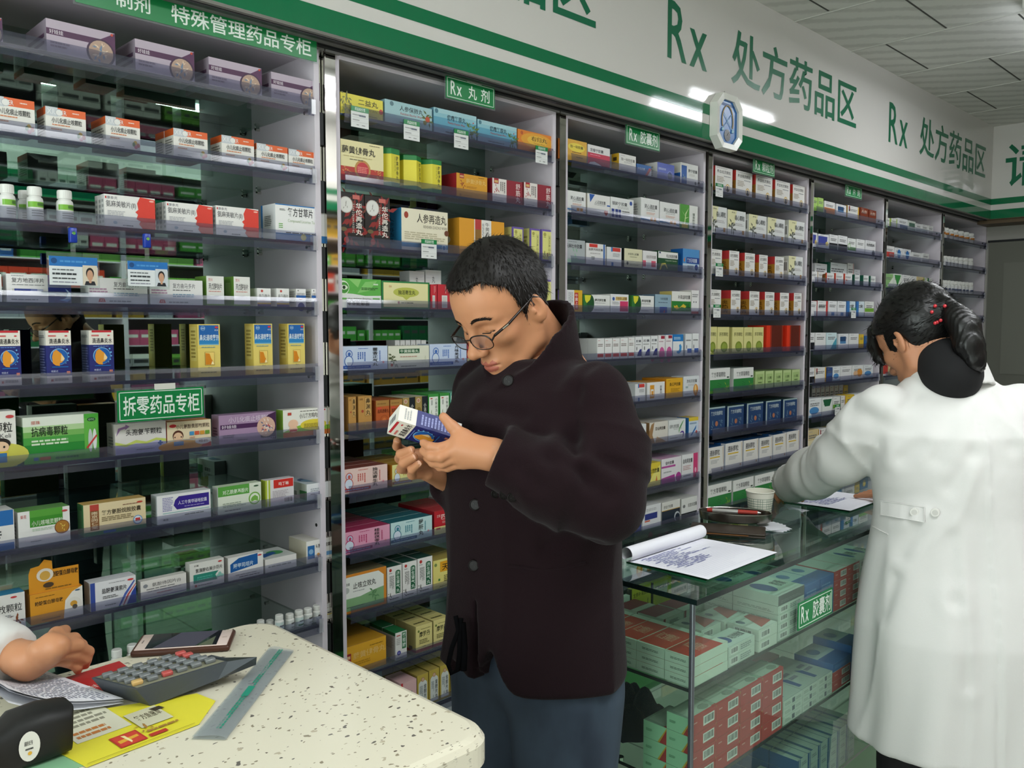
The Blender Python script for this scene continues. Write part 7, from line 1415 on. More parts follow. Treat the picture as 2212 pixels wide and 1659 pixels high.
def snet(f, lo, hi, h):
    lo = np.asarray(lo, float); n = np.ceil((np.asarray(hi) - lo) / h).astype(int) + 1
    ax = [(lo[i] + h * np.arange(n[i])).astype(np.float32) for i in range(3)]
    G = np.stack(np.meshgrid(*ax, indexing='ij'), -1)
    S = f(G).astype(np.float32); ins = S < 0
    c = sum(ins[i:n[0] - 1 + i, j:n[1] - 1 + j, k:n[2] - 1 + k].astype(np.int8) for i in (0, 1) for j in (0, 1) for k in (0, 1))
    act = (c > 0) & (c < 8); I = np.argwhere(act)
    if len(I) == 0: return np.zeros((0, 3)), []
    idx = -np.ones(act.shape, int); idx[tuple(I.T)] = np.arange(len(I))
    acc = np.zeros((len(I), 3)); cnt = np.zeros(len(I))
    cs = [(i, j, k) for i in (0, 1) for j in (0, 1) for k in (0, 1)]
    for p in range(8):
        for q in range(p + 1, 8):
            if sum(abs(cs[p][t] - cs[q][t]) for t in range(3)) != 1: continue
            a = S[tuple((I + cs[p]).T)]; b = S[tuple((I + cs[q]).T)]
            m = (a < 0) != (b < 0); t = np.where(m, a / np.where(m, a - b, 1), 0)
            pt = np.array(cs[p]) + t[:, None] * (np.array(cs[q]) - np.array(cs[p]))
            acc += pt * m[:, None]; cnt += m
    V = lo + h * (I + acc / cnt[:, None])
    Q = []
    for a in range(3):
        sl0 = [slice(None)] * 3; sl1 = [slice(None)] * 3; sl0[a] = slice(0, -1); sl1[a] = slice(1, None)
        x = ins[tuple(sl0)] != ins[tuple(sl1)]
        E = np.argwhere(x); b_, c_ = (a + 1) % 3, (a + 2) % 3
        E = E[(E[:, b_] > 0) & (E[:, c_] > 0) & (E[:, b_] < n[b_] - 1) & (E[:, c_] < n[c_] - 1)]
        if len(E) == 0: continue
        ob = np.zeros(3, int); ob[b_] = 1; oc = np.zeros(3, int); oc[c_] = 1
        q = np.stack([idx[tuple((E - ob - oc).T)], idx[tuple((E - oc).T)], idx[tuple(E.T)], idx[tuple((E - ob).T)]], 1)
        fl = ~ins[tuple(E.T)]
        q[fl] = q[fl][:, ::-1]
        Q.append(q[(q >= 0).all(1)])
    return V, np.concatenate(Q)
def nz(P, s, seed=0):
    r = np.random.RandomState(seed); o = 0
    for i in range(5):
        k = r.normal(size=3) * s; o = o + np.sin(P @ k.astype(np.float32) + r.uniform(0, 6.28))
    return o / 5
def ridge(x): return (1 - np.abs(np.sin(x))) ** 2
class SM:
    """collects surface pieces of one body or garment into one mesh"""
    def __init__(s): s.V = []; s.Q = []; s.K = []; s.n = 0
    def add(s, f, lo, hi, h, M=None, k=None):
        V, Q = snet(f, lo, hi, h)
        kk = np.zeros(len(Q), int) if k is None else k(V[Q].mean(1))
        if M is not None: V = V @ np.array(M.to_3x3()).T + np.array(M.translation)
        s.V.append(V); s.Q.append(np.asarray(Q) + s.n); s.K.append(kk); s.n += len(V); return s
    def build(s, name, mats, parent=None, smooth=1):
        V = np.concatenate(s.V); Q = np.concatenate(s.Q); K = np.concatenate(s.K)
        me = bpy.data.meshes.new(name); me.from_pydata(V.tolist(), [], Q.tolist())
        for m in mats: me.materials.append(m)
        me.polygons.foreach_set('material_index', K.astype(np.int32)); me.polygons.foreach_set('use_smooth', np.ones(len(Q), bool)); me.update()
        o = bpy.data.objects.new(name, me); C.objects.link(o)
        if smooth:
            md = o.modifiers.new('soften', 'SMOOTH'); md.factor = .5; md.iterations = smooth
        if parent is not None: o.parent = parent
        return o
def skin_mat(name, col, sub=.12):
    m = mat(col, .48, 0, .35, name); b = m.node_tree.nodes['Principled BSDF']
    b.inputs['Subsurface Weight'].default_value = sub; b.inputs['Subsurface Radius'].default_value = (.012, .004, .002); b.inputs['Subsurface Scale'].default_value = .5
    bump_noise(m, 260, .06, .0006); return m
M_skin = skin_mat('skin_tan', '#bd8460'); M_skin2 = skin_mat('skin_fair', '#bb8362'); M_lip = skin_mat('lip_skin', '#a85f4e')
M_stub = skin_mat('stubble_skin', '#ab7c62')
M_nail = mat('#d6a48c', .25, name='fingernail')
M_hair = mat('#120e0c', .5, 0, .3, 'black_brown_hair')
M_hair2 = mat('#0b0a0a', .36, 0, .4, 'black_hair')
bump_noise(M_hair2, 320, .2, .001, 2)
def head_field(P, fem=False):
    ay = np.abs(P[..., 1]); A = np.stack([P[..., 0], ay, P[..., 2]], -1)
    d = ell(P, (-.012, 0, .036), (.096, .0755, .09))
    d = smin(d, ell(P, (.028, 0, .035), (.062, .064, .062)), .03)
    d = smin(d, ell(P, (.03, 0, -.035), (.056, .057, .07)), .03)
    j = 0.9 if fem else 1.0
    d = smin(d, chain(A, [(-.012, .058, -.03), (.0, .051 * j, -.072), (.045, .030, -.098), (.072, .0, -.106)], [.017, .016, .014, .015], .01), .022)
    d = smin(d, ell(P, (.075, 0, -.104), (.017, .02, .016)), .016)
    d = smin(d, ell(A, (.056, .045, -.024), (.022, .017, .016)), .02)
    d = smin(d, ell(P, (.068, 0, -.074), (.024, .032, .027)), .018)
    d = smin(d, chain(A, [(.083, .008, .019), (.077, .028, .022), (.062, .048, .017)], [.007, .008, .007], .006), .014)
    d = smax(d, -ell(A, (.092, .0315, -.002), (.013, .019, .0125)), .012)
    d = smin(d, ell(A, (.0665, .0315, -.003), (.0145, .0165, .0125)), .004)
    d = smax(d, -cap(A, (.083, .018, -.0075), (.074, .046, -.007), .0011), .0025)
    d = smin(d, cap(P, (.084, 0, .008), (.108, 0, -.034), .0065, .0105), .012)
    d = smin(d, ell(P, (.1095, 0, -.037), (.0125, .0125, .0105)), .008)
    d = smin(d, ell(A, (.098, .0135, -.041), (.0125, .0075, .0085)), .006)
    d = smax(d, -ell(A, (.102, .0075, -.0475), (.006, .0035, .0045)), .003)
    d = smin(d, ell(P, (.0855, 0, -.0695), (.0115, .024, .0062)), .006)
    d = smin(d, ell(P, (.0845, 0, -.0805), (.0115, .0205, .0068)), .006)
    d = smax(d, -chain(A, [(.098, .0, -.0755), (.091, .014, -.0755), (.083, .025, -.0765)], [.0014, .0014, .0012], .001), .003)
    e = ell(A, (-.014, .0765, -.012), (.019, .0085, .031), [[.94, .3, .1], [-.3, .95, 0], [-.12, -.02, .99]])
    e = smax(e, -ell(A, (-.010, .086, -.008), (.010, .0075, .019)), .003)
    e = smin(e, ell(A, (-.004, .0805, -.014), (.004, .004, .006)), .003)
    d = smin(d, e, .006)
    d = smin(d, cap(P, (-.03, 0, -.05), (-.044, 0, -.12) if fem else (-.055, 0, -.20), .049 if fem else .057, .05 if fem else .062), .025)
    return d
def head_mats(c):
    k = np.zeros(len(c), int); x, y, z = c.T
    lip = (x > .0815) & (np.abs(y) < .023) & (z > -.0875) & (z < -.0655 + .002 * np.cos(y * 400)) & (x > .093 - 12 * y * y); k[lip] = 1
    return k
def frame(f, pitch=0.0, roll=0.0, s=1.0, T=(0, 0, 0)):
    f = Vector((f[0], f[1], 0)).normalized(); l = Vector((0, 0, 1)).cross(f); u = Vector((0, 0, 1))
    f2 = f * math.cos(pitch) - u * math.sin(pitch); u2 = u * math.cos(pitch) + f * math.sin(pitch)
    l2 = l * math.cos(roll) + u2 * math.sin(roll); u3 = u2 * math.cos(roll) - l * math.sin(roll)
    return Matrix.Translation(T) @ Matrix(((f2.x, l2.x, u3.x), (f2.y, l2.y, u3.y), (f2.z, l2.z, u3.z))).to_4x4() @ Matrix.Scale(s, 4)
def hair_blades(name, src, M, n, length, flow, mat_, parent, seed=1, lift=.25, width=.0009):
    """short locks combed over the hair so that its edge is not a clean line; src: hair surface points and normals (head frame)"""
    V, N = src; r = np.random.RandomState(seed); b = MB()
    pick = r.randint(0, len(V), n); vs = []; fs = []
    for q, i in enumerate(pick):
        p = Vector(V[i]); nn = Vector(N[i]); t = Vector(flow(p)); t = t - nn * t.dot(nn)
        if t.length < 1e-4: continue
        t = (t.normalized() + Vector(r.normal(size=3) * .22)); t.normalize(); s = t.cross(nn).normalized() * width; L_ = length * r.uniform(.55, 1.15); o = len(vs)
        p0 = p - nn * .0015; p1 = p + t * L_ * .5 + nn * L_ * lift * .35; p2 = p + t * L_ + nn * L_ * lift * r.uniform(-.2, .9)
        vs += [p0 - s, p0 + s, p1 - s * .8, p1 + s * .8, p2]; fs += [(o, o + 1, o + 3, o + 2), (o + 2, o + 3, o + 4)]
    b.add([M @ v for v in vs], fs, mat_, True)
    return b.build(name, parent)
def surf(f, lo, hi, h):
    V, Q = snet(f, lo, hi, h); Pn = V.astype(np.float32); e = .002
    g = np.stack([f(Pn + np.eye(3, dtype=np.float32)[i] * e) - f(Pn - np.eye(3, dtype=np.float32)[i] * e) for i in range(3)], -1)
    return V, g / np.maximum(np.linalg.norm(g, axis=-1, keepdims=True), 1e-6)
def finger(P, pts, r):
    return chain(P, pts, [r * 1.08, r * 1.0, r * .92, r * .78][:len(pts)], .003)
def nail(b, tip, prev, up, r):
    t = (Vector(tip) - Vector(prev)).normalized(); u = Vector(up); u = (u - t * u.dot(t)).normalized(); s = t.cross(u)
    c0 = Vector(tip) + t * r * .1 + u * r * .74; n = 12; vs = []
    for i in range(n):
        a = 2 * math.pi * i / n; x, y = math.cos(a), math.sin(a); x = math.copysign(abs(x) ** .7, x)
        vs.append(c0 + t * (x * r * .95) + s * (y * r * .68) - u * (r * .22 * y * y + max(0, x) * r * .18))
    b.add(vs + [c0 + u * r * .06], [(i, (i + 1) % n, n) for i in range(n)], M_nail, True)
W3 = lambda *a: np.array(at(*a), np.float32)
# ================================================================== the man reading a carton
def wool():
    m = mat('#1a0e12', .92, 0, .1, 'dark_maroon_wool'); bump_noise(m, 420, .5, .0015, 5)
    m.node_tree.nodes['Principled BSDF'].inputs['Sheen Weight'].default_value = .05; return m
M_wool = wool()
M_denim = color_noise(mat('#2b3846', .85, name='blue_denim'), '#1f2a38', '#3c4b5a', 9, .3, .7, 6, (1, 1, .5))
man = empty('person', (1.12, -.93, 0)); tag(man, 'man in a dark maroon jacket and glasses reading a small carton in both hands', 'person')
BX, BY = 1.125, -.93
MH = frame((-1, .06), math.radians(32), math.radians(2), .925); MH.translation = Vector((0, 0, 0))
ear_w = Vector(W3(1161, 664, 1.495)); MH.translation = ear_w - MH @ Vector((-.014, .08, -.012))
body = SM()
body.add(lambda P: head_field(P), (-.13, -.105, -.2), (.135, .105, .14), .0023, MH, head_mats)
nb = np.array(MH @ Vector((-.05, 0, -.15)), np.float32)
SHL, SHR = np.array((BX + .0, BY - .158, 1.372), np.float32), np.array((BX + .02, BY + .145, 1.375), np.float32)
ELL, ELR = W3(1308, 1086, 1.372), np.array((BX + .06, BY + .15, 1.16), np.float32)
WRL, WRR = W3(1068, 982, 1.385), W3(966, 1030, 1.575)
def torso(P):
    d = chain(P, [nb, (BX, BY, 1.33), (BX, BY, 1.0), (BX, BY, .88)], [.058, .09, .09, .085], .05)
    d = smin(d, chain(P, [SHL, ELL], [.042, .04]), .03); d = smin(d, chain(P, [ELL, WRL], [.042, .03]), .02)
    d = smin(d, chain(P, [SHR, ELR], [.04, .04]), .03); d = smin(d, chain(P, [ELR, WRR], [.042, .03]), .02)
    for s in (-1, 1): d = smin(d, chain(P, [(BX, BY + .085 * s, .84), (BX - .01, BY + .095 * s, .47), (BX + .02, BY + .1 * s, .09)], [.075, .05, .038]), .04)
    return d
body.add(torso, (.75, -1.3, .03), (1.35, -.6, 1.5), .016)
# left hand: back of the hand towards the camera, thumb on top of the carton
LH = dict(index=[W3(993, 953, 1.398), W3(950, 968, 1.393), W3(929, 965, 1.398), W3(915, 957, 1.408)],
          middle=[W3(990, 968, 1.390), W3(952, 987, 1.386), W3(931, 986, 1.395), W3(914, 974, 1.410)],
          ring=[W3(995, 984, 1.392), W3(955, 1001, 1.394), W3(935, 999, 1.408), W3(922, 989, 1.425)],
          little=[W3(1003, 999, 1.398), W3(967, 1010, 1.405), W3(950, 1009, 1.418), W3(938, 1003, 1.432)])
LT = [W3(1040, 962, 1.395), W3(1003, 944, 1.402), W3(977, 922, 1.405), W3(958, 901, 1.405)]
def hand_l(P):
    d = None
    for k, r in (('index', .0086), ('middle', .0088), ('ring', .0084), ('little', .0074)):
        e = finger(P, LH[k], r); d = e if d is None else smin(d, e, .0035)
    p = None
    for k, r in (('index', .0125), ('middle', .013), ('ring', .0125), ('little', .011)):
        e = cap(P, WRL + (LH[k][0] - WRL) * .12, LH[k][0], .019, r); p = e if p is None else smin(p, e, .014)
    d = smin(d, p, .007)
    t = chain(P, LT, [.015, .0112, .0098, .0078], .005); d = smin(d, t, .009)
    d = smin(d, cap(P, LT[1], LH['index'][0], .008, .009), .014)
    return smin(d, cap(P, WRL, WRL + (WRL - LH['middle'][0]) * .6, .0235, .027), .014)
lo = np.min([v for k in LH.values() for v in k] + LT + [WRL], 0) - .03; hi = np.max([v for k in LH.values() for v in k] + LT + [WRL], 0) + .035
body.add(hand_l, lo, hi, .0018)
RH = dict(index=[W3(905, 985, 1.535), W3(872, 975, 1.512), W3(858, 964, 1.482), W3(858, 952, 1.458)],
          middle=[W3(903, 1000, 1.520), W3(864, 990, 1.483), W3(866, 981, 1.445), W3(888, 972, 1.426)],
          ring=[W3(908, 1014, 1.505), W3(868, 1012, 1.472), W3(872, 1000, 1.436), W3(894, 987, 1.418)],
          little=[W3(922, 1024, 1.492), W3(890, 1026, 1.463), W3(890, 1014, 1.437), W3(906, 1000, 1.424)])
RT = [W3(958, 1018, 1.56), W3(935, 985, 1.55), W3(925, 955, 1.53), W3(918, 930, 1.512)]
def hand_r(P):
    d = None
    for k, r in (('index', .0088), ('middle', .0092), ('ring', .009), ('little', .008)):
        e = finger(P, RH[k], r); d = e if d is None else smin(d, e, .003)
    p = None
    for k, r in (('index', .0135), ('middle', .0135), ('ring', .013), ('little', .012)):
        e = cap(P, WRR + (RH[k][0] - WRR) * .2, RH[k][0], .019, r); p = e if p is None else smin(p, e, .014)
    d = smin(d, p, .007); d = smin(d, chain(P, RT, [.016, .0125, .0105, .0085], .005), .01)
    return smin(d, cap(P, WRR, WRR + (WRR - RH['middle'][0]) * .5, .024, .028), .014)
lo = np.min([v for k in RH.values() for v in k] + RT + [WRR], 0) - .03; hi = np.max([v for k in RH.values() for v in k] + RT + [WRR], 0) + .035
body.add(hand_r, lo, hi, .0018)
def P0(o, par):   # keep world placement under a parent Empty
    o.location = tuple(-c for c in par.location); return o
P0(body.build('body', [M_skin, M_lip], man), man)
VIEW = Vector((-.706, -.708, .12))
b = MB()
for k in ('middle', 'ring', 'little'): nail(b, RH[k][3], RH[k][2], VIEW, .0076)
nail(b, RH['index'][3], RH['index'][2], VIEW, .0072); nail(b, LT[3], LT[2], (-.3, .2, 1), .0074); nail(b, LH['index'][3], LH['index'][2], (-.5, -.4, .8), .0062)
P0(b.build('fingernail', man), man)
# hair, brows
def hair_m(P):
    e = ell(P, (-.012, 0, .037), (.1035, .0835, .1005)) - .0012 * nz(P, 90, 3)
    e = smin(e, ell(P, (.03, 0, .05), (.066, .069, .06)), .02)
    x, y, z = P[..., 0], np.abs(P[..., 1]), P[..., 2]
    front = .074 - z + .55 * (x - .06) - .012 * np.exp(-((y - .05) / .016) ** 2) * -1 + .0016 * nz(P, 160, 9)
    side = np.maximum(x - .014 - .25 * (z + .0), -.026 - z)
    nape = np.maximum(x + .032, -.078 - z)
    reg = np.minimum(np.minimum(front, side), nape)
    return smax(e, reg, .006)
hm = SM(); hm.add(hair_m, (-.13, -.1, -.1), (.12, .1, .16), .0026, MH); P0(hm.build('hair', [M_hair], man), man)
sv = surf(hair_m, (-.13, -.1, -.1), (.12, .1, .16), .005)
def flow_m(p): return (p.x + .09 + .02, p.y * .8, -.25 + .3 * (p.x < 0) * -1)
P0(hair_blades('hair_strands', sv, MH, 5200, .017, flow_m, M_hair, man, 2), man)
def face_x(y, z):
    xs = np.linspace(.04, .125, 171).astype(np.float32); v = head_field(np.stack([xs, 0 * xs + y, 0 * xs + z], -1)); return float(xs[np.argmax(v > 0)])
rb = np.random.RandomState(5); b = MB(); vs = []; fs = []
for s in (-1, 1):
    for i in range(230):
        t = rb.uniform(0, 1); y = s * (.013 + .036 * t); z = .0205 + .007 * math.sin(t * 2.6) - .007 * t * t + rb.uniform(-.0028, .0028) * (1 - .5 * t); y2 = y + s * rb.uniform(.004, .008); z2 = z + rb.uniform(0, .003)
        o = len(vs); vs += [Vector((face_x(y, z - .0006) - .0003, y, z - .0006)), Vector((face_x(y, z + .0006) - .0003, y, z + .0006)), Vector((face_x(y2, z2) + .0012, y2, z2))]; fs += [(o, o + 1, o + 2)]
b.add([MH @ v for v in vs], fs, M_hair); P0(b.build('eyebrow', man), man)
b = MB()
for s in (-1, 1): b.tube([MH @ Vector((face_x(s * y, z) + .0003, s * y, z)) for y, z in ((.017, -.0078), (.023, -.0088), (.029, -.0092), (.035, -.009), (.041, -.0082), (.047, -.0066))], .0010, M_hair, 5)
P0(b.build('eyelash', man), man)
# glasses
M_frame = mat('#1c1412', .25, 0, .5, 'dark_glasses_frame'); M_lens = glass_mat('spectacle_lens', '#f0eeec', .1, .03, '#ffffff')
gl = empty('glasses', man.location); gl.parent = man; gl.location = (0, 0, 0)
GXf, GZ = .1085, -.014
def lens_pt(s, a, k=1.0):
    x = .0255 * k; zt = .0155 * k
    c, si = math.cos(a), math.sin(a); c = math.copysign(abs(c) ** .75, c); si = math.copysign(abs(si) ** .8, si)
    y = s * .0325 + x * c; z = GZ + zt * si * (1.0 if si > 0 else 1.12)
    return MH @ Vector((GXf - abs(y) * .16 + (z - GZ) * .15, y, z))
def under(o): o.parent = gl; return P0(o, man)
for s in (-1, 1):
    b = MB(); b.tube([lens_pt(s, 2 * math.pi * i / 36) for i in range(36)], .0009, M_frame, 6, True); b.tube([lens_pt(s, math.pi * (.02 + .96 * i / 16)) for i in range(17)], .0014, M_frame, 6); under(b.build('rim', gl))
    b = MB(); b.add([lens_pt(s, 2 * math.pi * i / 36, .98) for i in range(36)], [tuple(range(36))], M_lens); under(b.build('lens', gl))
    b = MB()
    hp = lens_pt(s, 0 if s > 0 else math.pi); a_ = MH @ Vector((.094, s * .066, GZ + .008)); b.tube([hp, a_], .0018, M_frame, 6)
    ar = [a_, MH @ Vector((.06, s * .075, GZ + .012)), MH @ Vector((.01, s * .081, .008)), MH @ Vector((-.012, s * .083, .013)), MH @ Vector((-.03, s * .083, .0)), MH @ Vector((-.038, s * .082, -.022))]
    b.tube(ar, .0021, M_frame, 6, rad=[.0026, .0026, .002, .0016, .0016, .0014]); under(b.build('temple_arm', gl))
    b = MB(); q0, q1 = ar[0].lerp(ar[1], .55), ar[0].lerp(ar[1], .95); off = (MH.to_3x3() @ Vector((0, s, 0))).normalized() * .0012; b.tube([q0 + off, q1 + off], .0019, M_chrome, 6); under(b.build('silver_inlay', gl))
b = MB(); b.tube([lens_pt(-1, .45), MH @ Vector((GXf + .002, 0, GZ + .0085)), lens_pt(1, math.pi - .45)], .0013, M_frame, 6); under(b.build('bridge', gl))
def surf_depth(px, py, f, d0=1.2, d1=1.9):
    ts = np.linspace(d0, d1, 281); Pp = np.array([W3(px, py, t) for t in ts], np.float32); v = f(Pp[None])[0]; i = np.argmax(v < 0)
    return float(ts[i]) if (v < 0).any() else None
# jacket
zk = [.80, .87, .95, 1.05, 1.15, 1.25, 1.33, 1.39, 1.43, 1.46, 1.50]
ak = [.150, .148, .145, .140, .138, .140, .128, .100, .078, .07, .06]
bk = [.196, .194, .186, .180, .184, .196, .200, .185, .12, .08, .06]
ck = [.0, .0, .0, -.002, -.004, -.006, -.002, .008, .012, .010, .0]
def loft(P, cx, cy, zk, ak, bk, ck=None, ang=0.0):
    z = P[..., 2]; a = np.interp(z, zk, ak); b_ = np.interp(z, zk, bk); dx = P[..., 0] - cx; dy = P[..., 1] - cy
    if ang: c, s = math.cos(ang), math.sin(ang); dx, dy = dx * c + dy * s, -dx * s + dy * c
    if ck is not None: dx = dx - np.interp(z, zk, ck)
    k = np.sqrt((dx / a) ** 2 + (dy / b_) ** 2 + 1e-9)
    return (k - 1) * np.minimum(a, b_), dx, dy
def jacket(P):
    d, dx, dy = loft(P, BX, BY, zk, ak, bk, ck)
    th = np.arctan2(dy, -dx); z = P[..., 2]
    d = d - .006 * ridge(th * 2.6 + z * 4 + 1.5 * nz(P, 7, 12)) * np.clip((1.3 - z) / .3, 0, 1) + .0015 * np.sin(th * 6 + z * 9) * np.clip((1.05 - z) / .2, 0, 1) + .003 * nz(P, 22, 4)
    d = smax(d, z - 1.44, .02)
    hem = .872 + .07 * np.exp(-((th + .22) / .2) ** 2) * (th < .0) - .004 * np.cos(th)
    hem = np.where((th >= 0) & (th < .5), .868 + .05 * th, hem)
    d = smax(d, hem - z, .012)
    gap = np.maximum(np.abs(th - .03) * .14 - .003 - np.clip((1.0 - z) * .06, 0, .012), z - 1.02); d = smax(d, -np.maximum(gap, -(d + .016)), .004)
    # sleeves
    up = (SHL + ELL) / 2
    s1 = chain(P, [SHL + np.array((0, .01, .005), np.float32), up + np.array((.008, -.012, -.01), np.float32), ELL], [.060, .0565, .056], .04)
    s2 = chain(P, [ELL, (ELL + WRL) / 2 + np.array((0, 0, -.006), np.float32), WRL + (ELL - WRL) * .05], [.060, .057, .053], .04)
    w = np.linalg.norm(P - ELL, axis=-1); al = (P - ELL) @ ((WRL - ELL) / np.linalg.norm(WRL - ELL))
    wn_ = nz(P, 14, 31); fold = -.010 * ridge(w * 50 + 9 * P[..., 2] + 2.2 * wn_) * np.exp(-((w - .085) / .06) ** 2) * np.clip(.5 + wn_, 0, 1) - .007 * ridge(al * 38 - 22 * P[..., 2] + 2 * wn_) * np.exp(-((al - .14) / .09) ** 2) * np.clip(.6 - wn_, 0, 1)
    s = smin(s1, s2, .03) + fold + .0015 * nz(P, 30, 8)
    ax = (WRL - ELL) / np.linalg.norm(WRL - ELL); tl = (P - WRL) @ ax
    s = smax(s, tl + .004, .004); s = smax(s, -np.maximum(cap(P, WRL - ax * .05, WRL + ax * .05, .039, .039), -(tl + .03)), .003)
    r = smin(chain(P, [SHR, ELR], [.066, .062]), chain(P, [ELR, WRR], [.062, .053]), .03) + .003 * nz(P, 30, 6)
    axr = (WRR - ELR) / np.linalg.norm(WRR - ELR); tr = (P - WRR) @ axr
    r = smax(r, tr + .008, .004); r = smax(r, -np.maximum(cap(P, WRR - axr * .05, WRR + axr * .05, .039, .039), -(tr + .03)), .003)
    d = smin(d, s, .014); d = smin(d, r, .014)
    # stand collar
    ca = np.array((BX + .012, BY, 1.40), np.float32); cn = np.array(Vector((-.38, .0, 1)).normalized(), np.float32)
    q = P - ca; h = q @ cn; rr = q - h[..., None] * cn; fr = rr[..., 0] / (np.linalg.norm(rr, axis=-1) + 1e-6)
    ring = np.sqrt(rr[..., 0] ** 2 * .92 + rr[..., 1] ** 2 + rr[..., 2] ** 2 * .92) - (.083 + .10 * np.clip(h - .03, -.05, .1) * (.35 + .5 * fr))
    top = .098 + .026 * fr - .045 * np.clip(-fr - .2, 0, 1)
    co = np.maximum(np.abs(ring) - .0052, np.maximum(h - top, -.03 - h))
    co = smax(co, -(np.maximum(np.abs(P[..., 1] - BY - .012) - .012 - .2 * np.clip(h, 0, 1), P[..., 0] - BX)), .004)
    return smin(d, co, .010)
def creased(f, segs, d0, d1, A=.0045, sg=.012):
    E_ = []
    for x0, y0, x1, y1 in segs:
        t0, t1 = surf_depth(x0, y0, f, d0, d1), surf_depth(x1, y1, f, d0, d1)
        if t0 and t1: E_.append((W3(x0, y0, t0), W3(x1, y1, t1)))
    def g(P):
        d = f(P)
        for a, b_ in E_:
            q = cap(P, a, b_, 0); d = d + A * np.exp(-(q / sg) ** 2) - A * .55 * np.exp(-((q - 2.1 * sg) / (1.2 * sg)) ** 2)
        return d
    return g
jacket_c = creased(jacket, [(1185, 991, 1231, 1011), (1225, 971, 1271, 1037), (1258, 1024, 1311, 1070), (1238, 938, 1248, 984), (1240, 950, 1246, 850), (1246, 850, 1278, 790), (1290, 990, 1345, 1010), (1120, 1010, 1165, 1050), (1180, 1180, 1290, 1170), (1040, 880, 1130, 900)], 1.2, 1.9)
jk = SM(); jk.add(jacket_c, (.80, -1.32, .84), (1.33, -.66, 1.63), .005)
P0(jk.build('jacket', [M_wool], man, 1), man)
M_btn = mat('#120e0d', .35, 0, .15, 'dark_horn_button')
def button(px, py, dep, r, nrm):
    c = Vector(W3(px, py, dep)); n = Vector(nrm).normalized(); b = MB()
    b.cyl(c, c + n * .0035, r, r * .95, M_btn, 18); u = n.orthogonal().normalized(); v = n.cross(u)
    b.tube([c + n * .0036 + (u * math.cos(t) + v * math.sin(t)) * r * .85 for t in np.linspace(0, 2 * math.pi, 19)[:-1]], .0012, M_btn, 6, True)
    for q in (-1, 1): b.cyl(c + n * .0036 + u * q * r * .3, c + n * .0042 + u * q * r * .3, r * .12, r * .12, M_black, 8)
    P0(b.build('button', man), man)
for px, py, r in ((1098, 822, .011), (1027, 1090, .0105), (1024, 1221, .0105), (1070, 1066, .008), (1088, 1069, .008), (1106, 1074, .008)):
    t = surf_depth(px, py, jacket)
    if t is None: t = surf_depth(px + 14, py, jacket)
    if t: button(px, py, t - .0015, r, (-.85, -.5, .1) if r > .01 else (-.6, -.75, .1))
# pocket welt on the jacket front
b = MB(); pts = []
for i in range(12):
    px = 1100 + 165 * i / 11; py = 1222 + 10 * math.sin(math.pi * i / 11) - 6 * i / 11; t = surf_depth(px, py, jacket)
    if t: pts.append(Vector(W3(px, py, t - .001)))
b.tube(pts, .0028, M_wool, 6); P0(b.build('pocket_welt', man), man)
# jeans, shoes, black cord
def jeans(P):
    z = P[..., 2]; d = ell(P, (BX + .01, BY, .90), (.125, .172, .12))
    for s in (-1, 1):
        d = smin(d, chain(P, [(BX + .005, BY + .082 * s, .84), (BX - .015, BY + .092 * s, .47), (BX + .02, BY + .1 * s, .06)], [.105, .077, .07], .02), .03)
    d = d + .004 * nz(P, 26, 11) + .003 * np.sin(z * 70 + 30 * P[..., 0]) * np.exp(-((z - .45) / .1) ** 2)
    return smax(d, .05 - z, .01)
jn = SM(); jn.add(jeans, (.93, -1.16, .03), (1.3, -.70, 1.0), .009); P0(jn.build('jeans', [M_denim], man, 2), man)
sh = SM()
sh.add(lambda P: np.minimum(*[smax(smin(ell(P, (BX - .02, BY + .1 * s, .045), (.135, .048, .045)), ell(P, (BX + .05, BY + .1 * s, .06), (.06, .045, .06)), .03), .004 - P[..., 2], .005) for s in (-1, 1)]), (.92, -1.12, -.005), (1.28, -.74, .15), .008)
P0(sh.build('shoe', [mat('#1c1a18', .4, name='black_leather')], man), man)
M_cord = mat('#08080a', .95, 0, .05, 'black_cord')
b = MB(); q = [W3(984, 1330, 1.447), W3(990, 1362, 1.44), W3(976, 1400, 1.436), W3(968, 1435, 1.436), W3(975, 1455, 1.436), W3(988, 1448, 1.436), W3(992, 1415, 1.436), W3(993, 1370, 1.44), W3(996, 1335, 1.447)]
b.tube(q, .0042, M_cord, 8); b.tube([W3(999, 1345, 1.447), W3(1003, 1400, 1.44), W3(1001, 1448, 1.438)], .006, M_cord, 8); P0(b.build('cord', man), man)
# carton in his hands
def view_vec(r_, u_, d_):  # right, up, away
    F_, R_ = Vector((math.sin(HEAD), math.cos(HEAD), 0)), Vector((math.cos(HEAD), -math.sin(HEAD), 0)); return R_ * r_ + Vector((0, 0, u_)) + F_ * d_
a_ = view_vec(.0898, -.0331, .035).normalized(); b_ = view_vec(-.0232, -.0261, .035); b_ = (b_ - a_ * b_.dot(a_)).normalized(); c_ = a_.cross(b_)
X_, Z_ = -b_, -a_
if c_.dot(view_vec(.0013, .021, .0166)) < 0: c_ = -c_
Y_ = Z_.cross(X_)
Lb, Wb, Db = .114, .050, .031
corner = Vector(W3(859.6, 907.9, 1.398))
org = corner - X_ * Wb / 2 - Z_ * Lb
hb = bpy.data.objects.new('medicine_carton', None)
b = MB(); b.box(-Wb / 2, Wb / 2, 0, Db, 0, Lb, mat('#262c74'), {'top': mat('#e6e1d6'), 'back': mat('#252a6c'), 'left': mat('#252a6c'), 'right': mat('#252a6c')})
draw(b, D['nosewater']['items'], Wb, Lb, (-Wb / 2, 0, 0), (1, 0, 0), (0, 0, 1), (0, -1, 0))
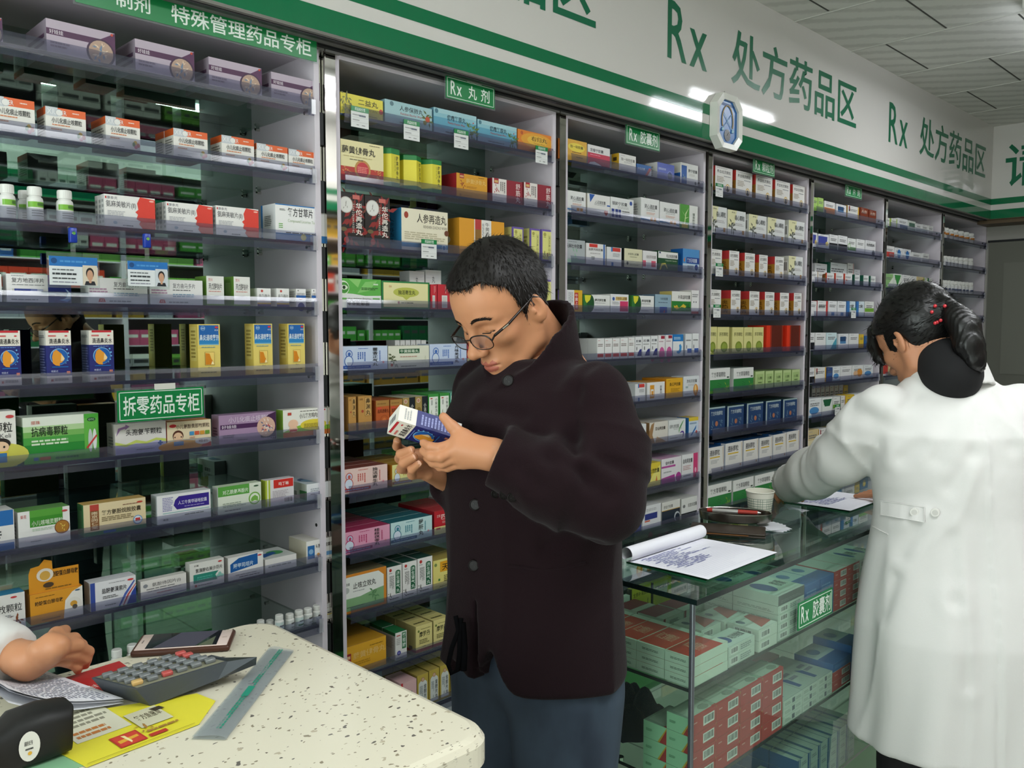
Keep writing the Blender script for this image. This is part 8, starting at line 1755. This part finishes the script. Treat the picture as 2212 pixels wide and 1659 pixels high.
draw(b, [R(0, .72, 1, 1, '#e2ddd2'), R(0, 0, 1, .14, '#d4cfca'), L(.16, .18, .9, .66, 9, '#8c92c4'), L(.2, .8, .9, .92, 3, '#aaa')], Db, Lb, (Wb / 2, 0, 0), (0, 1, 0), (0, 0, 1), (1, 0, 0))
draw(b, [BC(.1, .2, .75, .75)], Wb, Db, (-Wb / 2, 0, Lb), (1, 0, 0), (0, 1, 0), (0, 0, 1))
hb = b.build('medicine_carton')
hb.matrix_world = Matrix.Translation(org) @ Matrix(((X_.x, Y_.x, Z_.x), (X_.y, Y_.y, Z_.y), (X_.z, Y_.z, Z_.z))).to_4x4()
tag(hb, "navy and white carton tilted in the man's hands", 'medicine box')
# ================================================================== the woman in the white coat
def coat_mat(nm):
    m = mat('#d2d1ce', .75, 0, .2, nm); bump_noise(m, 300, .15, .0008); return m
M_coat = coat_mat('white_cotton_coat')
M_blk = mat('#0f0f11', .85, name='black_knit')
WX, WY = 2.135, -1.335
lady = empty('person', (WX, WY, 0)); tag(lady, 'dark-haired woman with a ponytail in a white coat leaning over the glass counter', 'person')
HB = math.radians(43); fb = np.array((math.sin(HB), math.cos(HB), 0), np.float32); lb = np.array((-math.cos(HB), math.sin(HB), 0), np.float32)
def LW(f, l, z): return np.array((WX, WY, 0), np.float32) + fb * f + lb * l + np.array((0, 0, z), np.float32)
LH_ = frame((.46, .89), math.radians(30), math.radians(-3), .975)
LH_.translation = Vector((0, 0, 0)); LH_.translation = Vector(W3(1939, 737, 2.02)) - LH_ @ Vector((-.014, .08, -.012))
S_L, S_R = LW(.02, .162, 1.30), LW(.02, -.162, 1.30)
E_L, H_L = W3(1822, 985, 2.075), W3(1703, 1048, 2.36)
E_R, H_R = LW(.16, -.24, 1.12), LW(.36, -.07, 1.045)
nk = LW(.045, 0, 1.38)
bd = SM(); bd.add(lambda P: head_field(P, True), (-.13, -.105, -.2), (.135, .105, .14), .0026, LH_, head_mats)
def ltorso(P):
    d = chain(P, [nk, LW(.02, 0, 1.24), LW(-.01, 0, .95), LW(-.02, 0, .80)], [.04, .075, .085, .10], .03)
    for a, e, h in ((S_L, E_L, H_L), (S_R, E_R, H_R)): d = smin(d, chain(P, [a, e, h], [.04, .036, .024], .02), .03)
    for s in (-1, 1): d = smin(d, chain(P, [LW(-.02, .08 * s, .8), LW(.0, .08 * s, .46), LW(-.03, .085 * s, .09)], [.07, .05, .035]), .03)
    return d
lo = np.min([S_L, S_R, E_L, H_L, E_R, H_R, LW(0, 0, .04), nk], 0) - .13; hi = np.max([S_L, S_R, E_L, H_L, E_R, H_R, nk, LW(0, 0, 1.4)], 0) + .13
bd.add(ltorso, lo, hi, .018)
FL = {'index': [W3(1691, 1050, 2.39), W3(1680, 1058, 2.42), W3(1677, 1072, 2.42), W3(1682, 1083, 2.40)], 'middle': [W3(1697, 1054, 2.41), W3(1688, 1064, 2.45), W3(1688, 1076, 2.45), W3(1694, 1085, 2.43)],
      'ring': [W3(1706, 1058, 2.42), W3(1702, 1068, 2.46), W3(1704, 1078, 2.46), W3(1709, 1086, 2.44)], 'little': [W3(1715, 1058, 2.41), W3(1716, 1067, 2.44), W3(1719, 1076, 2.44), W3(1722, 1083, 2.43)]}
TL = [W3(1714, 1048, 2.35), W3(1727, 1058, 2.33), W3(1734, 1068, 2.32), W3(1732, 1079, 2.31)]
def hand_w(P):
    d = None
    for k, r in (('index', .0082), ('middle', .0084), ('ring', .008), ('little', .007)):
        e = finger(P, FL[k], r); d = e if d is None else smin(d, e, .003)
    for k, r in (('index', .012), ('middle', .0125), ('ring', .012), ('little', .011)): d = smin(d, cap(P, H_L, FL[k][0], .019, r), .008)
    return smin(d, chain(P, TL, [.014, .0108, .0095, .0078], .004), .008)
allp = [v for k in FL.values() for v in k] + TL + [H_L]
bd.add(hand_w, np.min(allp, 0) - .03, np.max(allp, 0) + .03, .0022)
RF = [[H_R + np.array((.03 * i - .045 + .0, .035 + .03 * t, -.012 - .006 * t), np.float32) for t in range(4)] for i in range(4)]
def hand_wr(P):
    d = cap(P, E_R + (H_R - E_R) * .9, H_R, .024, .024)
    for q in RF: d = smin(d, cap(P, H_R, q[0], .018, .011), .008); d = smin(d, finger(P, q, .008), .003)
    return smin(d, chain(P, [H_R + np.array((-.03, -.0, -.005), np.float32), H_R + np.array((-.055, .03, -.016), np.float32), H_R + np.array((-.06, .06, -.02), np.float32)], [.013, .01, .008]), .008)
bd.add(hand_wr, H_R - .1, H_R + .15, .004)
P0(bd.build('body', [M_skin2, M_lip], lady), lady)
def hair_w(P):
    x, y, z = P[..., 0], P[..., 1], P[..., 2]; ay = np.abs(y)
    comb = .0005 * np.sin((np.arctan2(z - .0, x + .1)) * 70 + 30 * ay)
    e = ell(P, (-.014, 0, .036), (.106, .086, .102)) - comb
    e = smin(e, ell(P, (.03, 0, .04), (.073, .073, .068)) - comb, .02)
    front = .045 - z + .5 * (x - .06); side = np.maximum(x - .045 + .45 * (z + .03), -.025 - z - .9 * (x)); back = np.maximum(x + .028, -.075 - z + .2 * (x + .1))
    e = smax(e, np.minimum(np.minimum(front, side), back), .006)
    for s in (-1, 1): e = smin(e, smax(chain(np.stack([x, ay, z], -1), [(.084, .035, .07), (.092, .048, .03), (.078, .066, -.012), (.066, .070, -.034)], [.017, .015, .009, .003], .01), -ay + .012, .01), .008)
    return smin(e, ell(P, (-.112, 0, .022), (.022, .024, .024)), .016)
hw = SM(); hw.add(hair_w, (-.15, -.11, -.1), (.125, .11, .16), .003, LH_)
iM = np.array(LH_.inverted(), np.float32)
PT_ = [np.array(LH_ @ Vector((-.118, 0, .022)), np.float32), W3(2066, 686, 1.955), W3(2084, 706, 1.94), W3(2092, 746, 1.925), W3(2106, 780, 1.915), W3(2121, 799, 1.91)]
def tail(P):
    q = P - PT_[2]; d = chain(P, PT_, [.019, .025, .030, .029, .020, .003], .02)
    return d + .0011 * np.sin(P[..., 0] * 620 + P[..., 1] * 500) + .001 * np.sin(P[..., 0] * 900)
P0(hw.build('hair', [M_hair2], lady), lady)
pt = SM(); pt.add(tail, np.min(PT_, 0) - .06, np.max(PT_, 0) + .06, .0034); P0(pt.build('ponytail', [M_hair2], lady), lady)
sv = surf(hair_w, (-.15, -.11, -.1), (.125, .11, .16), .006)
P0(hair_blades('hair_strands', sv, LH_, 2600, .026, lambda p: (-1, -.6 * p.y * 8, -.2 + .5 * (.02 - p.z) * 8) if p.x < .05 else (-.2, p.y * 10, -1), M_hair2, lady, 4, .06), lady)
M_red = mat('#c8343c', .25, name='red_bead')
b = MB()
for px, py in ((2020, 661), (2041, 661), (2013, 674), (2032, 692), (2025, 696), (2020, 698)):
    c = Vector(W3(px, py, 1.9))
    for t in np.linspace(1.8, 2.1, 121):
        Pp = W3(px, py, t); loc = (iM[:3, :3] @ Pp + iM[:3, 3])[None].astype(np.float32)
        if hair_w(loc)[0] < .004 or tail(Pp[None])[0] < .004: c = Vector(W3(px, py, t - .002)); break
    b.lathe([(.0001, -.0042), (.003, -.003), (.0042, 0), (.003, .003), (.0001, .0042)], c, M_red, 10)
P0(b.build('hair_bead', lady), lady)
b = MB(); c = LH_ @ Vector((-.116, 0, .022)); ax = (LH_.to_3x3() @ Vector((-1, 0, 0))).normalized(); u = ax.orthogonal().normalized(); v = ax.cross(u)
b.tube([c + (u * math.cos(t) + v * math.sin(t)) * .022 for t in np.linspace(0, 2 * math.pi, 25)[:-1]], .005, M_blk, 8, True); P0(b.build('hair_tie', lady), lady)
# black knit collar
M0 = LW(.04, 0, 1.37); cd = np.array(LH_ @ Vector((-.04, 0, -.088)), np.float32)
ck_ = SM(); ck_.add(lambda P: chain(P, [M0 + np.array((0, 0, .005), np.float32), np.array(LH_ @ Vector((-.046, 0, -.125)), np.float32), cd], [.070, .062, .0585], .02), np.minimum(M0, cd) - .09, np.maximum(M0, cd) + .09, .006); P0(ck_.build('knit_collar', [M_blk], lady), lady)
zk2 = [.50, .62, .80, .95, 1.07, 1.17, 1.25, 1.30, 1.345, 1.385, 1.42]
ak2 = [.196, .192, .180, .150, .134, .135, .130, .108, .080, .066, .06]
bk2 = [.226, .222, .222, .205, .188, .190, .196, .186, .135, .085, .06]
ck2 = [-.04, -.035, -.03, -.02, -.012, .0, .012, .022, .034, .045, .06]
def coat(P):
    d, f, l = loft(P, WX, WY, zk2, ak2, bk2, ck2, math.pi / 2 - HB)
    z = P[..., 2]; th = np.arctan2(l, -f)        # 0 at the middle of the back
    low = np.clip((1.12 - z) / .4, 0, 1)
    d = d + low * (.012 * np.sin(th * 5 + .6) - .012 * ridge(th * 3.3 + 1.4 + nz(P, 4, 77)) + .005 * np.sin(th * 11 + 6 * z)) * (np.abs(th) < 2.2) + .0035 * nz(P, 16, 21)
    d = d - .004 * np.exp(-(th / .03) ** 2) + .006 * np.exp(-((th - .035) / .04) ** 2) * low
    upf = np.exp(-((z - 1.2) / .14) ** 2)
    w1 = nz(P, 8, 51); d = d - upf * .016 * ridge(l * 17 + 7 * z + 1.6 * w1) * np.exp(-((th - .8) / .6) ** 2) - upf * .017 * ridge(l * 19 - 12 * z + 1.6 * w1) * np.exp(-((th + .7) / .6) ** 2)
    d = d + .005 * np.sin(z * 60 + l * 25) * np.exp(-((z - 1.08) / .06) ** 2) * np.exp(-((th - 1.1) / .4) ** 2)
    d = smax(d, z - 1.40, .02)
    d = smax(d, .535 + .010 * np.sin(th * 3) - z, .008)
    d = smax(d, -np.maximum(d + .012, z - .62), .004)
    def slv(a, e, h, q):
        s = chain(P, [a, (a + e) / 2 + np.array((0, 0, .006), np.float32), e], [.064, .064, .061], .04); s = smin(s, chain(P, [e, (e + h) / 2 + np.array((0, 0, -.004), np.float32), h], [.062, .060, .052], .04), .03)
        w = np.linalg.norm(P - e, axis=-1); t = (P - a) @ ((e - a) / np.linalg.norm(e - a)); ax = (h - e) / np.linalg.norm(h - e); tl = (P - h) @ ax
        wn_ = nz(P, 13, q + 40); s = s - .017 * ridge(t * 30 + 16 * P[..., 2] + 2 * wn_) * np.exp(-((t - .12) / .10) ** 2) * np.clip(.6 + wn_, 0, 1) - .015 * ridge(w * 34 + 10 * P[..., 2] + 2 * wn_) * np.exp(-((w - .07) / .09) ** 2) * np.clip(.6 - wn_, 0, 1) + .0015 * nz(P, 28, q)
        s = s - .0025 * (np.abs(tl + .03) < .004)
        s = smax(s, tl, .004); return smax(s, -np.maximum(cap(P, h - ax * .05, h + ax * .05, .044, .044), -(tl + .035)), .003)
    d = smin(d, slv(S_L, E_L, H_L, 5), .018); d = smin(d, slv(S_R, E_R, H_R, 6), .018)
    return d
coat_c = creased(coat, [(1842, 882, 1879, 892), (1829, 897, 1905, 908), (1800, 930, 1850, 950), (1950, 990, 1990, 960), (2058, 892, 2021, 991), (2111, 898, 2101, 981), (2101, 981, 2054, 1054), (2157, 852, 2187, 965), (1950, 880, 1985, 850), (1760, 990, 1790, 1050), (1725, 1010, 1735, 1060), (1935, 1250, 1910, 1330), (2056, 1160, 2066, 1300), (2066, 1300, 2092, 1480), (1985, 1130, 1950, 1200)], 1.5, 2.6, .0032, .014)
ct = SM(); lo = np.min([LW(0, 0, .48), S_L, E_L, H_L, E_R, H_R, LW(-.27, .27, .48), LW(-.27, -.27, .48), LW(.2, -.3, .5)], 0) - .06; hi = np.max([S_L, E_L, H_L, E_R, H_R, LW(.2, -.27, 1.46), LW(.2, .2, 1.46)], 0) + .06
ct.add(coat_c, lo, hi, .0066); P0(ct.build('white_coat', [M_coat], lady, 1), lady)
# coat collar: a folded band round the neck; half belt with buttons; pocket edge
nc = np.array(LW(.045, 0, 1.365), np.float32); cn2 = np.array(Vector((fb[0] * .34, fb[1] * .34, 1)).normalized(), np.float32)
def ccol(P):
    q = P - nc; h = q @ cn2; r_ = q - h[..., None] * cn2; rad = np.linalg.norm(r_, axis=-1); bk_ = -(r_ @ fb) / (rad + 1e-6)
    fold = np.abs(rad - (.080 + .22 * np.clip(.045 - h, 0, .1))) - .005
    return smax(fold, np.maximum(h - .052 - .006 * bk_, -.012 - .018 * bk_ - h), .004)
cc = SM(); cc.add(ccol, nc - .16, nc + .16, .0055); P0(cc.build('coat_collar', [M_coat], lady, 2), lady)
def on_coat(px, py, lift=.004):
    t = surf_depth(px, py, coat, 1.5, 2.6)
    return Vector(W3(px, py, t - lift)) if t else None
b = MB(); L1, L2 = [], []
for i in range(13):
    u = i / 12; px = 1902 + 94 * u
    a_, c_ = on_coat(px, 1082 + 14 * u, .006), on_coat(px, 1112 + 16 * u, .006)
    if a_ and c_: L1.append(a_); L2.append(c_)
k = len(L1)
if k > 2:
    vv = L1 + L2; b.add(vv, [(i, i + 1, k + i + 1, k + i) for i in range(k - 1)], M_coat, True)
    b.tube(L1, .0012, M_coat, 6); b.tube(L2, .0012, M_coat, 6); b.tube([L1[-1], L2[-1]], .0012, M_coat, 6)
P0(b.build('half_belt', lady), lady)
for px, py in ((1975, 1106), (2020, 1107)):
    c = on_coat(px, py, .008)
    if c:
        b = MB(); n_ = Vector((-.95, -.3, 0)).normalized(); b.cyl(c, c + n_ * .003, .0095, .009, mat('#d8d6d0', .3), 18); b.cyl(c + n_ * .003, c + n_ * .0034, .006, .006, mat('#c4c2bc', .3), 14); P0(b.build('button', lady), lady)
b = MB(); pts = [on_coat(1884 + 34 * i / 8, 1137 + 17 * i / 8, .004) for i in range(9)]; pts = [p for p in pts if p]
if len(pts) > 2: b.tube(pts, .0015, M_coat, 6); P0(b.build('pocket_edge', lady), lady)
M_trs = mat('#121214', .85, name='black_trousers')
tr = SM()
def trs(P):
    d = None
    for s in (-1, 1):
        e = chain(P, [LW(-.02, .085 * s, .78), LW(.0, .085 * s, .46), LW(-.03, .09 * s, .03)], [.10, .075, .065]); d = e if d is None else smin(d, e, .02)
    return smax(d + .003 * nz(P, 25, 2), .025 - P[..., 2], .01)
tr.add(trs, LW(0, 0, 0) - np.array((.25, .25, 0), np.float32), LW(0, 0, .9) + np.array((.25, .25, 0), np.float32), .012); P0(tr.build('trousers', [M_trs], lady, 2), lady)
sh = SM()
sh.add(lambda P: np.minimum(*[smax(smin(ell(P, LW(.05, .09 * s, .035), (.05, .05, .035)), cap(P, LW(-.06, .09 * s, .04), LW(.10, .09 * s, .028), .042, .03), .02), .003 - P[..., 2], .005) for s in (-1, 1)]), LW(0, 0, -.01) - np.array((.25, .25, 0), np.float32), LW(0, 0, .1) + np.array((.25, .25, 0), np.float32), .008)
P0(sh.build('shoe', [M_trs], lady), lady)
# ================================================================== the clerk behind the speckled counter (only a hand and cuff reach into view)
KX, KY = .10, -.43
clerk = empty('person', (KX, KY, 0)); tag(clerk, 'clerk in a pale coat whose hand rests over the speckled counter', 'person')
KH = frame((.25, -1), math.radians(22), 0, .93, (KX + .02, KY - .06, 1.53))
kb = SM(); kb.add(lambda P: head_field(P), (-.13, -.105, -.2), (.135, .105, .14), .0034, KH, head_mats)
A3 = lambda *a: np.array(a, np.float32)
kS, kS2 = A3(KX - .17, KY - .02, 1.33), A3(KX + .17, KY - .02, 1.33); kE = A3(KX + .135, KY - .075, 1.07)
kW = np.array(on_z(62, 1428, 1.045), np.float32); kE2, kW2 = A3(KX - .22, KY - .05, 1.08), A3(KX - .12, KY - .29, 1.05)
kn = np.array(KH @ Vector((-.05, 0, -.15)), np.float32)
def kt(P):
    d = chain(P, [kn, A3(KX, KY, 1.27), A3(KX, KY, .85)], [.055, .085, .09], .05)
    d = smin(d, chain(P, [kS2, kE, kW], [.04, .036, .025], .02), .03); d = smin(d, chain(P, [kS, kE2, kW2], [.04, .036, .025], .02), .03)
    for s in (-1, 1): d = smin(d, chain(P, [A3(KX + .08 * s, KY, .8), A3(KX + .08 * s, KY, .45), A3(KX + .085 * s, KY, .09)], [.07, .05, .035]), .03)
    return d
kb.add(kt, (KX - .35, KY - .4, .03), (KX + .4, KY + .2, 1.46), .02)
Z_ = lambda px, py, z: np.array(on_z(px, py, z), np.float32)
KF = {'index': [Z_(128, 1392, 1.072), Z_(160, 1380, 1.062), Z_(176, 1394, 1.045), Z_(176, 1410, 1.034)], 'middle': [Z_(122, 1400, 1.068), Z_(168, 1394, 1.058), Z_(190, 1408, 1.04), Z_(188, 1424, 1.026)],
      'ring': [Z_(114, 1412, 1.058), Z_(160, 1412, 1.046), Z_(184, 1424, 1.030), Z_(184, 1436, 1.018)], 'little': [Z_(104, 1424, 1.046), Z_(146, 1430, 1.034), Z_(166, 1440, 1.022), Z_(168, 1448, 1.014)]}
KT = [Z_(88, 1404, 1.066), Z_(108, 1386, 1.075), Z_(122, 1370, 1.075), Z_(140, 1362, 1.068)]
def khand(P):
    d = None
    for k, r in (('index', .0084), ('middle', .0087), ('ring', .0083), ('little', .0074)):
        e = finger(P, KF[k], r); d = e if d is None else smin(d, e, .003)
    for k, r in (('index', .0125), ('middle', .013), ('ring', .0125), ('little', .0115)): d = smin(d, cap(P, kW, KF[k][0], .021, r), .008)
    return smin(smin(d, chain(P, KT, [.014, .0112, .0098, .008], .004), .009), cap(P, kW + (kE - kW) * .25, kW, .026, .023), .01)
allp = [v for k in KF.values() for v in k] + KT + [kW]
kb.add(khand, np.min(allp, 0) - .035, np.max(allp, 0) + .035, .002)
kb.add(lambda P: smin(chain(P, [kW2, kW2 + A3(.02, -.08, -.01)], [.024, .02]), chain(P, [kW2 + A3(.02, -.08, -.01), kW2 + A3(.03, -.16, -.025)], [.03, .012]), .02), kW2 - .2, kW2 + .1, .006)
P0(kb.build('body', [M_skin, M_lip], clerk), clerk)
b = MB(); nail(b, KT[3], KT[2], (-.5, -.4, 1), .0074); nail(b, KF['index'][3], KF['index'][2], (.2, -.6, 1), .0074); P0(b.build('fingernail', clerk), clerk)
kh = SM(); kh.add(hair_m, (-.13, -.1, -.1), (.12, .1, .16), .004, KH); P0(kh.build('hair', [M_hair], clerk), clerk)
M_cuff = coat_mat('pale_coat_cotton')
def kcoat(P):
    d, dx, dy = loft(P, KX, KY, [.6, .9, 1.1, 1.25, 1.33, 1.375, 1.41, 1.45], [.18, .15, .13, .13, .105, .08, .066, .06], [.2, .19, .18, .19, .18, .13, .085, .06], None, math.pi / 2)
    d = smax(smax(d, .62 - P[..., 2], .01), P[..., 2] - 1.42, .02)
    for a, e, h in ((kS2, kE, kW), (kS, kE2, kW2)):
        s = smin(chain(P, [a, e], [.066, .058]), chain(P, [e, h + (e - h) * .1], [.058, .04]), .03); ax = (h - e) / np.linalg.norm(h - e); tl = (P - h) @ ax + np.linalg.norm(h - e) * .1
        s = smax(s, tl, .004); d = smin(d, s, .02)
    return d + .003 * nz(P, 24, 5)
kc = SM(); kc.add(kcoat, (KX - .36, KY - .36, .55), (KX + .38, KY + .24, 1.5), .009); P0(kc.build('pale_coat', [M_cuff], clerk, 2), clerk)
kp = SM()
kp.add(lambda P: smax(np.minimum(*[chain(P, [A3(KX + .08 * s, KY, .75), A3(KX + .08 * s, KY, .05)], [.1, .07]) for s in (-1, 1)]), .01 - P[..., 2], .01), (KX - .25, KY - .2, 0), (KX + .25, KY + .2, .9), .014); P0(kp.build('trousers', [M_trs], clerk, 2), clerk)
